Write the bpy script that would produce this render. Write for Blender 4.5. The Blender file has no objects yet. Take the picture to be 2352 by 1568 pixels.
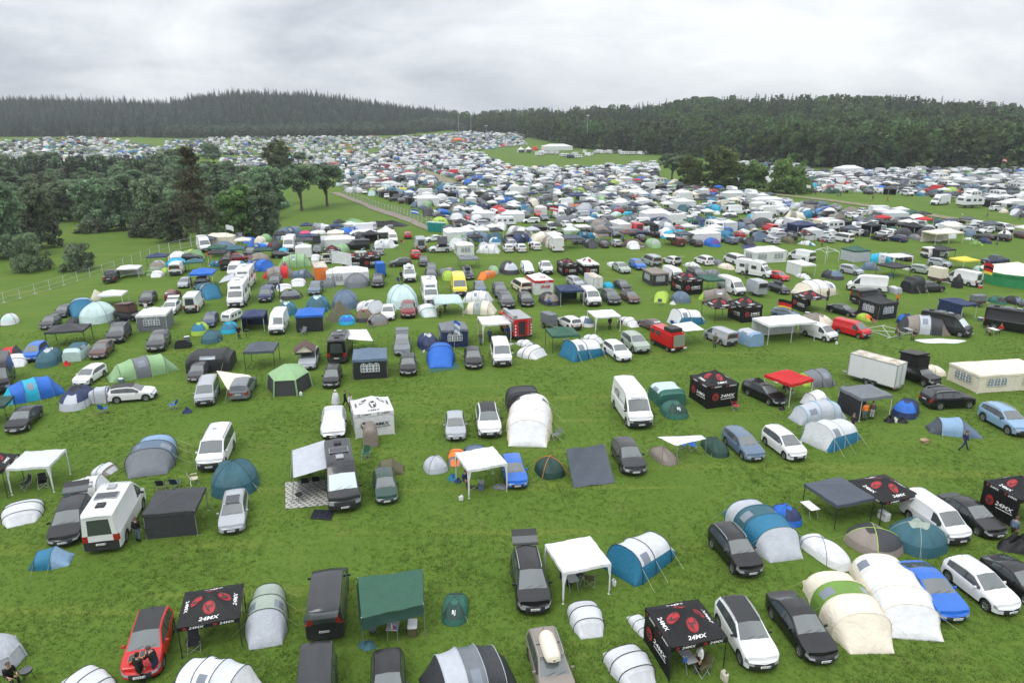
import bpy, bmesh, math, random
import numpy as np
from mathutils import Vector
R = math.radians
rnd = random.Random(11)
SC = bpy.context.scene
COL = SC.collection
# ------------------------------------------------------------------ camera
FPX, CU, CV, VH = 1630.0, 1176.0, 784.0, 275.0      # focal length, image centre and horizon row on a 2352 px wide frame
HC = 25.5
PITCH = math.atan((CV - VH) / FPX)
cp, sp = math.cos(PITCH), math.sin(PITCH)
cam = bpy.data.cameras.new('camera')
cam_o = bpy.data.objects.new('camera', cam)
COL.objects.link(cam_o)
cam.sensor_width = 36.0
cam.lens = 36.0 * FPX / 2352.0
cam.clip_end = 12000
cam_o.location = (0, 0, HC)
cam_o.rotation_euler = (math.pi / 2 - PITCH, 0, 0)
SC.camera = cam_o
def lerp(xs, ys, x):
 return float(np.interp(x, xs, ys))
def sm(t):
 t = min(1.0, max(0.0, t)); return t * t * (3 - 2 * t)
# ------------------------------------------------------------------ terrain
GL = ([-900, 0, 200, 380, 480, 580, 700, 780, 850, 930, 1015, 1060, 1150, 1300], [42, 36, 34, 31, 42, 47, 43, 38, 31, 23, 17, 7, 4, 0])
GR = ([1000, 1100, 1200, 1340, 1450, 1550, 1700, 1820, 1900, 2100, 2250, 2352, 3200], [3, 6, 9, 14, 17, 23, 26, 24, 23, 22, 17, 14, 10])
YB = ([1000, 1200, 1330, 1530, 1700, 1860, 2100, 2352, 3200], [1100, 800, 640, 545, 470, 405, 385, 372, 340])
def u_of(x, y):
 return CU + 1708.0 * x / max(y, 1.0)
def hterrain(x, y):
 z = 0.0
 if y > 30:
  u = u_of(x, y)
  # valley left of the fence
  if x < -60:
   k = sm((-66 - x) / 26.0) * sm((y - 40) / 60) * (1 - sm((y - 230) / 150.0))
   z -= 6.5 * k
  if -90 < x < -5 and 150 < y < 330:
   z -= 2.0 * sm((y - 178) / 20) * (1 - sm((y - 230) / 80)) * sm((-22 - x) / 25)
  z += 8.0 * sm((y - 540) / 300.0) * (1 - 0.4 * sm((u - 1200) / 400))
  if u < 1300:
   z += lerp(*GL, u) * sm((y - 860) / 330.0)
  if u > 1000:
   yb = lerp(*YB, u)
   z += lerp(*GR, u) * sm((y - yb + 10) / 420.0) * sm((u - 1000) / 150)
 return z
def ray(u, v):
 a, b = (u - CU) / FPX, (CV - v) / FPX
 return (a, cp + b * sp, -sp + b * cp)
def G(u, v, lift=0.0):
 """the ground point seen at a place of the photograph"""
 dx, dy, dz = ray(u, v)
 t, step = 20.0, 3.0
 prev = t
 while t < 4000:
  if HC + dz * t - hterrain(dx * t, dy * t) < 0:
   break
  prev = t
  t += step * max(1.0, t / 120)
 lo, hi = prev, t
 for _ in range(24):
  m = (lo + hi) / 2
  if HC + dz * m - hterrain(dx * m, dy * m) < 0: hi = m
  else: lo = m
 return (dx * hi, dy * hi, HC + dz * hi + lift)
def proj(pts):
 p = np.asarray(pts, float)
 x, y, z = p[:, 0], p[:, 1], p[:, 2] - HC
 d = y * cp - z * sp
 w = y * sp + z * cp
 return CU + FPX * x / d, CV - FPX * w / d
# ------------------------------------------------------------------ colours
def lin(c):
 return c / 12.92 if c <= 0.04045 else ((c + 0.055) / 1.055) ** 2.4
def hx(s, k=0.9):
 s = s.lstrip('#')
 return tuple(min(0.82, lin(int(s[i:i + 2], 16) / 255.0) * k) for i in (0, 2, 4)) + (1.0,)
# ------------------------------------------------------------------ materials
def nodes(name):
 m = bpy.data.materials.new(name); m.use_nodes = True
 nt = m.node_tree
 return m, nt, nt.nodes['Principled BSDF']
def N(nt, t, **kw):
 n = nt.nodes.new(t)
 for k, v in kw.items(): setattr(n, k, v)
 return n
def plain(name, c, rough=0.5, metal=0.0, coat=0.0, spec=0.5, bump=0.0, bscale=40):
 m, nt, b = nodes(name)
 b.inputs['Base Color'].default_value = (*c[:3], 1)
 b.inputs['Roughness'].default_value = rough
 b.inputs['Metallic'].default_value = metal
 b.inputs['Coat Weight'].default_value = coat
 b.inputs['Specular IOR Level'].default_value = spec
 tc = N(nt, 'ShaderNodeTexCoord'); no = N(nt, 'ShaderNodeTexNoise'); no.inputs['Scale'].default_value = bscale
 nt.links.new(tc.outputs['Object'], no.inputs['Vector'])
 mr = N(nt, 'ShaderNodeMapRange'); mr.inputs['To Min'].default_value = max(0, rough - .06); mr.inputs['To Max'].default_value = min(1, rough + .06)
 nt.links.new(no.outputs['Fac'], mr.inputs['Value']); nt.links.new(mr.outputs[0], b.inputs['Roughness'])
 if bump:
  bu = N(nt, 'ShaderNodeBump'); bu.inputs['Strength'].default_value = bump; bu.inputs['Distance'].default_value = .03
  nt.links.new(no.outputs['Fac'], bu.inputs['Height']); nt.links.new(bu.outputs[0], b.inputs['Normal'])
 return m
def objcol(name, rough, coat=0.0, mul=1.0, vary=0.12, scale=2.0, bump=0.0, metal=0.0, spec=0.5, sheen=0.0, tr=0.0):
 """a material whose colour is the object's own colour, with dirt-scale variation and wrinkles"""
 m, nt, b = nodes(name)
 oi = N(nt, 'ShaderNodeObjectInfo'); tc = N(nt, 'ShaderNodeTexCoord')
 no = N(nt, 'ShaderNodeTexNoise'); no.inputs['Scale'].default_value = scale; no.inputs['Detail'].default_value = 5
 nt.links.new(tc.outputs['Object'], no.inputs['Vector'])
 mr = N(nt, 'ShaderNodeMapRange'); mr.inputs['From Min'].default_value = .25; mr.inputs['From Max'].default_value = .75
 mr.inputs['To Min'].default_value = mul * (1 - vary); mr.inputs['To Max'].default_value = mul * (1 + vary * .5)
 nt.links.new(no.outputs['Fac'], mr.inputs['Value'])
 vm = N(nt, 'ShaderNodeVectorMath', operation='SCALE')
 nt.links.new(oi.outputs['Color'], vm.inputs[0]); nt.links.new(mr.outputs[0], vm.inputs['Scale'])
 nt.links.new(vm.outputs[0], b.inputs['Base Color'])
 b.inputs['Roughness'].default_value = rough; b.inputs['Metallic'].default_value = metal
 b.inputs['Coat Weight'].default_value = coat; b.inputs['Coat Roughness'].default_value = 0.06
 b.inputs['Specular IOR Level'].default_value = spec
 if bump:
  n2 = N(nt, 'ShaderNodeTexNoise'); n2.inputs['Scale'].default_value = 2.1; n2.inputs['Detail'].default_value = 3; n2.inputs['Distortion'].default_value = 1.2
  nt.links.new(tc.outputs['Object'], n2.inputs['Vector'])
  bu = N(nt, 'ShaderNodeBump'); bu.inputs['Strength'].default_value = bump; bu.inputs['Distance'].default_value = .12
  nt.links.new(n2.outputs['Fac'], bu.inputs['Height']); nt.links.new(bu.outputs[0], b.inputs['Normal'])
 return m
M = {}
M['cloth'] = objcol('tent_fabric', .55, bump=.42, spec=.35)
M['cloth_dark'] = objcol('tent_fabric_shaded_panel', .6, mul=.45, bump=.35, spec=.3)  # the fabric's darker second colour: panels, ground strips, doors, walls
M['paint'] = objcol('car_paint', .3, spec=.4, coat=.3, vary=.06, scale=1.2)
M['plastic'] = objcol('coloured_plastic', .4, vary=.06)
M['glass'] = plain('window_glass', (.05, .06, .063), .05, spec=.9)
M['screen'] = plain('windscreen_glass', (.11, .125, .125), .04, spec=1.0)  # windscreens only: the sky's reflection is put into this lighter base grey
M['rubber'] = plain('tyre_rubber', (.018, .018, .019), .8)
M['black'] = plain('black_trim', (.02, .021, .022), .5)
M['metal'] = plain('alloy', (.45, .46, .47), .35, metal=.7)
M['pole'] = plain('white_steel_pole', (.6, .61, .62), .4)
M['lamp'] = plain('headlight_lens', (.24, .255, .27), .08, spec=1.0)
M['tail'] = plain('tail_light_lens', (.30, .012, .012), .12, spec=.8)
M['plate'] = plain('number_plate', (.72, .73, .72), .4)
M['mesh'] = plain('insect_mesh', (.035, .037, .037), .8)
M['pvc'] = plain('clear_window_film', (.17, .2, .24), .12, spec=.7)
M['muntin'] = plain('white_window_print', (.7, .71, .72), .5)
M['white'] = plain('white_print', (.78, .78, .78), .6)
M['ink'] = plain('dark_print', (.03, .03, .032), .6)
M['redink'] = plain('red_print', (.42, .018, .022), .6)
M['skin'] = plain('skin', (.42, .25, .18), .6)
M['wood'] = plain('wood', (.25, .16, .09), .7)
M['solar'] = plain('solar_cells', (.02, .023, .035), .15, spec=.8)
M['panel_grey'] = plain('grey_panel', (.32, .33, .34), .5)
# ------------------------------------------------------------------ mesh builder
class MB:
 def __init__(s):
  s.v, s.f, s.m = [], [], []
 def add(s, vs, fs, mi=0):
  o = len(s.v); s.v += [tuple(p) for p in vs]
  s.f += [tuple(i + o for i in f) for f in fs]; s.m += [mi] * len(fs)
  return s
 def box(s, c, d, rz=0.0, mi=0, rx=0.0, ry=0.0):
  from mathutils import Euler
  E = Euler((rx, ry, rz)).to_matrix()
  vs = []
  for k in range(8):
   p = Vector(((k & 1) - .5, ((k >> 1) & 1) - .5, (k >> 2) - .5))
   vs.append(Vector(c) + E @ Vector((p.x * d[0], p.y * d[1], p.z * d[2])))
  return s.add(vs, [(0, 2, 3, 1), (4, 5, 7, 6), (0, 1, 5, 4), (2, 6, 7, 3), (0, 4, 6, 2), (1, 3, 7, 5)], mi)
 def tube(s, pts, r, n=6, mi=0, cap=True):
  pts = [Vector(p) for p in pts]
  rs = r if isinstance(r, (list, tuple)) else [r] * len(pts)
  vs = []
  for i, p in enumerate(pts):
   d = (pts[min(i + 1, len(pts) - 1)] - pts[max(i - 1, 0)]).normalized()
   a = d.orthogonal().normalized() if abs(d.z) > .99 else d.cross(Vector((0, 0, 1))).normalized()
   b = d.cross(a)
   for k in range(n):
    t = 2 * math.pi * k / n
    vs.append(p + (a * math.cos(t) + b * math.sin(t)) * rs[i])
  fs = []
  for i in range(len(pts) - 1):
   for k in range(n):
    fs.append((i * n + k, i * n + (k + 1) % n, (i + 1) * n + (k + 1) % n, (i + 1) * n + k))
  if cap:
   fs.append(tuple(range(n))[::-1]); fs.append(tuple((len(pts) - 1) * n + k for k in range(n)))
  return s.add(vs, fs, mi)
 def lathe(s, prof, n=20, axis='z', c=(0, 0, 0), mi=0):
  vs = []
  for r_, h in prof:
   for k in range(n):
    t = 2 * math.pi * k / n
    x, y, z = r_ * math.cos(t), r_ * math.sin(t), h
    p = (x, y, z) if axis == 'z' else ((x, z, y) if axis == 'y' else (z, x, y))
    vs.append((p[0] + c[0], p[1] + c[1], p[2] + c[2]))
  fs = [(i * n + k, i * n + (k + 1) % n, (i + 1) * n + (k + 1) % n, (i + 1) * n + k) for i in range(len(prof) - 1) for k in range(n)]
  return s.add(vs, fs, mi)
 def mesh(s, name, mats, smooth=35, fix=False):
  me = bpy.data.meshes.new(name)
  me.from_pydata(s.v, [], s.f)
  for mm in (mats if isinstance(mats, (list, tuple)) else [mats]):
   me.materials.append(M[mm] if isinstance(mm, str) else mm)
  me.polygons.foreach_set('material_index', s.m)
  if fix:
   bm = bmesh.new(); bm.from_mesh(me); bmesh.ops.recalc_face_normals(bm, faces=bm.faces); bm.to_mesh(me); bm.free()
  if smooth:
   me.polygons.foreach_set('use_smooth', [True] * len(me.polygons))
   me.set_sharp_from_angle(angle=R(smooth))
  me.update()
  return me
# ------------------------------------------------------------------ prototypes: a thing is a tree of (name, mesh, colour slot, children, offset)
class Part:
 def __init__(s, name, mesh, slot=None, kids=(), loc=None):
  s.name, s.mesh, s.slot, s.kids, s.loc = name, mesh, slot, list(kids), loc
class Proto:
 def __init__(s, name, cat, parts, far=None):
  s.name, s.cat, s.parts, s.far = name, cat, parts, far     # far: one plain mesh for copies of a few pixels
  s._pts = None
 def pts(s):
  if s._pts is None:
   a = []
   def walk(p, off):
    l = np.array(p.loc or (0, 0, 0)) + off
    if p.mesh and p.name not in ('guy_line',):
     n = len(p.mesh.vertices); c = np.empty(n * 3, np.float32); p.mesh.vertices.foreach_get('co', c)
     a.append(c.reshape(-1, 3) + l)
    for k in p.kids: walk(k, l)
   for p in s.parts: walk(p, np.zeros(3))
   s._pts = np.concatenate(a)
  return s._pts
THINGS = []
def spawn(pr, loc, rz, sc=(1, 1, 1), cols=None, desc='', label=None, group=None, far=False, keep=None):
 cols = cols or {}
 main = cols.get('a', (.5, .5, .5, 1))
 if far and pr.far:
  root = bpy.data.objects.new(pr.name, pr.far); root.color = main
 else:
  root = bpy.data.objects.new(pr.name, None); root.empty_display_size = .3
  def put(p, parent):
   o = bpy.data.objects.new(p.name, p.mesh); COL.objects.link(o); o.parent = parent
   if p.loc: o.location = p.loc
   if p.slot: o.color = cols.get(p.slot, main)
   for k in p.kids: put(k, o)
  for p in pr.parts: put(p, root)
 COL.objects.link(root)
 root.location = loc; root.rotation_euler = (0, 0, rz); root.scale = sc
 root['category'] = pr.cat
 if group: root['group'] = group
 if label: root['label'] = label
 THINGS.append(dict(o=root, loc=loc, desc=desc, label=label, kind=pr.cat))
 return root
def face_dir(h):
 return math.atan2(-math.cos(R(h)), math.sin(R(h)))     # h 0 faces the camera, 90 right, 180 away, -90 left
def fit(pr, bb, h, real=None, zfree=True):
 """ground position and size of a thing from the box it fills in the photograph, its heading known"""
 x0, y0, x1, y1 = bb
 P0 = pr.pts(); rz = face_dir(h); c, s_ = math.cos(rz), math.sin(rz)
 Q = np.stack([P0[:, 0] * c - P0[:, 1] * s_, P0[:, 0] * s_ + P0[:, 1] * c, P0[:, 2]], 1)
 u, v = (x0 + x1) / 2, y1 - (y1 - y0) * .25
 k, kz, kd = 1.0, 1.0, 1.0
 along = abs(s_) > .7                      # the thing's own x axis runs along the view
 loc = G(u, v)
 for it in range(9):
  S = (k * kd, k, kz) if along else (k, k * kd, kz)
  Q = P0 * S; Q = np.stack([Q[:, 0] * c - Q[:, 1] * s_, Q[:, 0] * s_ + Q[:, 1] * c, Q[:, 2]], 1)
  uu, vv = proj(Q + loc)
  w = uu.max() - uu.min(); hh = vv.max() - vv.min()
  if it and it < 8:
   if real: k = kz = min(real[1], max(real[0], k * (x1 - x0) / w))
   else:
    k = min(2.5, max(.4, k * (x1 - x0) / w)); r_ = (y1 - y0) / hh
    if zfree is True:
     kz = min(k * 1.12, max(k * .7, kz * r_)); kd = min(1.5, max(.75, kd * (1 + (r_ - 1) * .6)))
    elif zfree == 'tall': kz = min(k * 1.6, max(k * .6, kz * r_))
    else: kz = min(1.12, max(.88, kz * (1 + (r_ - 1) * .5)))
   continue
  u += (x0 + x1) / 2 - (uu.max() + uu.min()) / 2
  v += y1 - vv.max()
  loc = G(u, max(v, 282))
 S = (k * kd, k, kz) if along else (k, k * kd, kz)
 for it in range(3):
  Q = P0 * S; Q = np.stack([Q[:, 0] * c - Q[:, 1] * s_, Q[:, 0] * s_ + Q[:, 1] * c, Q[:, 2]], 1)
  uu, vv = proj(Q + loc); u += (x0 + x1) / 2 - (uu.max() + uu.min()) / 2; v += y1 - vv.max(); loc = G(u, max(v, 282))
 return loc, rz, S
def AT(u, v, z):
 """the point at height z above the meadow that is seen at a place of the photograph"""
 dx, dy, dz = ray(u, v); gz = 0.0
 for _ in range(4):
  t = (gz + z - HC) / dz; gz = hterrain(dx * t, dy * t)
 return Vector((dx * t, dy * t, gz + z))
# ------------------------------------------------------------------ vehicles
def wheel_parts(R_=.32, w=.2):
 t = MB(); t.lathe([(R_ * .66, -w / 2), (R_ * .9, -w / 2 - .005), (R_, -w * .3), (R_, w * .3), (R_ * .9, w / 2 + .005), (R_ * .66, w / 2)], 22, 'y')
 r = MB(); r.lathe([(R_ * .66, w * .38), (R_ * .62, w * .3)], 22, 'y'); r.lathe([(R_ * .66, -w * .38), (R_ * .62, -w * .3)], 22, 'y')
 for sgn in (1, -1):
  for k in range(7):
   a = 2 * math.pi * k / 7
   for da in (-.1, .1): pass
   p = []
   for rr, da in ((.06, -.5), (R_ * .66, -.2), (R_ * .66, .2), (.06, .5)):
    p.append((rr * math.cos(a + da), sgn * w * (.42 if rr < .1 else .4), rr * math.sin(a + da)))
   r.add(p, [(0, 1, 2, 3) if sgn < 0 else (3, 2, 1, 0)])
 d = MB(); d.lathe([(0.001, w * .2), (R_ * .66, w * .2)], 22, 'y', mi=0); d.lathe([(R_ * .66, -w * .2), (.001, -w * .2)], 22, 'y', mi=0)
 return t.mesh('tyre', 'rubber'), r.mesh('rim', 'metal'), d.mesh('brake_disc', 'black')
WH = wheel_parts()
def vehicle_mesh(s):
 """loft of a car body; returns face sets by part"""
 L, W = s['L'], s['W']; xf, xr = L / 2, -L / 2
 tx = [xf - a for a, z in s['top']][::-1]; tz = [z for a, z in s['top']][::-1]
 top = lambda x: lerp(tx, tz, x)
 xc, xrf = xf - s['cowl'], xf - s['rf']
 xrr, xwb = xf - s['rr'], xf - s['wb']
 wr = s.get('wr', .32); fw, rw = xf - s['fw'], xf - s['rw']
 AR = wr + .07
 wins = [(xf - a, xf - b) for a, b in s['wins']]         # a nearer the front
 xs = {xf, xf - .06, xf - .16, xf - .34, xf - .55, xc, (xc + xrf) / 2, xrf, xrr, (xrr + xwb) / 2, xwb, xr, xr + .05, xr + .15, xr + .3, (xrf + xrr) / 2, xrf - .25}
 for a, z in s['top']: xs.add(xf - a)
 for c0 in (fw, rw):
  for t in (0, .5, .8, .97, 1.02): xs |= {c0 + AR * t, c0 - AR * t}
 for a, b in wins: xs |= {a, b}
 xs = sorted(x for x in xs if xr <= x <= xf)
 ys = [xs[0]]
 for x in xs[1:]:
  if x - ys[-1] > .012: ys.append(x)
 xs = ys; xs[-1] = xf
 bz0, bz1 = s['belt']            # belt height at the rear and at the cowl
 sill = s.get('sill', .22)
 rings = []
 for x in xs:
  tp = top(x)
  b = min(bz1 + (bz0 - bz1) * max(0, min(1, (xc - x) / (xc - xr))), tp - .02)
  sf = max(0, min(1, (abs(x) - (L / 2 - s.get('round', .75))) / s.get('round', .75)))
  w = W / 2 * (1 - s.get('taper', .2) * sf ** 2.8)
  if 'wide' in s and x < xf - s['wide'][0]: w = s['wide'][1] / 2
  zb = sill
  for c0 in (fw, rw):
   d = abs(x - c0)
   if d < AR: zb = max(zb, wr + math.sqrt(max(0, AR * AR - d * d)) - .02)
  g = max(0, tp - b); gq = min(1, g / .35)
  we = w * .955 - s.get('tumble', .36) * g - .01
  rz_ = (b, tp)
  r = [(w * (.86 if zb < sill + .02 else .97), zb), (w * .985, zb + .06), (w, max(zb + .08, sill + (b - sill) * .58)), (w * .99, max(zb + .1, b - .05)), (w * .955, max(zb + .11, b)),
    None, (we, tp - .055 * gq), (we * .90, tp - .012 * gq), (0, tp + .025 * gq + .02)]
  r[5] = (r[4][0] + (r[6][0] - r[4][0]) * .86, r[4][1] + (r[6][1] - r[4][1]) * .86)
  tf = max(0, min(1, (x - (xf - .5)) / .5)) ** 2; tr = max(0, min(1, ((xr + .3) - x) / .3)) ** 2
  of = [.10, .02, 0, .05, .10, .12, .13, .14, .10]; orr = s.get('orear', [.06, .0, .0, .02, .03, .03, .03, .03, .0])
  nf = s.get('nose', 1.0)
  ring = []
  for k in range(9):
   xx = x - of[k] * nf * tf + orr[k] * tr
   yy, zz = r[k]
   # plan curve of the nose: the middle stands forward
   ring.append((xx, yy, zz))
  bow = .22 * tf * nf
  full = [(x_ - (bow - .05 * tr) * (abs(y_) / (W / 2)) ** 2, -y_, z_) for x_, y_, z_ in ring] + [(x_ - (bow - .05 * tr) * (abs(y_) / (W / 2)) ** 2, y_, z_) for x_, y_, z_ in ring[7::-1]]
  rings.append(full)
 V = [p for r in rings for p in r]
 sets = {}
 def put(key, f): sets.setdefault(key, []).append(f)
 nx = len(xs)
 trim = s.get('trim', True)
 for i in range(nx - 1):
  xm = (xs[i] + xs[i + 1]) / 2
  for c in range(16):
   k = c if c < 8 else 15 - c
   sd = 'r' if c < 8 else 'l'
   key = 'body'
   g = top(xm) - (bz1 + (bz0 - bz1) * max(0, min(1, (xc - xm) / (xc - xr))))
   if k == 0 and trim: key = 'trim'
   if k == 7 and xrf < xm < xc: key = 'windscreen'
   elif k == 7 and xwb < xm < xrr: key = 'rear_window'
   elif k == 4 and g > .04:
    hit = [q for q, (a, b) in enumerate(wins) if b < xm < a]
    if hit: key = 'side_window_%d%s' % (hit[0], sd)
    elif s.get('dark_pillar', True) and wins and wins[-1][1] < xm < wins[0][0]: key = 'trim'
   elif k == 2 and xm > xf - s.get('hl', .38): key = 'headlight_' + sd
   elif k in s.get('tlk', (2, 3)) and xm < xr + .16: key = 'tail_light_' + sd
   elif k == 6 and s.get('darkroof') and xrr < xm < xrf: key = 'body'
   elif k == 7 and s.get('darkroof') and xrr < xm < xrf: key = 'roof_glass'
   put(key, (i * 17 + c, i * 17 + c + 1, (i + 1) * 17 + c + 1, (i + 1) * 17 + c))
 # end caps in strips
 def cap(i, front):
  base = rings[i]
  for k in range(8):
   rl, rh = base[k], base[k + 1]; ll, lh = base[16 - k], base[15 - k]
   cuts = [0, .15, .5, .85, 1]
   row0 = [tuple(rl[j] + (ll[j] - rl[j]) * t for j in range(3)) for t in cuts]
   row1 = [tuple(rh[j] + (lh[j] - rh[j]) * t for j in range(3)) for t in cuts]
   for q in range(4):
    t_m = (cuts[q] + cuts[q + 1]) / 2
    o = len(V)
    def bulge(p, t):
     return (p[0] + (.22 * s.get('nose', 1.0) if front else .05) * (1 - (2 * t - 1) ** 2), p[1], p[2])
    V.extend([bulge(row0[q], cuts[q]), bulge(row0[q + 1], cuts[q + 1]), bulge(row1[q + 1], cuts[q + 1]), bulge(row1[q], cuts[q])])
    f = (o, o + 1, o + 2, o + 3) if not front else (o + 3, o + 2, o + 1, o)
    if front: f = f[::-1]; f = f[::-1]
    corner = q in (0, 3)
    sd = 'r' if q == 0 else 'l'
    key = 'body'
    if front:
     if k == 0: key = 'trim'
     elif k == 1: key = 'trim' if s.get('bump') else ('grille' if not corner else 'body')
     elif k == 2: key = 'headlight_' + sd if corner else 'grille'
    else:
     if k == 0: key = 'trim'
     elif k == 1 and s.get('bump'): key = 'trim'
     elif k in s.get('tlk', (2, 3)) and corner: key = 'tail_light_' + sd
     elif k == 4 and s.get('rearglass') and not corner: key = 'rear_window'
    put(key, f)
 cap(0, False); cap(nx - 1, True)
 # underside
 for i in range(nx - 1):
  a, b = i * 17, (i + 1) * 17
  put('trim', (a, b, b + 16, a + 16))
 return V, sets, xs, rings
NAMES = {'windscreen': ('windscreen', 'screen'), 'rear_window': ('rear_window', 'glass'), 'trim': ('sill_trim', 'black'), 'grille': ('grille', 'black'), 'roof_glass': ('glass_roof', 'black')}
def sub_mesh(V, faces, name, mat, sharp=32):
 idx = {}
 mb = MB()
 vs, fs = [], []
 for f in faces:
  g = []
  for i in f:
   if i not in idx: idx[i] = len(vs); vs.append(V[i])
   g.append(idx[i])
  fs.append(tuple(g))
 mb.add(vs, fs)
 me = mb.mesh(name, mat, sharp)
 bm = bmesh.new(); bm.from_mesh(me)
 bmesh.ops.remove_doubles(bm, verts=bm.verts, dist=.002)
 bmesh.ops.dissolve_degenerate(bm, dist=.001, edges=bm.edges)
 bm.to_mesh(me); bm.free()
 me.polygons.foreach_set('use_smooth', [True] * len(me.polygons)); me.set_sharp_from_angle(angle=R(sharp))
 return me
ORDER = {}
def plate_mesh(txt=None):
 mb = MB(); mb.box((0, 0, 0), (.02, .52, .11)); mb.box((.0105, .235, 0), (.004, .04, .1), mi=1)
 # the smudge of characters a plate shows from the air
 for y0, y1 in ((.15, .19), (.09, .13), (.02, .055), (-.02, .015), (-.09, -.05), (-.14, -.10), (-.2, -.155)):
  mb.box((.0105, (y0 + y1) / 2, 0), (.004, (y1 - y0) * .75, .06), mi=2)
 return mb.mesh('number_plate', ['plate', plain('plate_band', (.02, .05, .35), .4) if 'pb' not in M else M['pb'], 'ink'], 0)
M['pb'] = plain('plate_band', (.02, .05, .35), .4)
PLATE = plate_mesh()
def mirror_mesh(sd):
 mb = MB(); mb.box((0, sd * .09, 0), (.10, .18, .13)); mb.box((.02, sd * -.02, -.05), (.05, .1, .04))
 me = mb.mesh('wing_mirror', 'paint')
 bm = bmesh.new(); bm.from_mesh(me); bmesh.ops.bevel(bm, geom=bm.edges[:], offset=.02, segments=2, affect='EDGES'); bm.to_mesh(me); bm.free()
 return me
MIR = {1: mirror_mesh(1), -1: mirror_mesh(-1)}
for mm in MIR.values():
 mm.polygons.foreach_set('use_smooth', [True] * len(mm.polygons))
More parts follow.
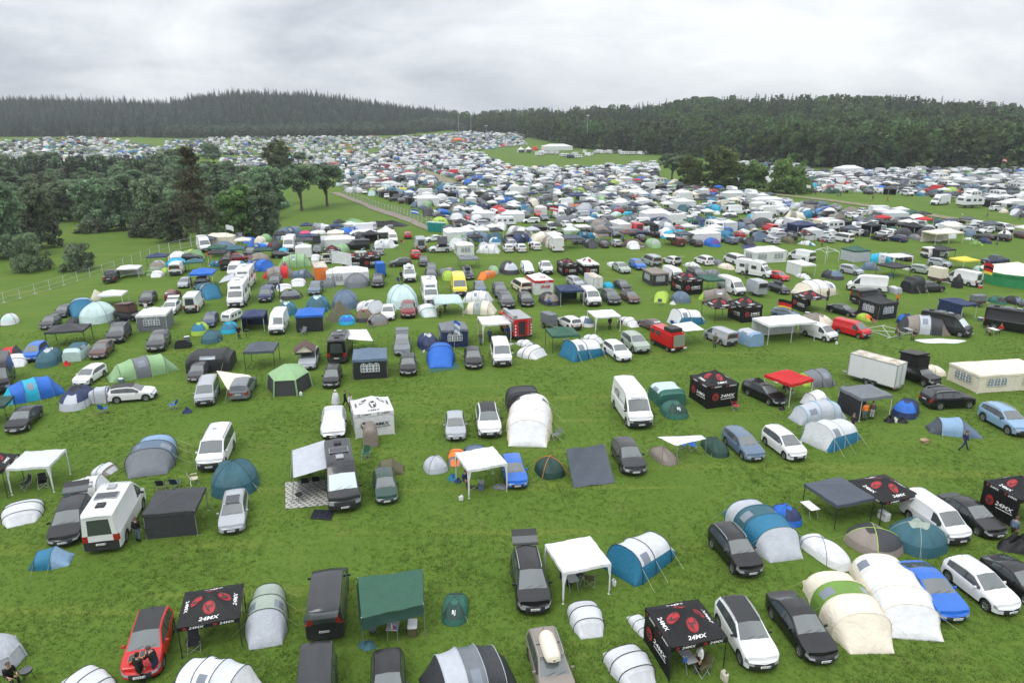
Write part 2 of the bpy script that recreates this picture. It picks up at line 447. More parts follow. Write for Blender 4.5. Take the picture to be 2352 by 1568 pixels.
STY = {
 # top: (distance from the front bumper, height); cowl, roof front, roof rear, foot of the rear window likewise
 'hatch': dict(L=4.1, W=1.76, top=[(0, .60), (.12, .74), (.95, .96), (1.15, .99), (1.95, 1.42), (2.5, 1.47), (3.3, 1.43), (3.75, 1.36), (4.0, 1.0), (4.1, .82)], cowl=1.12, rf=1.93, rr=3.72, wb=4.0,
  belt=(1.0, .90), wins=[(1.35, 2.32), (2.40, 3.25), (3.30, 3.62)], fw=.82, rw=3.38),
 'estate': dict(L=4.65, W=1.82, top=[(0, .60), (.12, .74), (1.05, .97), (1.25, 1.0), (2.1, 1.42), (2.7, 1.47), (3.9, 1.44), (4.3, 1.38), (4.57, 1.0), (4.65, .84)], cowl=1.22, rf=2.08, rr=4.27, wb=4.57,
  belt=(1.02, .91), wins=[(1.45, 2.48), (2.56, 3.45), (3.52, 4.2)], fw=.88, rw=3.6),
 'saloon': dict(L=4.75, W=1.83, top=[(0, .60), (.12, .74), (1.15, .95), (1.35, .98), (2.2, 1.38), (2.7, 1.44), (3.3, 1.40), (3.5, 1.36), (4.15, 1.04), (4.65, 1.0), (4.75, .84)], cowl=1.32, rf=2.18, rr=3.5, wb=4.13,
  belt=(.98, .90), wins=[(1.55, 2.55), (2.63, 3.45), (3.5, 3.8)], fw=.9, rw=3.72),
 'coupe': dict(L=4.3, W=1.84, top=[(0, .56), (.12, .70), (1.15, .90), (1.35, .93), (2.1, 1.28), (2.55, 1.34), (2.9, 1.31), (3.1, 1.26), (4.0, .96), (4.2, .93), (4.3, .8)], cowl=1.32, rf=2.08, rr=3.08, wb=3.95,
  belt=(.94, .86), wins=[(1.55, 2.7), (2.78, 3.3)], fw=.88, rw=3.4),
 'suv': dict(L=4.45, W=1.86, top=[(0, .72), (.12, .88), (1.05, 1.08), (1.25, 1.11), (2.0, 1.56), (2.6, 1.63), (3.6, 1.60), (4.1, 1.52), (4.36, 1.12), (4.45, .92)], cowl=1.22, rf=1.98, rr=4.06, wb=4.36,
  belt=(1.13, 1.02), wins=[(1.45, 2.42), (2.5, 3.38), (3.46, 4.0)], fw=.86, rw=3.55, wr=.36, sill=.27, bump=True),
 'mpv': dict(L=4.5, W=1.84, top=[(0, .66), (.12, .84), (.85, 1.03), (1.0, 1.07), (1.95, 1.60), (2.6, 1.67), (3.7, 1.64), (4.25, 1.56), (4.44, 1.1), (4.5, .9)], cowl=.98, rf=1.93, rr=4.22, wb=4.44,
  belt=(1.08, 1.02), wins=[(1.3, 2.3), (2.38, 3.35), (3.43, 4.15)], fw=.84, rw=3.6, wr=.33),
 'van': dict(L=4.95, W=1.93, top=[(0, .86), (.12, 1.02), (.62, 1.20), (.78, 1.25), (1.62, 1.86), (2.2, 1.95), (4.6, 1.95), (4.86, 1.92), (4.95, 1.84)], cowl=.76, rf=1.6, rr=4.93, wb=4.94,
  belt=(1.12, 1.10), wins=[(1.05, 1.95)], fw=.9, rw=3.85, wr=.34, sill=.25, bump=True, rearglass=True, tumble=.14, taper=.1, round=.5, dark_pillar=False, tlk=(3, 4), orear=[0] * 9),
 'bus': dict(L=4.95, W=1.93, top=[(0, .86), (.12, 1.02), (.62, 1.20), (.78, 1.25), (1.62, 1.86), (2.2, 1.95), (4.5, 1.95), (4.82, 1.91), (4.95, 1.80)], cowl=.76, rf=1.6, rr=4.93, wb=4.94,
  belt=(1.12, 1.10), wins=[(1.05, 1.95), (2.05, 3.3), (3.4, 4.75)], fw=.9, rw=3.85, wr=.34, sill=.25, bump=True, rearglass=True, tumble=.14, taper=.1, round=.5, tlk=(3, 4), orear=[0] * 9),
 'highvan': dict(L=5.95, W=2.05, top=[(0, .92), (.12, 1.10), (.6, 1.32), (.75, 1.38), (1.45, 2.12), (1.9, 2.5), (2.5, 2.6), (5.6, 2.6), (5.88, 2.55), (5.95, 2.45)], cowl=.73, rf=1.45, rr=5.93, wb=5.94,
  belt=(1.25, 1.22), wins=[(1.0, 1.85)], fw=1.0, rw=4.75, wr=.36, sill=.3, bump=True, rearglass=True, tumble=.08, taper=.08, round=.45, dark_pillar=False, tlk=(2, 3), orear=[0] * 9),
 'pickup': dict(L=5.3, W=1.9, top=[(0, .88), (.12, 1.05), (1.2, 1.17), (1.4, 1.2), (2.1, 1.72), (2.6, 1.8), (3.3, 1.78), (3.42, 1.74), (3.55, 1.16), (5.22, 1.14), (5.3, 1.0)], cowl=1.37, rf=2.08, rr=3.42, wb=3.55,
  belt=(1.12, 1.12), wins=[(1.6, 2.5), (2.58, 3.3)], fw=.95, rw=4.2, wr=.39, sill=.35, bump=True),
 'motorhome': dict(L=6.9, W=2.05, top=[(0, .92), (.12, 1.10), (.6, 1.32), (.75, 1.38), (1.4, 2.02), (1.62, 2.2), (1.9, 2.75), (2.5, 2.92), (6.5, 2.92), (6.85, 2.86), (6.9, 2.75)], cowl=.73, rf=1.4, rr=6.88, wb=6.89,
  belt=(1.25, 1.22), wins=[(1.0, 1.8)], fw=1.0, rw=5.3, wr=.36, sill=.32, bump=False, rearglass=False, tumble=.03, taper=.08, round=.45, dark_pillar=False, tlk=(2,), orear=[0] * 9, wide=(2.0, 2.28)),
}
_vcache = {}
def vehicle(style, name, cat, opt=()):
 """opt: rails, panoroof, darkroof, gate (raised tailgate), wing (van roof panels), cargo ..."""
 key = (style, name, tuple(opt))
 if key in _vcache: return _vcache[key]
 s = dict(STY[style])
 if 'darkroof' in opt: s['darkroof'] = True
 V, sets, xs, rings = vehicle_mesh(s)
 parts = []
 for k, fs in sets.items():
  if k == 'body': parts.append(Part('body', sub_mesh(V, fs, 'car_body', 'paint'), 'a'))
  elif k in NAMES: parts.append(Part(NAMES[k][0], sub_mesh(V, fs, NAMES[k][0], NAMES[k][1])))
  elif k.startswith('side_window'): parts.append(Part('side_window', sub_mesh(V, fs, 'side_window', 'glass')))
  elif k.startswith('headlight'): parts.append(Part('headlight', sub_mesh(V, fs, 'headlight', 'lamp')))
  elif k.startswith('tail'): parts.append(Part('tail_light', sub_mesh(V, fs, 'tail_light', 'tail')))
 L, W, xf = s['L'], s['W'], s['L'] / 2
 wr = s.get('wr', .32); f = wr / .32
 def scaled(me):
  if abs(f - 1) < .01: return me
  m2 = me.copy(); a = np.empty(len(m2.vertices) * 3, np.float32); m2.vertices.foreach_get('co', a)
  a = a.reshape(-1, 3) * (f, 1, f); m2.vertices.foreach_set('co', a.ravel()); return m2
 ty, ri, br = [scaled(m) for m in WH]
 rearW = s['wide'][1] if 'wide' in s else W
 for d, sd, ww in ((s['fw'], 1, W), (s['fw'], -1, W), (s['rw'], 1, rearW), (s['rw'], -1, rearW)):
  parts.append(Part('wheel', ty, None, [Part('rim', ri), Part('brake_disc', br)], (xf - d, sd * (ww / 2 - .115), wr)))
 pz = .45 if style in ('hatch', 'estate', 'saloon', 'coupe') else .56
 parts.append(Part('number_plate', PLATE, None, (), (xf + .10 * s.get('nose', 1.0), 0, pz)))
 pm = PLATE.copy(); a = np.empty(len(pm.vertices) * 3, np.float32); pm.vertices.foreach_get('co', a); pm.vertices.foreach_set('co', (a.reshape(-1, 3) * (-1, -1, 1)).ravel())
 parts.append(Part('number_plate', pm, None, (), (-xf - .04, 0, pz + .25 if style not in ('van', 'bus', 'highvan', 'motorhome') else .72)))
 cx = xf - s['cowl']
 for sd in (1, -1):
  parts.append(Part('wing_mirror', MIR[sd], 'mirror', (), (cx - .42, sd * (W / 2 - .02), s['belt'][1] + .08)))
 tx = [xf - a for a, z in s['top']][::-1]; tz = [z for a, z in s['top']][::-1]
 topz = lambda x: lerp(tx, tz, x)
 # wipers and the line of the bonnet
 wp = MB(); wp.tube([(cx + .03, .05, topz(cx) + .05), (cx - .12, .55, topz(cx - .12) + .04)], .007, 4); wp.tube([(cx + .03, -.5, topz(cx) + .05), (cx - .12, .0, topz(cx - .12) + .055)], .007, 4)
 parts.append(Part('wiper', wp.mesh('wiper', 'black', 0)))
 if 'rails' in opt or 'darkrails' in opt:
  for sd in (1, -1):
   y = W / 2 * .955 - s.get('tumble', .36) * (topz(0) - s['belt'][0]) - .07
   mb = MB(); x0, x1 = xf - s['rf'] - .15, xf - s['rr'] + .1
   mb.tube([(x0, sd * y, topz(x0) - .02), (x0 - .15, sd * y, topz(x0 - .15) + .05), ((x0 + x1) / 2, sd * y, topz((x0 + x1) / 2) + .055), (x1 + .15, sd * y, topz(x1 + .15) + .05), (x1, sd * y, topz(x1) - .02)], .022, 6)
   parts.append(Part('roof_rail', mb.mesh('roof_rail', 'metal' if 'rails' in opt else 'black')))
 if 'aerial' in opt or style in ('hatch', 'estate', 'suv', 'mpv'):
  mb = MB(); x = xf - s['rr'] + .25; mb.tube([(x, 0, topz(x)), (x - .12, 0, topz(x) + .2)], [.018, .006], 5)
  parts.append(Part('aerial', mb.mesh('aerial', 'black')))
 if 'gate' in opt:
  x = xf - s['rr'] - .02; z = topz(x) + .03; w = W * .40
  mb = MB(); c, d = .93, .38
  def pt(t, y, o): return (x - t * c * 1.0 + o * d, y, z + t * d * .9 + o * c)
  for (t0, t1, y_, mi) in ((0, .14, 1, 0), (.14, .62, 1, 1), (.62, 1.12, 1, 0)):
   vs = [pt(t0, -w, 0), pt(t0, w, 0), pt(t1, w, 0), pt(t1, -w, 0), pt(t0, -w, .05), pt(t0, w, .05), pt(t1, w, .05), pt(t1, -w, .05)]
   mb.add(vs, [(0, 1, 2, 3), (7, 6, 5, 4), (0, 4, 5, 1), (2, 6, 7, 3), (1, 5, 6, 2), (3, 7, 4, 0)], mi)
  parts.append(Part('tailgate', mb.mesh('tailgate', ['paint', 'glass'], 30), 'a'))
 if 'roofbox' in opt:
  mb = MB(); n = 16
  z = topz(0) + .12
  prof = [(-1.0, .1), (-.98, .8), (-.85, .98), (-.2, 1.05), (.55, 1.0), (.92, .8), (1.0, .2)]
  vs, fs = [], []
  for q, (t, wv) in enumerate(prof):
   for k in range(9):
    a = math.pi * k / 8; vs.append((t * 1.0 - .15, .42 * wv * math.cos(a) * (1 if 0 < k < 8 else 1), z + (.36 * wv ** .5 * math.sin(a)) if 0 < k < 8 else z))
  for q in range(len(prof) - 1):
   for k in range(8): fs.append((q * 9 + k, q * 9 + k + 1, (q + 1) * 9 + k + 1, (q + 1) * 9 + k))
   fs.append((q * 9 + 8, q * 9, (q + 1) * 9, (q + 1) * 9 + 8))
  mb.add(vs, fs)
  box = Part('roof_box', mb.mesh('roof_box', 'plastic', 50, True), 'box')
  b2 = MB()
  for xx in (.35, -.6): b2.tube([(xx, -.62, z - .06), (xx, .62, z - .06)], .02, 6)
  box.kids.append(Part('crossbar', b2.mesh('crossbar', 'black'), None)); parts.append(box)
 if 'solar' in opt:
  mb = MB(); z = topz(-.3) + .07
  mb.box((-.25, 0, z), (1.1, 1.0, .03), mi=0)
  for q in range(4): mb.box((-.25 - .41 + q * .273, 0, z + .017), (.25, .94, .006), mi=1)
  parts.append(Part('solar_panel', mb.mesh('solar_panel', ['metal', 'solar'], 0)))
 if 'camper' in opt:      # roof vents, solar panel, ribs
  z = topz(-1) + .03
  for q, (xx, mi) in enumerate(((.2, 'panel_grey'), (-2.0, 'black'))):
   mb = MB(); mb.box((xx, 0, z + .05), (.55, .5, .1)); me = mb.mesh('roof_vent', mi, 0)
   bm = bmesh.new(); bm.from_mesh(me); bmesh.ops.bevel(bm, geom=bm.edges[:], offset=.03, segments=2, affect='EDGES'); bm.to_mesh(me); bm.free()
   parts.append(Part('roof_vent', me))
  mb = MB(); mb.box((-.85, 0, z + .04), (.75, 1.25, .04), mi=0); mb.box((-.85, 0, z + .062), (.68, 1.18, .006), mi=1)
  parts.append(Part('solar_panel', mb.mesh('solar_panel', ['metal', 'solar'], 0)))
  mb = MB()
  for yy in np.linspace(-.75, .75, 9): mb.box((-.9, yy, topz(-1) + .004 - .05 * (abs(yy) > .7)), (3.6, .03, .03))
  parts.append(Part('roof_rib', mb.mesh('roof_rib', 'paint', 0), 'a'))
 if 'shade' in opt:       # reflective blind behind the windscreen: lies on the glass
  fs = sets['windscreen']; me = sub_mesh(V, fs, 'windscreen_blind', plain('silver_blind', (.55, .62, .62), .35))
  a = np.empty(len(me.vertices) * 3, np.float32); me.vertices.foreach_get('co', a); a = a.reshape(-1, 3); a += (.012, 0, .012); me.vertices.foreach_set('co', a.ravel())
  parts.append(Part('windscreen_blind', me))
 if style == 'motorhome':
  for sd in (1, -1):
   for x0, x1, z0, z1 in ((-.2, .8, 1.5, 2.1), (-2.6, -1.6, 1.6, 2.15)):
    mb = MB(); mb.box(((x0 + x1) / 2, sd * 1.135, (z0 + z1) / 2), (x1 - x0, .03, z1 - z0), mi=0)
    parts.append(Part('side_window', mb.mesh('side_window', 'glass', 0)))
  mb = MB(); mb.box((-1.1, -1.135, 1.35), (.62, .03, 1.9)); parts.append(Part('door', mb.mesh('door', 'panel_grey', 0)))
  mb = MB(); mb.box((1.55, 0, 2.62), (.75, 1.3, .05), ry=.62); parts.append(Part('skylight', mb.mesh('skylight', 'glass', 0)))
  mb = MB(); mb.box((-.6, 0, 2.98), (.6, .6, .1)); mb.box((-2.2, .3, 2.98), (.5, .5, .1)); parts.append(Part('roof_vent', mb.mesh('roof_vent', 'panel_grey', 0)))
  mb = MB(); mb.box((-3.455, 0, 2.0), (.03, 1.3, .5)); parts.append(Part('rear_window', mb.mesh('rear_window', 'glass', 0)))
 # the plain copy for far away: body, glass and wheels in one mesh
 fm = MB(); slots = {'body': 0, 'tail_light_l': 3, 'tail_light_r': 3, 'headlight_l': 4, 'headlight_r': 4}
 o = 0
 vs = list(V)
 for k, fs in sets.items():
  mi = slots.get(k, 1 if ('window' in k or 'windscreen' in k) else (2 if k in ('trim', 'grille', 'roof_glass') else 0))
  for fa in fs: fm.f.append(fa); fm.m.append(mi)
 fm.v = vs
 for d in (s['fw'], s['rw']):
  for sd in (1, -1): fm.lathe([(.001, .1), (wr * .6, .11), (wr, .09), (wr, -.09), (wr * .6, -.11), (.001, -.1)], 12, 'y', (xf - d, sd * (W / 2 - .115), wr), 2)
 far = fm.mesh('far_' + style, ['paint', 'glass', 'black', 'tail', 'lamp'], 32)
 p = Proto(name, cat, parts, far)
 _vcache[key] = p
 return p
def rbox(c, d, bev=.08, seg=2, name='box', mat='paint', rz=0.0):
 mb = MB(); mb.box(c, d, rz); me = mb.mesh(name, mat, 0)
 bm = bmesh.new(); bm.from_mesh(me); bmesh.ops.bevel(bm, geom=bm.edges[:], offset=bev, segments=seg, affect='EDGES'); bm.to_mesh(me); bm.free()
 me.polygons.foreach_set('use_smooth', [True] * len(me.polygons)); me.set_sharp_from_angle(angle=R(40))
 return me
def joined(name, *mbs_mats, smooth=35):
 mb = MB(); mats = []
 for m_, mat in mbs_mats:
  o = len(mb.v); mb.v += m_.v; mb.f += [tuple(i + o for i in f) for f in m_.f]; mb.m += [len(mats)] * len(m_.f); mats.append(mat)
 return mb.mesh(name, mats, smooth)
def caravan():
 prof = [(-2.6, .75), (-2.62, 1.5), (-2.45, 2.3), (-2.1, 2.55), (1.8, 2.55), (2.2, 2.35), (2.65, 1.55), (2.6, .75)]
 def shell(w):
  mb = MB(); vs = [(x, sd * w, z) for sd in (1, -1) for x, z in prof]; n = len(prof)
  fs = [tuple(range(n)), tuple(range(2 * n - 1, n - 1, -1))] + [((i + 1) % n, i, n + i, n + (i + 1) % n) for i in range(n)]
  return mb.add(vs, fs)
 parts = [Part('body', shell(1.12).mesh('caravan_body', 'paint', 30, True), 'a')]
 wins = []
 for sd in (1, -1):
  for x0, x1 in ((-2.0, -.9), (-.2, .5), (1.0, 1.9)):
   mb = MB(); mb.box(((x0 + x1) / 2, sd * 1.12, 1.75), (x1 - x0, .04, .55)); wins.append(mb); parts.append(Part('side_window', mb.mesh('side_window', 'glass', 0)))
 mb = MB(); mb.box((-2.54, 0, 1.85), (.05, 1.7, .55), ry=.12); wins.append(mb); parts.append(Part('rear_window', mb.mesh('rear_window', 'glass', 0)))
 mb = MB(); mb.box((2.47, 0, 1.85), (.05, 1.7, .6), ry=-.5); wins.append(mb); parts.append(Part('front_window', mb.mesh('front_window', 'glass', 0)))
 mb = MB(); mb.tube([(2.6, .6, .5), (3.7, 0, .48)], .05, 6); mb.tube([(2.6, -.6, .5), (3.7, 0, .48)], .05, 6); mb.tube([(3.5, 0, .5), (3.5, 0, .02)], .04, 6)
 parts.append(Part('drawbar', mb.mesh('drawbar', 'metal')))
 for sd in (1, -1): parts.append(Part('wheel', WH[0], None, [Part('rim', WH[1])], (-.2, sd * 1.0, .32)))
 mb = MB(); mb.box((0, 0, .66), (5.0, 2.1, .2)); parts.append(Part('chassis', mb.mesh('chassis', 'black', 0)))
 mb = MB(); mb.box((-.4, .2, 2.6), (.5, .5, .1)); mb.box((1.0, -.2, 2.6), (.4, .4, .1)); parts.append(Part('roof_vent', mb.mesh('roof_vent', 'panel_grey', 0)))
 wm = MB(); [wm.lathe([(.001, .1), (.32, .1), (.32, -.1), (.001, -.1)], 10, 'y', (-.2, sd * 1.05, .32)) for sd in (1, -1)]
 gl = MB(); [(gl.add(m_.v, m_.f)) for m_ in wins]; b = MB(); b.box((0, 0, .62), (5, 2.1, .25)); b.add(wm.v, wm.f)
 sh = shell(1.12); far = joined('far_caravan', (sh, 'paint'), (gl, 'glass'), (b, 'black'), smooth=30)
 return Proto('caravan', 'caravan', parts, far)
def box_trailer():
 L, W, H, z0 = 6.0, 2.3, 2.35, .55
 parts = [Part('body', rbox((0, 0, z0 + H / 2), (L, W, H), .03, 1, 'trailer_body', 'paint'), 'a')]
 mb = MB()
 for y in (-W / 2, W / 2):
  for z in (z0, z0 + H): mb.box((0, y, z), (L + .04, .07, .07))
  for x in (-L / 2, L / 2): mb.box((x, y, z0 + H / 2), (.07, .07, H))
 for x in (-L / 2, L / 2):
  for z in (z0, z0 + H): mb.box((x, 0, z), (.075, W, .075))
 parts.append(Part('frame', mb.mesh('trailer_frame', 'metal', 0)))
 roof = plain('weathered_roof_sheet', (.5, .46, .40), .7)
 nt = roof.node_tree; b = nt.nodes['Principled BSDF']; tc = N(nt, 'ShaderNodeTexCoord'); no = N(nt, 'ShaderNodeTexNoise'); no.inputs['Scale'].default_value = .7; no.inputs['Detail'].default_value = 6
 cr = N(nt, 'ShaderNodeValToRGB'); cr.color_ramp.elements[0].position = .35; cr.color_ramp.elements[0].color = (.30, .24, .17, 1); cr.color_ramp.elements[1].position = .6; cr.color_ramp.elements[1].color = (.62, .58, .5, 1)
 nt.links.new(tc.outputs['Object'], no.inputs['Vector']); nt.links.new(no.outputs['Fac'], cr.inputs['Fac']); nt.links.new(cr.outputs[0], b.inputs['Base Color'])
 mb = MB(); mb.box((0, 0, z0 + H + .008), (L - .12, W - .12, .02)); parts.append(Part('roof', mb.mesh('trailer_roof', roof, 0)))
 for sd in (1, -1):
  mb = MB(); mb.box((-L / 2 - .02, sd * W * .235, z0 + H / 2), (.03, W * .45, H * .93)); d = Part('door', mb.mesh('trailer_door', 'paint', 0), 'a')
  m2 = MB(); m2.tube([(-L / 2 - .05, sd * .12, z0 + .15), (-L / 2 - .05, sd * .12, z0 + H - .15)], .018, 6); m2.box((-L / 2 - .06, sd * .2, z0 + .9), (.03, .2, .04)); d.kids.append(Part('latch', m2.mesh('door_latch', 'metal', 0)))
  parts.append(d)
  for x in (-.35, .45):
   parts.append(Part('wheel', WH[0], None, [Part('rim', WH[1])], (x, sd * (W / 2 + .02), .32)))
  mb = MB(); mb.box((.05, sd * (W / 2 + .03), .68), (1.6, .24, .05)); mb.box((-.78, sd * (W / 2 + .03), .6), (.08, .24, .16)); mb.box((.88, sd * (W / 2 + .03), .6), (.08, .24, .16)); parts.append(Part('mudguard', mb.mesh('mudguard', 'black', 0)))
  mb = MB(); mb.box((-L / 2 - .02, sd * (W / 2 - .15), z0 - .1), (.04, .25, .1)); parts.append(Part('tail_light', mb.mesh('tail_light', 'tail', 0)))
 mb = MB(); mb.box((-L / 2 + .03, 0, z0 - .1), (.08, W, .14)); mb.box((0, 0, z0 - .06), (L, 1.2, .1)); mb.tube([(L / 2, .5, .5), (L / 2 + 1.3, 0, .48)], .05); mb.tube([(L / 2, -.5, .5), (L / 2 + 1.3, 0, .48)], .05)
 mb.tube([(L / 2 + 1.1, 0, .5), (L / 2 + 1.1, 0, .02)], .04)
 parts.append(Part('chassis', mb.mesh('chassis', 'panel_grey')))
 parts.append(Part('number_plate', PLATE, None, (), (-L / 2 - .03, 0, z0 - .1)))
 return Proto('box_trailer', 'trailer', parts)
def small_trailer(cover=None, open_=False):
 parts = [Part('tub', rbox((0, 0, .75), (2.2, 1.25, .42), .03, 1, 'trailer_tub', 'paint'), 'a')]
 if cover: parts.append(Part('tarpaulin_cover', rbox((0, 0, .96 + cover / 2), (2.22, 1.28, cover), .06, 2, 'trailer_cover', 'cloth'), 'b'))
 else:
  mb = MB(); mb.box((0, 0, .965), (2.05, 1.1, .02)); parts.append(Part('load_bed', mb.mesh('load_bed', 'black', 0)))
 for sd in (1, -1):
  parts.append(Part('wheel', WH[0], None, [Part('rim', WH[1])], (-.1, sd * .78, .32)))
  mb = MB(); mb.box((-.1, sd * .78, .69), (.8, .22, .03)); parts.append(Part('mudguard', mb.mesh('mudguard', 'black', 0)))
 mb = MB(); mb.tube([(1.0, .4, .55), (2.2, 0, .5)], .04); mb.tube([(1.0, -.4, .55), (2.2, 0, .5)], .04); mb.tube([(2.0, 0, .5), (2.0, 0, .02)], .03)
 parts.append(Part('drawbar', mb.mesh('drawbar', 'metal')))
 return Proto('small_trailer', 'trailer', parts)
def horse_trailer():
 prof = [(-1.6, .5), (-1.6, 2.15), (-1.35, 2.5), (1.2, 2.5), (1.75, 2.1), (1.9, .5)]
 mb = MB(); n = len(prof); vs = [(x, sd * .85, z) for sd in (1, -1) for x, z in prof]
 mb.add(vs, [tuple(range(n)), tuple(range(2 * n - 1, n - 1, -1))] + [((i + 1) % n, i, n + i, n + (i + 1) % n) for i in range(n)])
 parts = [Part('body', mb.mesh('horse_trailer_body', 'paint', 30, True), 'a')]
 mb = MB(); mb.box((-1.62, 0, 1.9), (.04, 1.5, .7)); parts.append(Part('rear_curtain', mb.mesh('rear_curtain', 'black', 0)))
 mb = MB()
 for y in (-.8, -.4, 0, .4, .8): mb.box((-1.63, y, 1.0), (.05, .05, 1.0))
 mb.box((-1.63, 0, 1.5), (.05, 1.6, .05)); parts.append(Part('ramp_frame', mb.mesh('ramp_frame', 'metal', 0)))
 for sd in (1, -1): parts.append(Part('wheel', WH[0], None, [Part('rim', WH[1])], (-.1, sd * .95, .32)))
 mb = MB(); mb.tube([(1.8, .4, .55), (3.0, 0, .5)], .04); mb.tube([(1.8, -.4, .55), (3.0, 0, .5)], .04); mb.tube([(2.8, 0, .5), (2.8, 0, .02)], .03)
 parts.append(Part('drawbar', mb.mesh('drawbar', 'metal')))
 return Proto('horse_trailer', 'trailer', parts)
def fire_engine():
 parts = [Part('body', rbox((-.9, 0, 1.75), (4.6, 2.35, 2.3), .06, 2, 'engine_body', 'paint'), 'a'), Part('cab', rbox((2.3, 0, 1.55), (1.7, 2.25, 1.95), .16, 3, 'engine_cab', 'paint'), 'a')]
 mb = MB(); mb.box((-.9, 0, 2.92), (4.5, 2.25, .06)); parts.append(Part('roof_deck', mb.mesh('roof_deck', 'panel_grey', 0)))
 mb = MB(); mb.box((-.9, 1.0, 3.15), (4.2, .5, .4)); parts.append(Part('roof_locker', mb.mesh('roof_locker', 'metal', 0)))
 mb = MB(); mb.box((-3.22, .2, 1.75), (.05, .9, 1.75)); parts.append(Part('rear_shutter', mb.mesh('rear_shutter', 'black', 0)))
 mb = MB()
 for y in (-.95, -.6): mb.tube([(-3.27, y, .7), (-3.27, y, 2.9)], .025)
 for z in np.linspace(.8, 2.7, 7): mb.tube([(-3.27, -.95, z), (-3.27, -.6, z)], .02)
 parts.append(Part('ladder', mb.mesh('rear_ladder', 'metal')))
 for sd in (1, -1):
  mb = MB()
  for q in range(4): mb.box((-3.22, sd * 1.05, .9 + q * .4), (.04, .16, .18), rx=.0, mi=0)
  parts.append(Part('chevron_strip', mb.mesh('chevron_strip', 'white', 0)))
  for q, x in enumerate((-2.2, -.9, .5)):
   mb = MB(); mb.box((x, sd * 1.18, 1.9), (1.1, .04, 1.5)); parts.append(Part('side_shutter', mb.mesh('side_shutter', 'metal', 0)))
  mb = MB(); mb.box((2.3, sd * 1.13, 1.95), (1.1, .04, .6)); parts.append(Part('side_window', mb.mesh('side_window', 'glass', 0)))
  for x in (2.2, -1.7):
   mb = MB(); mb.lathe([(.001, .15), (.3, .16), (.48, .12), (.48, -.12), (.3, -.16), (.001, -.15)], 20, 'y'); parts.append(Part('wheel', mb.mesh('tyre', 'rubber'), None, (), (x, sd * 1.0, .48)))
 mb = MB(); mb.box((3.15, 0, 1.95), (.04, 1.95, .75)); parts.append(Part('windscreen', mb.mesh('windscreen', 'glass', 0)))
 mb = MB(); mb.box((2.4, 0, 2.6), (.3, 1.4, .15)); parts.append(Part('beacon_bar', mb.mesh('beacon_bar', plain('blue_lens', (.02, .06, .4), .2), 0)))
 mb = MB(); mb.box((0, 0, .55), (6.0, 1.9, .2)); mb.box((-3.2, 0, .6), (.15, 2.3, .25)); parts.append(Part('chassis', mb.mesh('chassis', 'black', 0)))
 return Proto('fire_engine', 'fire engine', parts)
def old_fire_van():
 parts = [Part('body', rbox((0, 0, 1.35), (4.6, 1.9, 1.8), .22, 4, 'old_van_body', 'paint'), 'a')]
 mb = MB(); mb.box((-2.3, 0, 1.45), (.06, 1.5, 1.35)); parts.append(Part('roller_shutter', mb.mesh('roller_shutter', 'metal', 0)))
 mb = MB(); mb.box((2.27, 0, 1.72), (.1, 1.6, .6)); parts.append(Part('windscreen', mb.mesh('windscreen', 'glass', 0)))
 for sd in (1, -1):
  for x in (1.55, .4):
   mb = MB(); mb.box((x, sd * .945, 1.75), (.8, .04, .5)); parts.append(Part('side_window', mb.mesh('side_window', 'glass', 0)))
  for x in (1.35, -1.35): parts.append(Part('wheel', WH[0], None, [Part('rim', WH[1])], (x, sd * .84, .32)))
  mb = MB(); mb.box((-2.36, sd * .8, .55), (.14, .4, .16)); parts.append(Part('bumper', mb.mesh('bumper', 'pole', 0)))
  mb = MB(); mb.box((-2.31, sd * .83, .85), (.04, .12, .3)); parts.append(Part('tail_light', mb.mesh('tail_light', 'tail', 0)))
 parts.append(Part('roof_tent_bag', rbox((-1.0, 0, 2.48), (1.5, 1.5, .42), .06, 2, 'roof_tent_bag', 'black')))
 mb = MB(); mb.box((0, 0, .42), (4.2, 1.7, .2)); parts.append(Part('chassis', mb.mesh('chassis', 'black', 0)))
 return Proto('old_fire_van', 'van', parts)
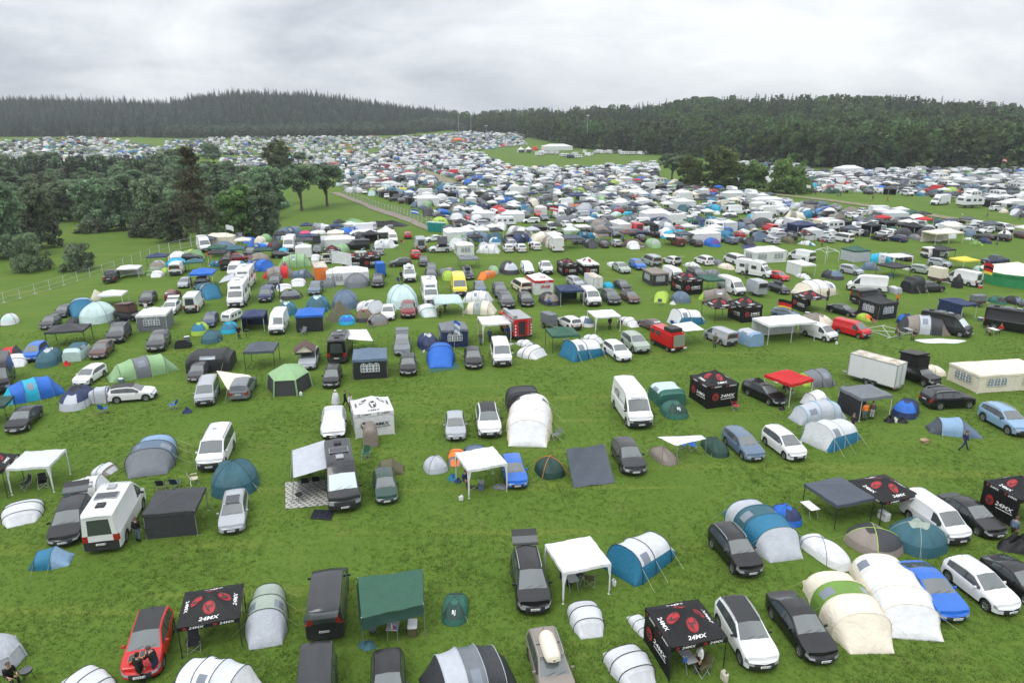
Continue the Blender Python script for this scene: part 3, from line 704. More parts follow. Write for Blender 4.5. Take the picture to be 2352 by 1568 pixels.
# ------------------------------------------------------------------ tents
def spow(v, e): return math.copysign(abs(v) ** e, v)
def islands(fs):
 par = {}
 def fd(a):
  while par.setdefault(a, a) != a: par[a] = par[par[a]]; a = par[a]
  return a
 for f in fs:
  for i in f[1:]: par[fd(f[0])] = fd(i)
 g = {}
 for f in fs: g.setdefault(fd(f[0]), []).append(f)
 return list(g.values())
def tunnel(name, st, slots, band=0, wins=(), ex=.8, door=None, n=16, guys=True, poles='black', endslots=None, sub=4):
 """arched tent: stations (x, half width, height); one colour slot per bay; band = rows of ground strip; wins = (bay, side)"""
 nb = len(st) - 1
 rings, tag = [], []
 for i in range(nb):
  for j in range(sub):
   t = j / sub
   x, w, h = [st[i][q] + (st[i + 1][q] - st[i][q]) * t for q in range(3)]
   sag = 1 - .05 * 4 * t * (1 - t)
   rings.append((x, w * (1 - .03 * 4 * t * (1 - t)), h * sag)); tag.append((i, j))
 rings.append(st[-1])
 V = []
 for x, w, h in rings:
  for k in range(n + 1):
   a = math.pi * k / n
   z = h * max(0, math.sin(a)) ** (ex * .9)
   y = -w * spow(math.cos(a), ex)
   V.append((x + .012 * math.sin(k * 3.1 + x * 5), y, z))
 sets = {}
 for i in range(len(rings) - 1):
  b, j = tag[i]
  for k in range(n):
   key = slots[b]
   if band and (k < band or k >= n - band): key = 'band'
   for wb, ws in wins:
    if wb == b and 1 <= j <= sub - 2 and ((ws < 0 and 3 <= k <= 5) or (ws > 0 and n - 6 <= k <= n - 4) or (ws == 0 and n // 2 - 2 <= k < n // 2 + 2)): key = 'win'
   if door is not None and b == door and n // 2 - 3 <= k < n // 2 + 3 and 0 < j: key = 'door'
   sets.setdefault(key, []).append((i * (n + 1) + k, (i + 1) * (n + 1) + k, (i + 1) * (n + 1) + k + 1, i * (n + 1) + k + 1))
 sets.setdefault(slots[0], []).append(tuple(range(n + 1)))
 m0 = (len(rings) - 1) * (n + 1); sets.setdefault(slots[-1], []).append(tuple(m0 + k for k in range(n + 1))[::-1])
 parts = []
 nm = {'a': 'flysheet', 'b': 'roof_panel', 'c': 'end_panel', 'd': 'side_panel', 'band': 'ground_strip', 'win': 'window', 'door': 'door'}
 for k, fs in sets.items():
  for isl in islands(fs): parts.append(Part(nm[k], sub_mesh(V, isl, nm[k], 'pvc' if k == 'win' else 'cloth', 50), k if k != 'win' else None))
 if poles:
  for x, w, h in st[1:-1]:
   if h < .4: continue
   mb = MB(); mb.tube([(x, -w * 1.006 * spow(math.cos(math.pi * k / 14), ex), h * 1.008 * max(0, math.sin(math.pi * k / 14)) ** (ex * .9)) for k in range(15)], .028, 5)
   parts.append(Part('pole_sleeve', mb.mesh('pole_sleeve', 'plastic'), 'pole'))
 if guys:
  for x, w, h in st[1:-1]:
   for sd in (1, -1):
    mb = MB(); mb.tube([(x, sd * w * .86, h * .62), (x + .1 * sd, sd * (w + 1.0), .02)], .009, 3, cap=False)
    parts.append(Part('guy_line', mb.mesh('guy_line', 'plastic', 0), 'guy'))
 fm = MB(); fm.v = list(V)
 for k, fs in sets.items():
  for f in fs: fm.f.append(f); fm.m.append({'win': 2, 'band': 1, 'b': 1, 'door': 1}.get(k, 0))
 return Proto(name, 'tent', parts, fm.mesh('far_' + name, ['cloth', 'cloth_dark', 'pvc'], 50))
def dome(name, w, l, h, ex=2.6, vest=0.0, door=True, trim=True, sp=2.1, ridge=0.0, n=48, nr=10, two=True):
 """pole-cross dome: rounded square ground plan, a pole over each diagonal, optional porch towards +x"""
 V, sets = [], {}
 def rad(a):
  c, s_ = abs(math.cos(a)) / (l / 2), abs(math.sin(a)) / (w / 2)
  return 1 / (c ** ex + s_ ** ex) ** (1 / ex)
 for j in range(nr + 1):
  t = j / nr
  for k in range(n):
   a = 2 * math.pi * k / n
   r = rad(a)
   if vest and math.cos(a) > 0: r *= 1 + vest * math.cos(a) ** 2
   q = t ** .9
   z = h * math.sqrt(max(0, 1 - q ** sp)) * (1 - .16 * math.cos(2 * a) ** 2 * math.sin(math.pi * min(1, q)) )
   V.append((r * q * math.cos(a) + ridge * (1 - q) * math.copysign(1, math.cos(a)) * 0, r * q * math.sin(a), max(0.0, z) if j < nr else .02))
 for j in range(nr):
  for k in range(n):
   k2 = (k + 1) % n; a = 2 * math.pi * (k + .5) / n; t = (j + .5) / nr
   aa = (a + math.pi) % (2 * math.pi) - math.pi
   sec = int(((aa + math.pi / 4) % (2 * math.pi)) / (math.pi / 2))
   key = 'a' if not two or sec in (1, 3) else 'b'
   if j < 3 and two: key = 'c'
   if door and abs(aa) < .42 and .45 < t < .93: key = 'door'
   if j == nr - 1: key = 'band'
   f = (j * n + k, (j + 1) * n + k, (j + 1) * n + k2, j * n + k2)
   sets.setdefault(key, []).append(f)
 nm = {'a': 'flysheet', 'b': 'end_panel', 'c': 'top_panel', 'band': 'ground_strip', 'door': 'door'}
 parts = [Part(nm[k], sub_mesh(V, i, nm[k], 'cloth', 50), k) for k, fs in sets.items() for i in islands(fs)]
 if trim:
  for a0 in (math.pi / 4, 3 * math.pi / 4):
   pts = []
   for q in range(-10, 11):
    t = abs(q) / 10; a = a0 + (math.pi if q < 0 else 0); r = rad(a) * (1 + (vest * math.cos(a) ** 2 if math.cos(a) > 0 and vest else 0))
    qq = t ** .9
    pts.append((r * qq * math.cos(a), r * qq * math.sin(a), h * math.sqrt(max(0, 1 - qq ** sp)) + .012))
   mb = MB(); mb.tube(pts, .022, 5); parts.append(Part('pole_sleeve', mb.mesh('pole_sleeve', 'plastic'), 'pole'))
 for a in (.8, 2.35, 3.9, 5.5):
  r = rad(a); mb = MB(); mb.tube([(r * .7 * math.cos(a), r * .7 * math.sin(a), h * .6), (r * 1.35 * math.cos(a), r * 1.35 * math.sin(a), .02)], .008, 3, cap=False)
  parts.append(Part('guy_line', mb.mesh('guy_line', 'plastic', 0), 'guy'))
 fm = MB(); fm.v = list(V)
 for k, fs in sets.items():
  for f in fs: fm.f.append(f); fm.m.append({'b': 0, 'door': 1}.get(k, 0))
 return Proto(name, 'tent', parts, fm.mesh('far_' + name, ['cloth', 'cloth_dark'], 50))
def cone_tent(name, r, h, n=4, wall=0.0, twist=math.pi / 4, sag=.12, flare=1.0, wallmat='cloth', polekind='black'):
 V, F = [], []; nr = 8; ns = n * 6 if n <= 8 else n
 for j in range(nr + 1):
  t = j / nr
  for k in range(ns):
   a = 2 * math.pi * k / ns + twist
   if n <= 8:
    m_ = (2 * math.pi / n); loc = ((a - twist) % m_) - m_ / 2; rr = r * math.cos(m_ / 2) / math.cos(loc)
   else: rr = r * (1 + .02 * (k % 2))
   V.append((rr * t * math.cos(a), rr * t * math.sin(a), wall + (h - wall) * (1 - t) ** (1 + sag)))
 for j in range(nr):
  for k in range(ns):
   k2 = (k + 1) % ns; F.append((j * ns + k, (j + 1) * ns + k, (j + 1) * ns + k2, j * ns + k2))
 me = sub_mesh(V, F, 'flysheet', 'cloth', 25)
 parts = [Part('flysheet', me, 'a')]
 if wall:
  mb = MB()
  for k in range(ns):
   a = 2 * math.pi * k / ns + twist; b = 2 * math.pi * (k + 1) / ns + twist
   if k in (0, 1) and n > 8: continue
   ra = .97; A, B = V[nr * ns + k], V[nr * ns + (k + 1) % ns]; o_ = flare
   mb.add([(ra * A[0] * o_, ra * A[1] * o_, 0), (ra * B[0] * o_, ra * B[1] * o_, 0), (ra * B[0], ra * B[1], wall), (ra * A[0], ra * A[1], wall)], [(0, 1, 2, 3)])
  parts.append(Part('wall', mb.mesh('tent_wall', wallmat, 20), 'b'))
  if n <= 8:
   for q in range(n):
    A = V[nr * ns + q * 6]; mb = MB(); mb.tube([(A[0] * flare, A[1] * flare, 0), (A[0], A[1], wall)], .09, 5); parts.append(Part('corner_post', mb.mesh('corner_post', 'cloth'), 'a'))
  mb = MB()
  for k in range(ns if n > 8 else 0):
   a = 2 * math.pi * k / ns + twist; b = 2 * math.pi * (k + 1) / ns + twist; ra = r * 1.01
   mb.add([(ra * math.cos(a), ra * math.sin(a), wall - .35), (ra * math.cos(b), ra * math.sin(b), wall - .3), (ra * math.cos(b), ra * math.sin(b), wall + .03), (ra * math.cos(a), ra * math.sin(a), wall + .03)], [(0, 1, 2, 3)])
  if n > 8: parts.append(Part('valance', mb.mesh('valance', 'cloth', 50), 'c'))
 mb = MB(); mb.tube([(0, 0, 0), (0, 0, h + .12)], .03, 6); parts.append(Part('centre_pole', mb.mesh('centre_pole', polekind)))
 fm = MB(); fm.v = list(V); fm.f = list(F); fm.m = [0] * len(F)
 return Proto(name, 'tent', parts, fm.mesh('far_' + name, ['cloth'], 25))
# ------------------------------------------------------------------ lettering
_tx = {}
def text_polys(s, bold=.02):
 """flat outline of a word in the built-in type, as vertices and faces (1 unit high)"""
 if (s, bold) in _tx: return _tx[(s, bold)]
 cu = bpy.data.curves.new('lettering', 'FONT'); cu.body = s; cu.size = 1.4; cu.offset = bold; cu.resolution_u = 2; cu.align_x = 'CENTER'; cu.align_y = 'CENTER'
 o = bpy.data.objects.new('lettering', cu); COL.objects.link(o)
 bpy.context.view_layer.update()
 me = bpy.data.meshes.new_from_object(o.evaluated_get(bpy.context.evaluated_depsgraph_get()))
 r = ([tuple(v.co[:2]) for v in me.vertices], [tuple(p.vertices) for p in me.polygons])
 bpy.data.objects.remove(o); bpy.data.curves.remove(cu); bpy.data.meshes.remove(me)
 _tx[(s, bold)] = r
 return r
def logo24(sc):
 v, f = text_polys('24MX', .022)
 return [((x + .22 * y) * 1.45 * sc, y * sc) for x, y in v], f
def letter(root, txt, P, X, Y, size, mat, bold=.02, name='lettering'):
 """a word on a thing: P its middle, X and Y the reading and the upward direction, all in the thing's own axes"""
 v, f = text_polys(txt, bold); P, X, Y = Vector(P), Vector(X).normalized(), Vector(Y).normalized()
 mb = MB(); mb.add([P + X * a * size + Y * b * size for a, b in v], f)
 o = bpy.data.objects.new(name, mb.mesh(name, mat, 0)); COL.objects.link(o); o.parent = root
def disc(r, n=24, r0=0.0):
 if r0 == 0: return [(r * math.cos(2 * math.pi * k / n), r * math.sin(2 * math.pi * k / n)) for k in range(n)], [tuple(range(n))]
 v = [(q * math.cos(2 * math.pi * k / n), q * math.sin(2 * math.pi * k / n)) for q in (r, r0) for k in range(n)]
 return v, [(k, (k + 1) % n, n + (k + 1) % n, n + k) for k in range(n)]
MASK = [(-.62, .66), (-.30, .26), (0, .34), (.30, .26), (.62, .66), (.60, .18), (.46, -.22), (.16, -.60), (0, -.78), (-.16, -.60), (-.46, -.22), (-.60, .18)]
def emblem(r, fg, bg):
 """round badge with a horned mask: (verts, faces, material) layers, each a little above the last"""
 L = []
 v, f = disc(r); L.append((v, f, fg, 0.0))
 v, f = disc(r * .93, 24, r * .86); L.append((v, f, bg, .014))
 m = [(x * r, y * r) for x, y in MASK]; L.append((m, [(11, 0, 1), (1, 2, 9, 10), (1, 10, 11), (2, 3, 6, 7), (3, 4, 5), (3, 5, 6), (2, 7, 8, 9)], bg, .026))
 for sd in (1, -1):
  e = [(sd * .40 * r, .12 * r), (sd * .12 * r, -.04 * r), (sd * .36 * r, -.10 * r)]; L.append((e, [(0, 1, 2)], fg, .036))
 return L
def on_plane(mb, layer, P, mats):
 """lay a flat outline onto a surface: P maps (a, b, lift) to a point"""
 v, f, mat, up = layer
 if mat not in mats: mats.append(mat)
 mb.add([P(a, b, up) for a, b in v], f, mats.index(mat))
def gazebo(name, w=3.0, l=3.0, eave=2.0, rise=.75, val=.25, walls='', wins='', logo=None, legs='pole', conc=1.2, vent=False, flat=False, panel_logo=True, wallkind='b', drop=0.0, legcols=None, cat='pavilion'):
 """pop-up pavilion; walls/wins: letters among f b l r (front is +x); logo: (ink, ground)"""
 hw, hl = w / 2, l / 2
 ri = max(0, hl - hw)       # half ridge along y when longer than wide; x is across
 rj = max(0, hw - hl)
 m_ = min(hw, hl)
 def zr(x, y):
  d = max(max(0, abs(x) - rj) / m_, max(0, abs(y) - ri) / m_)
  return eave + rise * max(0, 1 - d) ** conc + .018 * math.sin(x * 4 + y * 3) + .012 * math.sin(x * 7 - y * 9) - .05 * math.sin(math.pi * d) * math.cos(2 * math.atan2(y, x)) ** 2
 n = 14
 xs = sorted(set([round(-hw + w * i / n, 4) for i in range(n + 1)] + [0.0])); ys = sorted(set([round(-hl + l * i / n, 4) for i in range(n + 1)] + [-ri, ri, 0.0]))
 mb = MB(); V = [(x, y, zr(x, y)) for x in xs for y in ys]; ny = len(ys); F = []
 for i in range(len(xs) - 1):
  for j in range(ny - 1):
   a, b, c, d = i * ny + j, (i + 1) * ny + j, (i + 1) * ny + j + 1, i * ny + j + 1
   xm, ym = (xs[i] + xs[i + 1]) / 2, (ys[j] + ys[j + 1]) / 2
   if xm * ym > 0: F += [(a, b, c), (a, c, d)]
   else: F += [(a, b, d), (b, c, d)]
 me = sub_mesh(V, F, 'canopy', 'cloth', 14)
 canopy = Part('canopy', me, 'a')
 mb = MB()
 # valance: the hanging edge, slightly wavy
 per = [(hw, -hl, hw, hl), (hw, hl, -hw, hl), (-hw, hl, -hw, -hl), (-hw, -hl, hw, -hl)]
 for x0, y0, x1, y1 in per:
  vs = []
  for i in range(13):
   t = i / 12; x, y = x0 + (x1 - x0) * t, y0 + (y1 - y0) * t
   bow = 1.0 + .006
   z = zr(x * .999, y * .999); dv = val + (.10 * (abs(2 * t - 1) ** 4) * drop)
   vs += [(x * bow, y * bow, z), (x * (bow + .006), y * (bow + .006), z - dv)]
  mb.add(vs, [(2 * i, 2 * i + 1, 2 * i + 3, 2 * i + 2) for i in range(12)])
 valance = Part('valance', mb.mesh('valance', 'cloth', 40), 'v'); canopy.kids.append(valance)
 parts = [canopy]
 for sx in (1, -1):
  for sy in (1, -1):
   mb = MB(); mb.tube([(sx * (hw - .04), sy * (hl - .04), 0), (sx * (hw - .04), sy * (hl - .04), eave)], .03, 6); mb.box((sx * (hw - .04), sy * (hl - .04), .01), (.12, .12, .02))
   parts.append(Part('leg', mb.mesh('leg', legs if legs in M else 'metal')))
   if flat:    # strip of fabric down each leg
    mb = MB(); x, y = sx * (hw + .01), sy * (hl + .01)
    mb.add([(x, y, eave), (x, y - sy * .28, eave), (x, y - sy * .10, eave - .8), (x, y - sy * .08, .25), (x, y, .25)], [(0, 1, 2, 3, 4)])
    mb.add([(x, y, eave), (x - sx * .28, y, eave), (x - sx * .10, y, eave - .8), (x - sx * .08, y, .25), (x, y, .25)], [(0, 1, 2, 3, 4)])
    parts.append(Part('leg_sleeve', mb.mesh('leg_sleeve', 'cloth', 0), 'v'))
 if ri > .5:
  for y in (0,):
   for sx in (1, -1):
    mb = MB(); mb.tube([(sx * (hw - .04), y, 0), (sx * (hw - .04), y, eave)], .03, 6); parts.append(Part('leg', mb.mesh('leg', 'pole')))
 side = {'f': (hw - .02, 0, math.pi / 2, l), 'b': (-hw + .02, 0, -math.pi / 2, l), 'r': (0, -hl + .02, 0, w), 'l': (0, hl - .02, math.pi, w)}
 fw_walls = []
 for c in walls:
  x, y, a, ln = side[c]
  ca, sa = math.cos(a), math.sin(a)
  def P(u_, z_, up, x=x, y=y, ca=ca, sa=sa):
   # outward normal is (sa, -ca)
   return (x + u_ * ca + sa * up, y + u_ * sa - ca * up, z_)
  mb = MB(); nu, nz = 12, 6
  vs = []
  for i in range(nu + 1):
   for j in range(nz + 1):
    u_ = -ln / 2 + ln * i / nu; z_ = .02 + (eave - .04) * j / nz
    vs.append(P(u_, z_, .025 * math.sin(i * 2.3 + j * .9) * math.sin(math.pi * j / nz) - .03 * math.sin(math.pi * i / nu) * (1 - j / nz)))
  mb.add(vs, [(i * (nz + 1) + j, (i + 1) * (nz + 1) + j, (i + 1) * (nz + 1) + j + 1, i * (nz + 1) + j + 1) for i in range(nu) for j in range(nz)])
  wp = Part('wall', mb.mesh('wall', 'cloth', 50), 'b'); parts.append(wp); fw_walls.append(mb)
  if c in wins:
   cs = [0] if ln < 4 else [-ln / 4, ln / 4]
   for cx_ in cs:
    m1 = MB(); m2 = MB(); ww = .5
    for q in (-1, 0, 1):
     u0 = cx_ + q * (ww + .05)
     arch = [(u0 - ww / 2, .75), (u0 + ww / 2, .75)] + [(u0 + ww / 2 * math.cos(t), 1.35 + ww / 2 * math.sin(t)) for t in np.linspace(0, math.pi, 9)]
     m1.add([P(a_, b_, .045) for a_, b_ in arch], [tuple(range(len(arch)))])
     def strip(a0, b0, a1, b1, t=.022):
      d = math.hypot(a1 - a0, b1 - b0); nx_, nz_ = -(b1 - b0) / d * t, (a1 - a0) / d * t
      m2.add([P(a0 + nx_, b0 + nz_, .052), P(a0 - nx_, b0 - nz_, .052), P(a1 - nx_, b1 - nz_, .052), P(a1 + nx_, b1 + nz_, .052)], [(0, 1, 2, 3)])
     for k in range(2, len(arch) - 1): strip(*arch[k], *arch[k + 1])
     strip(*arch[0], *arch[1]); strip(*arch[0], *arch[-1]); strip(*arch[1], *arch[2])
     strip(u0, .75, u0, 1.6); strip(u0 - ww / 2, 1.05, u0 + ww / 2, 1.05); strip(u0 - ww / 2, 1.35, u0 + ww / 2, 1.35)
    wp.kids.append(Part('window', m1.mesh('window', 'pvc', 0))); wp.kids.append(Part('window_bars', m2.mesh('window_bars', 'muntin', 0)))
  if logo and c in walls:
   mats = []; mb = MB(); fl = -1 if True else 1
   def PW(a, b, up): return P(a, b, .06 + up)
   for layer in emblem(.34, logo[0], logo[1]): on_plane(mb, ([(a - .75, b + 1.0) for a, b in layer[0]], layer[1], layer[2], layer[3]), PW, mats)
   v, f = logo24(.27); on_plane(mb, ([(a + .42, b + 1.02) for a, b in v], f, logo[2], .0), PW, mats)
   on_plane(mb, ([(-.2, .72), (1.15, .78), (1.15, .83), (-.2, .77)], [(0, 1, 2, 3)], logo[2], .0), PW, mats)
   wp.kids.append(Part('emblem_and_lettering', mb.mesh('wall_lettering', mats, 0)))
 if logo:
  # one badge and word on each roof slope, two on every valance
  for a in (0, math.pi / 2, math.pi, -math.pi / 2):
   ca, sa = math.cos(a), math.sin(a); half = hw if abs(ca) > .5 else hl
   mats = []; mb = MB()
   def PR(u_, b, up):      # u across, b up the slope measured from the eave
    r_ = half - b
    x, y = r_ * ca - u_ * sa, r_ * sa + u_ * ca
    return (x, y, zr(x, y) + .015 + up)
   for layer in emblem(.31, logo[0], logo[1]): on_plane(mb, ([(p, q + .80) for p, q in layer[0]], layer[1], layer[2], layer[3]), PR, mats)
   v, f = logo24(.19); on_plane(mb, ([(p, q + .28) for p, q in v], f, logo[2], .004), PR, mats)
   canopy.kids.append(Part('emblem_and_lettering', mb.mesh('roof_lettering', mats, 0)))
   mats = []; mb = MB()
   def PV(u_, b, up):
    r_ = half * 1.012 + .012 + up
    return (r_ * ca - u_ * sa, r_ * sa + u_ * ca, eave - val / 2 + b)
   for uc in (-.75, .72):
    for layer in emblem(.10, logo[0], logo[1]): on_plane(mb, ([(p + uc - .40, q) for p, q in layer[0]], layer[1], layer[2], layer[3]), PV, mats)
    v, f = logo24(.14); on_plane(mb, ([(p + uc + .17, q) for p, q in v], f, logo[2], 0), PV, mats)
   valance.kids.append(Part('emblem_and_lettering', mb.mesh('valance_lettering', mats, 0)))
 if vent:
  mb = MB(); z = eave + rise * .80
  q = .38 * m_
  mb.add([(q, q, z), (-q, q, z), (-q, -q, z), (q, -q, z), (0, 0, eave + rise + .16)], [(0, 1, 4), (1, 2, 4), (2, 3, 4), (3, 0, 4)])
  canopy.kids.append(Part('vent_cap', mb.mesh('vent_cap', 'cloth', 10), 'a'))
 fm = MB(); fm.add(V, F, 0)
 for x0, y0, x1, y1 in per: fm.add([(x0, y0, eave), (x1, y1, eave), (x1, y1, eave - val), (x0, y0, eave - val)], [(0, 1, 2, 3)], 0)
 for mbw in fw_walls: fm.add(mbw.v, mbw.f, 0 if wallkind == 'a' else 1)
 for sx in (1, -1):
  for sy in (1, -1): fm.tube([(sx * (hw - .04), sy * (hl - .04), 0), (sx * (hw - .04), sy * (hl - .04), eave)], .04, 4, 2)
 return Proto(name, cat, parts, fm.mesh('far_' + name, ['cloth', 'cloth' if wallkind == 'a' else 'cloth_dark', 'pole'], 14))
# ------------------------------------------------------------------ awnings, sails, covers, tarps
def sheet(pts, name, nu=10, nv=8, sag=.12, mat='cloth', thick=.01, noise=.02, smooth=60):
 """cloth stretched between four corners with sag and folds"""
 a, b, c, d = [Vector(p) for p in pts]; V = []
 for i in range(nu + 1):
  for j in range(nv + 1):
   u, v = i / nu, j / nv
   p = (a * (1 - u) + b * u) * (1 - v) + (d * (1 - u) + c * u) * v
   p.z -= sag * 16 * u * (1 - u) * v * (1 - v) * .5
   p.z += noise * math.sin(u * 9 + v * 4) * math.sin(v * 7 + u * 3)
   V.append(tuple(p))
 F = [(i * (nv + 1) + j, (i + 1) * (nv + 1) + j, (i + 1) * (nv + 1) + j + 1, i * (nv + 1) + j + 1) for i in range(nu) for j in range(nv)]
 mb = MB(); mb.add(V, F); return mb
def heap(name, rx, ry, h, seed=1, n=28, nr=9, rough=.35, mat='cloth'):
 """a crumpled cloth or bag lying on the ground"""
 r_ = random.Random(seed); ph = [r_.uniform(0, 6.28) for _ in range(8)]
 V = []
 for j in range(nr + 1):
  t = j / nr
  for k in range(n):
   a = 2 * math.pi * k / n
   e = 1 + .16 * math.sin(2 * a + ph[0]) + .10 * math.sin(5 * a + ph[1])
   z = h * (1 - t ** 2.2) * (1 + rough * math.sin(3 * a + ph[2] + 5 * t) * math.sin(4 * t + ph[3]) + .5 * rough * math.sin(7 * a + ph[4] + 3 * t))
   V.append((rx * e * t * math.cos(a), ry * e * t * math.sin(a), max(.01, z)))
 F = [(j * n + k, (j + 1) * n + k, (j + 1) * n + (k + 1) % n, j * n + (k + 1) % n) for j in range(nr) for k in range(n)]
 return sub_mesh(V, F, name, mat, 40)
# ------------------------------------------------------------------ camp furniture
def chair():
 s = .26
 seat = MB(); seat.add(sheet([(-s, -s, .46), (s, -s, .43), (s, s, .43), (-s, s, .46)], 'x', 6, 6, .08).v, sheet([(-s, -s, .46), (s, -s, .43), (s, s, .43), (-s, s, .46)], 'x', 6, 6, .08).f)
 back = sheet([(-s, -s, .46), (-s, s, .46), (-s - .18, s, .95), (-s - .18, -s, .95)], 'x', 6, 6, .02)
 parts = [Part('seat', seat.mesh('seat', 'cloth', 60), 'a'), Part('backrest', back.mesh('backrest', 'cloth', 60), 'a')]
 for sy in (1, -1):
  arm = MB(); arm.box((.02, sy * .31, .66), (.46, .08, .02)); parts.append(Part('armrest', arm.mesh('armrest', 'cloth', 0), 'a'))
 for p, q in (((-s, -.3, 0), (s, -.3, .64)), ((s, -.3, 0), (-s, -.3, .64)), ((-s, .3, 0), (s, .3, .64)), ((s, .3, 0), (-s, .3, .64)), ((-s, -.3, 0), (-s, .3, .45)), ((-s, .3, 0), (-s, -.3, .45)), ((s, -.3, 0), (s, .3, .42)), ((s, .3, 0), (s, -.3, .42)), ((-s, -.3, .4), (-s - .18, -.27, .97)), ((-s, .3, .4), (-s - .18, .27, .97))):
  mb = MB(); mb.tube([p, q], .011, 5); parts.append(Part('leg', mb.mesh('leg', 'metal', 0)))
 return Proto('camping_chair', 'chair', parts)
def table(L=1.2, W=.6, H=.72, top='panel_grey', things=True):
 parts = [Part('table_top', rbox((0, 0, H), (L, W, .03), .008, 1, 'table_top', top))]
 for sx in (1, -1):
  for sy in (1, -1):
   mb = MB(); mb.tube([(sx * L * .45, sy * W * .42, 0), (sx * L * .2, sy * W * .42, H - .02)], .014, 5); parts.append(Part('leg', mb.mesh('leg', 'metal', 0)))
 return Proto('folding_table', 'table', parts)
def bottle():
 mb = MB(); mb.lathe([(.001, 0), (.045, 0), (.045, .18), (.016, .24), (.016, .29), (.001, .29)], 10)
 return Proto('bottle', 'bottle', [Part('body', mb.mesh('bottle_body', 'plastic'), 'a'), Part('cap', (lambda m: m.mesh('bottle_cap', 'white'))(MB().lathe([(.001, .31), (.018, .31), (.018, .28)], 8)))])
def cooler():
 return Proto('cool_box', 'cool box', [Part('body', rbox((0, 0, .2), (.6, .38, .4), .03, 2, 'cooler_body', 'plastic'), 'a'), Part('lid', rbox((0, 0, .44), (.62, .4, .08), .03, 2, 'cooler_lid', 'plastic'), 'b'), Part('handle', (lambda m: m.mesh('handle', 'black'))(MB().tube([(-.3, -.22, .36), (-.3, -.26, .44), (.3, -.26, .44), (.3, -.22, .36)], .012, 5)))])
def jerry():
 return Proto('water_canister', 'canister', [Part('body', rbox((0, 0, .2), (.32, .2, .4), .05, 3, 'canister_body', 'plastic'), 'a'), Part('cap', (lambda m: m.mesh('cap', 'black'))(MB().lathe([(.001, .45), (.035, .45), (.035, .38)], 10, 'z', (.08, 0, 0)))), Part('handle', (lambda m: m.mesh('handle', 'plastic'))(MB().tube([(-.1, 0, .39), (-.08, 0, .46), (.03, 0, .46), (.04, 0, .39)], .014, 5)), 'a')])
def grill():
 parts = [Part('bowl', (lambda m: m.mesh('bowl', 'black'))(MB().lathe([(.001, .5), (.15, .52), (.25, .6), (.28, .72), (.26, .72), (.24, .62), (.001, .54)], 20)))]
 mb = MB()
 for y in np.linspace(-.22, .22, 10): mb.tube([(-math.sqrt(.068 - y * y) if y * y < .068 else 0, y, .72), (math.sqrt(.068 - y * y) if y * y < .068 else 0, y, .72)], .008, 4)
 parts.append(Part('grate', mb.mesh('grate', 'metal')))
 for k in range(3):
  a = k * 2.1; mb = MB(); mb.tube([(.2 * math.cos(a), .2 * math.sin(a), .56), (.3 * math.cos(a), .3 * math.sin(a), 0)], .014, 5); parts.append(Part('leg', mb.mesh('leg', 'black')))
 return Proto('kettle_grill', 'grill', parts)
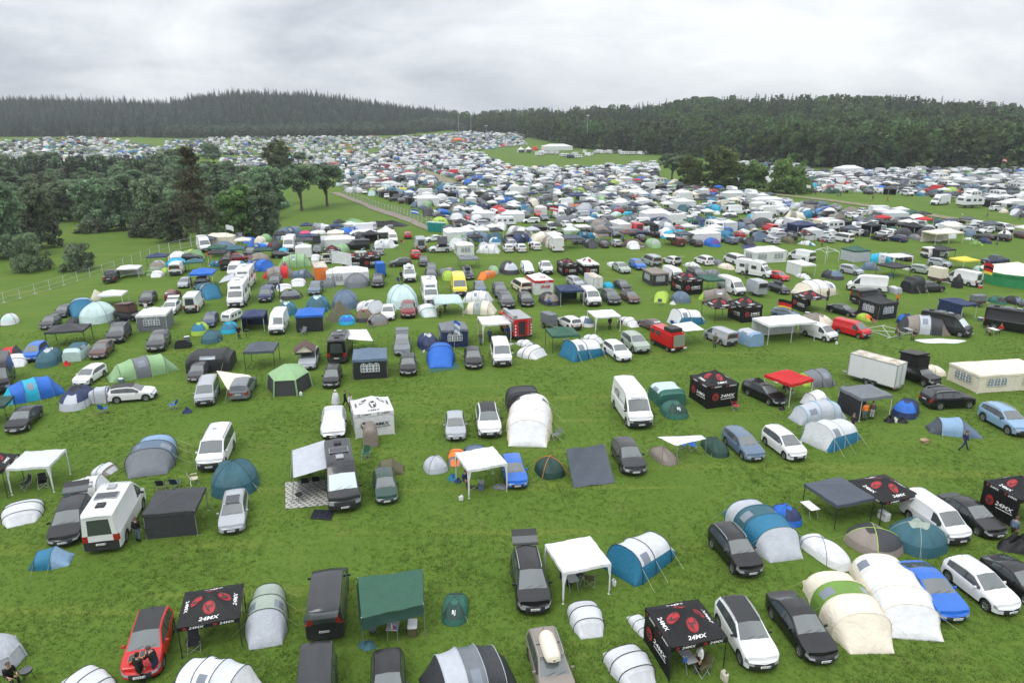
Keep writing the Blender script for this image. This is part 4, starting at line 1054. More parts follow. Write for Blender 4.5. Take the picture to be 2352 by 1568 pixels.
# ------------------------------------------------------------------ people: one skinned body grown from joints
def person_proto(pose='stand', hood=False, poncho=False, seed=0):
 J = {}
 E = []
 def j(n, p, r, par=None):
  J[n] = (Vector(p), r); 
  if par: E.append((par, n))
 lean = {'bend': .38, 'sit': .06, 'crouch': .25}.get(pose, .02)
 base = {'sit': .50, 'crouch': .42}.get(pose, .93)
 def T(dz, fwd=0.0, side=0.0):
  return (math.sin(lean) * dz * 1.0 + fwd, side, base + math.cos(lean) * dz)
 j('pelvis', T(0), .135); j('waist', T(.16), .118, 'pelvis'); j('chest', T(.36), .145, 'waist'); j('neck', T(.54, .01), .06, 'chest')
 j('headlow', T(.62, .03), .085, 'neck'); j('head', T(.72, .03), .10, 'headlow'); j('crown', T(.80, .02), .075, 'head'); j('nose', T(.69, .125), .02, 'head')
 for sd, n in ((1, 'L'), (-1, 'R')):
  stride = {'walk': .26 * sd}.get(pose, .03 * sd)
  j('hip' + n, (T(-.05)[0], sd * .09, base - .05), .095, 'pelvis')
  if pose in ('sit', 'crouch'):
   j('knee' + n, (.44, sd * .13, base + (.02 if pose == 'sit' else .14)), .062, 'hip' + n); j('ankle' + n, (.46 if pose == 'sit' else .2, sd * .13, .09), .043, 'knee' + n)
   j('toe' + n, ((.62 if pose == 'sit' else .38), sd * .14, .045), .036, 'ankle' + n)
  else:
   j('knee' + n, (stride * .6 + .03, sd * .10, .49), .062, 'hip' + n)
   back = pose == 'walk' and sd < 0
   j('ankle' + n, (stride * 1.25 - (.08 if back else 0), sd * .10, .13 if back else .09), .043, 'knee' + n)
   j('toe' + n, (stride * 1.25 + .15 - (.1 if back else 0), sd * .115, .045), .036, 'ankle' + n)
  sx, sy, sz = T(.49); j('sh' + n, (sx, sd * .17, sz), .075, 'chest')
  if pose in ('bend', 'reach'):
   j('elb' + n, (sx + .16, sd * .22, sz - .24), .045, 'sh' + n); hp = (sx + .38, sd * .17, sz - .30)
  elif pose == 'sit':
   j('elb' + n, (sx + .06, sd * .24, sz - .28), .045, 'sh' + n); hp = (sx + .30, sd * .17, sz - .30)
  else:
   sw = -stride * .7
   j('elb' + n, (sx + sw * .4 - .02, sd * .235, sz - .28), .045, 'sh' + n); hp = (sx + sw + .06, sd * .24, sz - .52)
  j('wrist' + n, hp, .030, 'elb' + n)
  d = (Vector(hp) - J['elb' + n][0]).normalized(); side = Vector((d.z, 0, -d.x)); side = side.normalized()
  palm = Vector(hp) + d * .075; j('palm' + n, palm, .032, 'wrist' + n)
  for q, (o, ln) in enumerate(((-.027, .055), (-.009, .072), (.009, .068), (.026, .05))):
   k1 = palm + d * .035 + side * o; k2 = palm + d * (.035 + ln * .6) + side * o + Vector((0, -sd * .012, 0)); k3 = palm + d * (.03 + ln) + side * o + Vector((0, -sd * .03, 0))
   j('f%d%s' % (q, n), k1, .011, 'palm' + n); j('g%d%s' % (q, n), k2, .009, 'f%d%s' % (q, n)); j('h%d%s' % (q, n), k3, .008, 'g%d%s' % (q, n))
  j('th' + n, palm + side * .05 - d * .02, .011, 'palm' + n); j('ti' + n, palm + side * .06 + d * .03, .009, 'th' + n)
 names = list(J)
 me = bpy.data.meshes.new('person_joints'); me.from_pydata([J[n][0] for n in names], [(names.index(a), names.index(b)) for a, b in E], [])
 o = bpy.data.objects.new('person_joints', me); COL.objects.link(o)
 md = o.modifiers.new('skin', 'SKIN'); md.use_smooth_shade = True
 sv = me.skin_vertices[0].data
 for i, n in enumerate(names):
  r = J[n][1]
  sv[i].radius = (r * (1.35 if n in ('chest', 'pelvis', 'waist') else 1), r * (.9 if n in ('chest', 'waist') else 1)); sv[i].use_root = n == 'pelvis'
 sb = o.modifiers.new('sub', 'SUBSURF'); sb.levels = 1; sb.render_levels = 1
 bpy.context.view_layer.update()
 bod = bpy.data.meshes.new_from_object(o.evaluated_get(bpy.context.evaluated_depsgraph_get()))
 bpy.data.objects.remove(o)
 # the nearest joint decides skin or cloth
 KIND = {}
 for n in names:
  q = n[:-1] if n[-1] in 'LR' else n
  KIND[n] = 1 if q in ('chest', 'waist', 'sh', 'elb') else 2 if q in ('pelvis', 'hip', 'knee') else 3 if q in ('ankle', 'toe') else 0
 P_ = np.array([J[n][0] for n in names]); kd = [KIND[n] for n in names]
 cen = [p.center for p in bod.polygons]
 cls = []
 for c in cen:
  d = ((P_ - np.array(c)) ** 2).sum(1); k = kd[int(d.argmin())]
  cls.append(k)
 def cut(which, name, mat, grow):
  V = [tuple(v.co + v.normal * grow) for v in bod.vertices]
  return sub_mesh(V, [tuple(p.vertices) for p, k in zip(bod.polygons, cls) if k in which], name, mat, 180)
 bodm = sub_mesh([tuple(v.co) for v in bod.vertices], [tuple(p.vertices) for p in bod.polygons], 'person_body', 'skin', 180)
 parts = [Part('body', bodm), Part('top', cut((1,), 'top', 'cloth', .014), 'a'), Part('trousers', cut((2,), 'trousers', 'cloth', .012), 'b'), Part('shoes', cut((3,), 'shoes', 'plastic', .012), 'c')]
 hd = J['head'][0]
 V, F = [], []; n, nr = 16, 8
 for q in range(nr + 1):
  a = math.pi * .62 * q / nr
  for k in range(n):
   t = 2 * math.pi * k / n; r = .118 * math.sin(a)
   cut_ = .035 if (math.cos(t) > .3 and q == nr) else 0
   V.append((hd.x - .012 + r * math.cos(t), hd.y + r * .92 * math.sin(t), hd.z + .01 + .128 * math.cos(a) + (cut_ + (.05 if math.cos(t) > .2 and q >= nr - 2 else 0))))
 F = [(q * n + k, (q + 1) * n + k, (q + 1) * n + (k + 1) % n, q * n + (k + 1) % n) for q in range(nr) for k in range(n)]
 parts.append(Part('hood' if hood else 'hair', sub_mesh(V, F, 'hair', 'cloth', 180), 'a' if hood else 'hair'))
 face = MB()
 for sd in (1, -1): face.lathe([(.001, .104), (.012, .1), (.014, .09)], 8, 'x', (hd.x, hd.y + sd * .036, hd.z))
 face.box((hd.x + .093, hd.y, hd.z - .062), (.012, .045, .008))
 parts[0].kids.append(Part('eyes_and_mouth', face.mesh('eyes_and_mouth', 'ink', 0)))
 if poncho:
  mb = MB(); c = J['neck'][0]; pr = [(.10, c.z + .05), (.22, c.z - .05), (.30, c.z - .3), (.36, c.z - .62), (.42, .52)]
  mb.lathe(pr, 20, 'z', (c.x, 0, 0)); parts.append(Part('poncho', mb.mesh('poncho', 'cloth', 60), 'a'))
 fm = MB(); fm.v = [tuple(v.co) for v in bod.vertices]; fm.f = [tuple(p.vertices) for p in bod.polygons]; fm.m = cls
 fm.add(V, F, 3)
 far = fm.mesh('far_person', ['skin', 'cloth', 'cloth_dark', 'black'], 180)
 return Proto('person', 'person', parts, far)
# ------------------------------------------------------------------ light: overcast sky, one soft sun
SUN_EL, SUN_AZ = 58, 215
W = bpy.data.worlds.new('World'); SC.world = W; W.use_nodes = True
nt = W.node_tree; bg = nt.nodes['Background']; bg.inputs['Strength'].default_value = .1
sky = N(nt, 'ShaderNodeTexSky'); sky.sky_type = 'NISHITA'; sky.sun_disc = False; sky.sun_elevation = R(SUN_EL); sky.sun_rotation = R(SUN_AZ)
tc = N(nt, 'ShaderNodeTexCoord'); sx = N(nt, 'ShaderNodeSeparateXYZ'); nt.links.new(tc.outputs['Generated'], sx.inputs[0])
def mth(op, a, b=None, clamp=False):
 n = N(nt, 'ShaderNodeMath', operation=op, use_clamp=clamp)
 for i, v in enumerate((a, b)):
  if v is None: continue
  if isinstance(v, (int, float)): n.inputs[i].default_value = v
  else: nt.links.new(v, n.inputs[i])
 return n.outputs[0]
el = mth('MAXIMUM', sx.outputs['Z'], 0.0)
def cloud(sc, det, rough, off, dist):
 mp = N(nt, 'ShaderNodeMapping'); mp.inputs['Location'].default_value = off; mp.inputs['Scale'].default_value = sc; nt.links.new(tc.outputs['Generated'], mp.inputs[0])
 n = N(nt, 'ShaderNodeTexNoise'); n.inputs['Scale'].default_value = 1; n.inputs['Detail'].default_value = det; n.inputs['Roughness'].default_value = rough; n.inputs['Distortion'].default_value = dist
 nt.links.new(mp.outputs[0], n.inputs['Vector']); return n.outputs['Fac']
c1 = cloud((2.2, 2.2, 6.5), 9, .56, (3.1, .4, .2), .5); c2 = cloud((5.5, 5.5, 19), 8, .6, (7, 2, 1), .4)
mixv = mth('ADD', mth('MULTIPLY', c1, .7), mth('MULTIPLY', c2, .3))
cr = N(nt, 'ShaderNodeValToRGB'); e = cr.color_ramp.elements
e[0].position = .37; e[0].color = (.44, .475, .535, 1); e[1].position = .60; e[1].color = (.85, .865, .88, 1)
q = cr.color_ramp.elements.new(.48); q.color = (.66, .69, .73, 1)
nt.links.new(mixv, cr.inputs['Fac'])
gain = mth('MULTIPLY', mth('ADD', 1.0, mth('MULTIPLY', mth('SUBTRACT', el, .14, True), 1.35)), 10.0)
vm = N(nt, 'ShaderNodeVectorMath', operation='SCALE'); nt.links.new(cr.outputs[0], vm.inputs[0]); nt.links.new(gain, vm.inputs['Scale'])
mx = N(nt, 'ShaderNodeMixRGB'); mx.inputs[0].default_value = .93; nt.links.new(sky.outputs[0], mx.inputs[1]); nt.links.new(vm.outputs[0], mx.inputs[2])
nt.links.new(mx.outputs[0], bg.inputs['Color'])
sun = bpy.data.lights.new('sun', 'SUN'); sun.energy = 1.1; sun.angle = R(22); sun.color = (1, .97, .93)
so = bpy.data.objects.new('sun', sun); COL.objects.link(so); so.rotation_euler = (R(90 - SUN_EL), 0, R(180 - SUN_AZ))
SC.view_settings.view_transform = 'Standard'; SC.view_settings.look = 'None'; SC.view_settings.exposure = .34; SC.view_settings.gamma = 1
SC.cycles.max_bounces = 6; SC.cycles.diffuse_bounces = 3; SC.cycles.glossy_bounces = 3; SC.cycles.transparent_max_bounces = 6; SC.cycles.volume_bounces = 0
SC.cycles.use_denoising = True
SC.render.use_persistent_data = False
SC.cycles.caustics_reflective = False; SC.cycles.caustics_refractive = False
def tagobj(o, label=None, cat=None, group=None, kind=None):
 if label: o['label'] = label
 if cat: o['category'] = cat
 if group: o['group'] = group
 if kind: o['kind'] = kind
 return o
def obj(name, me, loc=(0, 0, 0), color=None, parent=None):
 o = bpy.data.objects.new(name, me); COL.objects.link(o); o.location = loc
 if color: o.color = color
 if parent: o.parent = parent
 return o
# ------------------------------------------------------------------ ground
def grass_material():
 m, nt, b = nodes('meadow_grass')
 tc = N(nt, 'ShaderNodeNewGeometry')
 def noise(s, d=4, r=.55, st=None):
  n = N(nt, 'ShaderNodeTexNoise'); n.inputs['Scale'].default_value = s; n.inputs['Detail'].default_value = d; n.inputs['Roughness'].default_value = r
  if st:
   mp = N(nt, 'ShaderNodeMapping'); mp.inputs['Scale'].default_value = st; mp.inputs['Rotation'].default_value = (0, 0, -.22); nt.links.new(tc.outputs['Position'], mp.inputs[0]); nt.links.new(mp.outputs[0], n.inputs['Vector'])
  else: nt.links.new(tc.outputs['Position'], n.inputs['Vector'])
  return n.outputs['Fac']
 def ramp(fac, stops):
  c = N(nt, 'ShaderNodeValToRGB'); el = c.color_ramp.elements
  while len(el) < len(stops): el.new(.5)
  for i, (p, col) in enumerate(stops): el[i].position = p; el[i].color = (*col, 1)
  nt.links.new(fac, c.inputs['Fac']); return c.outputs[0]
 def mix(f, a, b_, t='MIX'):
  n = N(nt, 'ShaderNodeMixRGB'); n.blend_type = t
  if isinstance(f, float): n.inputs[0].default_value = f
  else: nt.links.new(f, n.inputs[0])
  nt.links.new(a, n.inputs[1]); nt.links.new(b_, n.inputs[2]); return n.outputs[0]
 base = ramp(noise(.16, 5, .6), [(.32, (.070, .128, .018)), (.5, (.086, .150, .023)), (.66, (.110, .172, .032))])
 tuft = ramp(noise(2.6, 4, .65), [(.22, (.078, .138, .020)), (.52, (.092, .154, .025)), (.80, (.114, .176, .034))])
 c = mix(.5, base, tuft)
 blade = ramp(noise(22, 3, .7), [(.25, (.68, .72, .64)), (.5, (1.02, 1.02, 1.0)), (.75, (1.42, 1.36, 1.3))])
 c = mix(.72, c, blade, 'MULTIPLY')
 # trodden, yellowed patches and worn soil
 worn = ramp(noise(.33, 5, .62), [(.60, (0, 0, 0)), (.78, (.6, .6, .6))])
 c = mix(worn, c, ramp(noise(9, 3, .6), [(.3, (.10, .105, .03)), (.7, (.21, .20, .075))]))
 soil = ramp(noise(.85, 5, .7), [(.66, (0, 0, 0)), (.78, (.15, .15, .15))])
 c = mix(soil, c, ramp(noise(14, 3, .6), [(.3, (.055, .045, .02)), (.7, (.11, .10, .045))]))
 # wheel tracks across the pitch
 tr = ramp(noise(1.0, 3, .5, (.04, .7, .05)), [(.56, (0, 0, 0)), (.68, (.8, .8, .8))])
 c = mix(tr, c, ramp(noise(6, 3, .6), [(.3, (.105, .150, .018)), (.7, (.165, .205, .045))]))
 nt.links.new(c, b.inputs['Base Color'])
 b.inputs['Roughness'].default_value = .85; b.inputs['Specular IOR Level'].default_value = .08
 bu = N(nt, 'ShaderNodeBump'); bu.inputs['Strength'].default_value = .6; bu.inputs['Distance'].default_value = .04
 nt.links.new(noise(16, 4, .7), bu.inputs['Height'])
 b2 = N(nt, 'ShaderNodeBump'); b2.inputs['Strength'].default_value = .5; b2.inputs['Distance'].default_value = .09
 nt.links.new(noise(1.6, 3, .6), b2.inputs['Height']); nt.links.new(bu.outputs[0], b2.inputs['Normal']); nt.links.new(b2.outputs[0], b.inputs['Normal'])
 return m
M['grass'] = grass_material()
def axis(a, b, fine0, fine1, s0, growth):
 v = list(np.arange(fine0, fine1 + .1, s0)); st = s0
 while v[-1] < b: st *= growth; v.append(v[-1] + st)
 st = s0
 while v[0] > a: st *= growth; v.insert(0, v[0] - st)
 return v
gx = axis(-2600, 2600, -330, 330, 5, 1.08); gy = axis(-200, 3400, 0, 620, 5, 1.05)
V = [(x, y, hterrain(x, y)) for x in gx for y in gy]; ny = len(gy)
F = [(i * ny + j, (i + 1) * ny + j, (i + 1) * ny + j + 1, i * ny + j + 1) for i in range(len(gx) - 1) for j in range(ny - 1)]
mb = MB(); mb.add(V, F)
tagobj(obj('ground', mb.mesh('ground', 'grass', 0)), 'green meadow that the whole camp stands on', None, None, 'structure')
bpy.data.objects['ground'].data.polygons.foreach_set('use_smooth', [True] * len(F))
# ------------------------------------------------------------------ tracks
def noisy(name, c0, c1, s, rough=.9):
 m, nt, b = nodes(name); tc = N(nt, 'ShaderNodeNewGeometry'); n = N(nt, 'ShaderNodeTexNoise'); n.inputs['Scale'].default_value = s; n.inputs['Detail'].default_value = 6; n.inputs['Roughness'].default_value = .7
 nt.links.new(tc.outputs['Position'], n.inputs['Vector']); c = N(nt, 'ShaderNodeValToRGB'); e = c.color_ramp.elements; e[0].position = .3; e[1].position = .7; e[0].color = (*c0, 1); e[1].color = (*c1, 1)
 nt.links.new(n.outputs['Fac'], c.inputs['Fac']); nt.links.new(c.outputs[0], b.inputs['Base Color']); b.inputs['Roughness'].default_value = rough
 bu = N(nt, 'ShaderNodeBump'); bu.inputs['Strength'].default_value = .5; bu.inputs['Distance'].default_value = .05; nt.links.new(n.outputs['Fac'], bu.inputs['Height']); nt.links.new(bu.outputs[0], b.inputs['Normal'])
 return m
M['gravel'] = noisy('gravel', (.13, .11, .085), (.27, .235, .185), .9)
M['dirt'] = noisy('trodden_dirt', (.13, .12, .06), (.26, .235, .15), .5)
def strip(name, px, width, mat, label):
 P = [Vector(G(*p)) for p in px]
 Q = []
 for i in range(len(P) - 1):
  n = max(2, int((P[i + 1] - P[i]).length / 5))
  for k in range(n): Q.append(P[i].lerp(P[i + 1], k / n))
 Q.append(P[-1]); V = []
 for i, p in enumerate(Q):
  d = (Q[min(i + 1, len(Q) - 1)] - Q[max(i - 1, 0)]); d.z = 0; d.normalize(); nrm = Vector((-d.y, d.x, 0))
  for k in range(5):
   w = (k / 4 - .5) * width * (1 + .12 * math.sin(i * 1.7))
   x, y = p.x + nrm.x * w, p.y + nrm.y * w
   V.append((x, y, hterrain(x, y) + .16))
 F = [(i * 5 + k, i * 5 + k + 1, (i + 1) * 5 + k + 1, (i + 1) * 5 + k) for i in range(len(Q) - 1) for k in range(4)]
 mb = MB(); mb.add(V, F)
 return tagobj(obj(name, mb.mesh(name, mat, 60)), label, None, None, 'structure')
strip('gravel_road', [(1000, 530), (965, 518), (900, 492), (840, 470), (795, 453), (768, 443)], 2.9, 'gravel', 'grey gravel road running past the wood towards the far camp')
strip('camp_path', [(1080, 432), (1052, 428), (1020, 412), (985, 398), (950, 385), (900, 370), (878, 362)], 6, 'dirt', 'worn earth path cutting through the crowded camp')
strip('field_path', [(2500, 545), (2352, 522), (2200, 505), (2060, 482), (1900, 460), (1760, 445), (1640, 425), (1560, 412)], 5, 'dirt', 'grassy trodden path between the middle camp and the far block')
strip('meadow_path', [(0, 392), (100, 378), (230, 388), (330, 380), (400, 372)], 7, 'dirt', 'pale farm track below the far left camp')
# ------------------------------------------------------------------ trees
def foliage(name, tone, var=.35, rough=.6):
 m, nt, b = nodes(name); g = N(nt, 'ShaderNodeNewGeometry'); oi = N(nt, 'ShaderNodeObjectInfo'); at = N(nt, 'ShaderNodeAttribute'); at.attribute_name = 'clump'
 mr = N(nt, 'ShaderNodeMapRange'); mr.inputs['To Min'].default_value = 1 - var; mr.inputs['To Max'].default_value = 1 + var; nt.links.new(g.outputs['Random Per Island'], mr.inputs['Value'])
 m2 = N(nt, 'ShaderNodeMapRange'); m2.inputs['To Min'].default_value = .62; m2.inputs['To Max'].default_value = 1.45; nt.links.new(at.outputs['Fac'], m2.inputs['Value'])
 m3 = N(nt, 'ShaderNodeMapRange'); m3.inputs['To Min'].default_value = .62; m3.inputs['To Max'].default_value = 1.4; nt.links.new(oi.outputs['Random'], m3.inputs['Value'])
 a = N(nt, 'ShaderNodeMath', operation='MULTIPLY'); nt.links.new(mr.outputs[0], a.inputs[0]); nt.links.new(m2.outputs[0], a.inputs[1])
 a2 = N(nt, 'ShaderNodeMath', operation='MULTIPLY'); nt.links.new(a.outputs[0], a2.inputs[0]); nt.links.new(m3.outputs[0], a2.inputs[1])
 hs = N(nt, 'ShaderNodeHueSaturation'); hs.inputs['Color'].default_value = (*tone, 1)
 mh = N(nt, 'ShaderNodeMapRange'); mh.inputs['To Min'].default_value = .475; mh.inputs['To Max'].default_value = .525; nt.links.new(oi.outputs['Random'], mh.inputs['Value']); nt.links.new(mh.outputs[0], hs.inputs['Hue'])
 vm = N(nt, 'ShaderNodeVectorMath', operation='SCALE'); nt.links.new(hs.outputs[0], vm.inputs[0]); nt.links.new(a2.outputs[0], vm.inputs['Scale']); nt.links.new(vm.outputs[0], b.inputs['Base Color'])
 b.inputs['Roughness'].default_value = rough; b.inputs['Specular IOR Level'].default_value = .3
 tl = N(nt, 'ShaderNodeBsdfTranslucent'); nt.links.new(vm.outputs[0], tl.inputs[0]); ms = N(nt, 'ShaderNodeMixShader'); ms.inputs[0].default_value = .4; nt.links.new(b.outputs[0], ms.inputs[1]); nt.links.new(tl.outputs[0], ms.inputs[2]); nt.links.new(ms.outputs[0], nt.nodes['Material Output'].inputs['Surface'])
 return m
M['leaf'] = foliage('broad_leaves', (.175, .245, .135)); M['leaf_dark'] = foliage('dark_broad_leaves', (.145, .215, .118)); M['leaf_pale'] = foliage('pale_broad_leaves', (.165, .215, .125))  # valley haze is put into these pale, bluish leaf colours
M['wood_leaf'] = foliage('wood_leaves', (.085, .135, .045)); M['wood_leaf_dark'] = foliage('dark_wood_leaves', (.062, .104, .042)); M['wood_needle'] = foliage('wood_needles', (.050, .086, .042)); M['hill_needle'] = foliage('hill_needles', (.07, .105, .082)); M['hill_leaf'] = foliage('hill_leaves', (.105, .150, .10))  # hill needles and leaves: distance haze put into their paler, bluer colour
M['green_leaf'] = foliage('field_tree_leaves', (.125, .185, .055)); M['needle'] = foliage('spruce_needles', (.042, .068, .032)); M['needle_brown'] = foliage('pine_needles', (.075, .072, .038))
M['bark'] = plain('bark', (.085, .065, .05), .9, bump=.6, bscale=9)
def leaves_mesh(name, mat, pts, size, seed, flat=.0, two=None):
 """pts: (x, y, z, clump value, size factor) leaf sprays as small bent quads"""
 rg = np.random.default_rng(seed); n = len(pts); P = np.array(pts)
 d = rg.normal(size=(n, 3)); d /= np.linalg.norm(d, axis=1)[:, None]
 e = rg.normal(size=(n, 3)); e -= (e * d).sum(1)[:, None] * d; e /= np.linalg.norm(e, axis=1)[:, None]
 f = np.cross(d, e); s = size * P[:, 4:5] * rg.uniform(.6, 1.3, (n, 1))
 c = P[:, :3]
 v = np.stack([c - e * s, c - f * s * .6 + d * s * .15, c + e * s, c + f * s * .6 + d * s * .15], 1).reshape(-1, 3)
 me = bpy.data.meshes.new(name)
 me.vertices.add(n * 4); me.vertices.foreach_set('co', v.astype(np.float32).ravel())
 me.loops.add(n * 4); me.loops.foreach_set('vertex_index', np.arange(n * 4, dtype=np.int32))
 me.polygons.add(n); me.polygons.foreach_set('loop_start', np.arange(0, n * 4, 4, dtype=np.int32)); me.polygons.foreach_set('loop_total', np.full(n, 4, np.int32))
 at = me.attributes.new('clump', 'FLOAT', 'FACE'); at.data.foreach_set('value', P[:, 3].astype(np.float32))
 me.materials.append(M[mat]); me.update(); me.validate(); return me
def broadleaf(seed, h=14, r=5.5, n_cl=70, per=70, size=.42, low=.22, mat='leaf', bush=False):
 rg = random.Random(seed); cl = []
 lobes = [(rg.uniform(-.45, .45) * r, rg.uniform(-.45, .45) * r, rg.uniform(.45 if low > .1 else .25, .8) * h, rg.uniform(.42, .66) * r) for _ in range(8)] + [(0, 0, h * .62, r * .75)]
 for _ in range(n_cl):
  lx, ly, lz, lr = rg.choice(lobes)
  a, b = rg.uniform(0, 6.28), math.acos(rg.uniform(-.75, 1)); k = lr * rg.uniform(.55, 1.05)
  z = lz + k * math.cos(b) * (h * .36 / r if not bush else .8)
  if z < low * h: z = low * h + rg.random() * .1 * h
  cl.append((lx + k * math.sin(b) * math.cos(a), ly + k * math.sin(b) * math.sin(a), min(z, h * 1.02), rg.random()))
 if low < .06:
  for _ in range(n_cl // 4):
   a, k = rg.uniform(0, 6.28), r * rg.uniform(.45, .95); cl.append((k * math.cos(a), k * math.sin(a), h * rg.uniform(.06, .3), rg.random()))
 pts = []
 for x, y, z, c in cl:
  cr_ = rg.uniform(.16, .27) * r
  for _ in range(per):
   a, b, k = rg.uniform(0, 6.28), math.acos(rg.uniform(-1, 1)), cr_ * rg.random() ** .45
   zz = z + k * math.cos(b) * .75
   if zz > .05: pts.append((x + k * math.sin(b) * math.cos(a), y + k * math.sin(b) * math.sin(a), zz, min(1, max(0, c + rg.uniform(-.12, .12))), 1))
 crown = leaves_mesh('crown', mat, pts, size, seed)
 tk = MB(); th = h * .5
 tk.tube([(0, 0, -.5), (.1, 0, h * .15), (0, .1, h * .3), (.15, 0, th)], [h * .03, h * .022, h * .018, h * .01], 8)
 for x, y, z, c in cl[:16]:
  z0 = h * rg.uniform(.15, .4); tk.tube([(0, 0, z0), (x * .4, y * .4, (z0 + z) * .5), (x, y, z)], [h * .011, h * .007, h * .003], 5)
 return crown, tk.mesh('trunk', 'bark', 60)
def conifer(seed, h=18, r=3.0, layers=16, per=26, size=.55, mat='needle', top=1.0, droop=.35, base=.08):
 rg = random.Random(seed); pts = []
 for q in range(layers):
  t = q / (layers - 1); z = h * (base + (1 - base) * t); rr = r * (1 - t) ** .8 * rg.uniform(.85, 1.1) + .12
  nb = max(4, int(per * (.3 + .7 * (1 - t))))
  for k in range(nb):
   a = 6.283 * k / nb + rg.uniform(-.2, .2); c = rg.random(); ln = rr * rg.uniform(.7, 1.15)
   for s_ in range(4):
    f = (s_ + .6) / 4
    pts.append((ln * f * math.cos(a), ln * f * math.sin(a), z - droop * ln * f * f + rg.uniform(-.15, .15) * h / 18, c, (.55 + .6 * (1 - f)) * (.5 + .5 * (1 - t) + .15)))
 crown = leaves_mesh('crown', mat, pts, size, seed)
 tk = MB(); tk.tube([(0, 0, -.5), (0, 0, h * .98)], [h * .016, .03], 6)
 return crown, tk.mesh('trunk', 'bark', 60)
def pine(seed, h=20, r=5):
 rg = random.Random(seed); pts = []; tk = MB()
 tk.tube([(0, 0, -.5), (.2, 0, h * .3), (-.1, .1, h * .65), (.1, 0, h * .95)], [.42, .33, .22, .06], 8)
 for q in range(95):
  t = rg.random() ** .8; z = h * (.14 + .84 * t); rr = r * (1.0 - .75 * t ** 1.6) * rg.uniform(.5, 1.1); a = rg.uniform(0, 6.28); c = rg.random()
  x, y = rr * math.cos(a), rr * math.sin(a); zz = z - .12 * rr
  if q % 3 == 0: tk.tube([(0, 0, z - .2), (x * .5, y * .5, z - .1), (x, y, zz)], [.08, .06, .03], 4)
  for _ in range(62):
   f = rg.uniform(.35, 1.12); w = .24 * rr + .3
   pts.append((x * f + rg.gauss(0, w * .5), y * f + rg.gauss(0, w * .5), zz + rg.gauss(0, .28), c, 1))
 return leaves_mesh('crown', 'needle_brown', pts, .30, seed), tk.mesh('trunk', 'bark', 60)
TREE = {}
for k in range(3): TREE['broad%d' % k] = broadleaf(20 + k, low=.03, n_cl=105, per=95, mat=('leaf', 'leaf_dark', 'leaf')[k])
TREE['boak'] = broadleaf(29, low=.25, mat='leaf_dark')
TREE['pale'] = broadleaf(31, mat='leaf_pale', h=12, r=4.2)
TREE['bush'] = broadleaf(41, h=4.5, r=4.2, n_cl=50, per=60, size=.3, low=.05, mat='leaf_pale', bush=True)
TREE['willow'] = broadleaf(47, h=10, r=6.5, n_cl=95, per=70, size=.36, low=.03, mat='leaf', bush=True)
for k_, sd_, h_, r_, b_ in (('bgreen', 81, 14, 5.6, False), ('bgreen2', 82, 13, 5.0, False), ('wgreen', 83, 10, 6.5, True)): TREE[k_] = broadleaf(sd_, h=h_, r=r_, n_cl=100, per=90, size=.4, low=.04, mat='green_leaf', bush=b_)
TREE['spruce0'] = conifer(51); TREE['spruce1'] = conifer(52, h=15, r=2.6)
TREE['pine'] = pine(61)
TPROTO = {k: Proto({'b': 'broadleaf_tree', 'p': 'broadleaf_tree', 'w': 'broadleaf_tree', 's': 'spruce_tree'}[k[0]] if k not in ('bush', 'pine') else {'bush': 'bush', 'pine': 'pine_tree'}[k], 'bush' if k == 'bush' else 'tree', [Part('crown', c), Part('trunk', t)]) for k, (c, t) in TREE.items()}
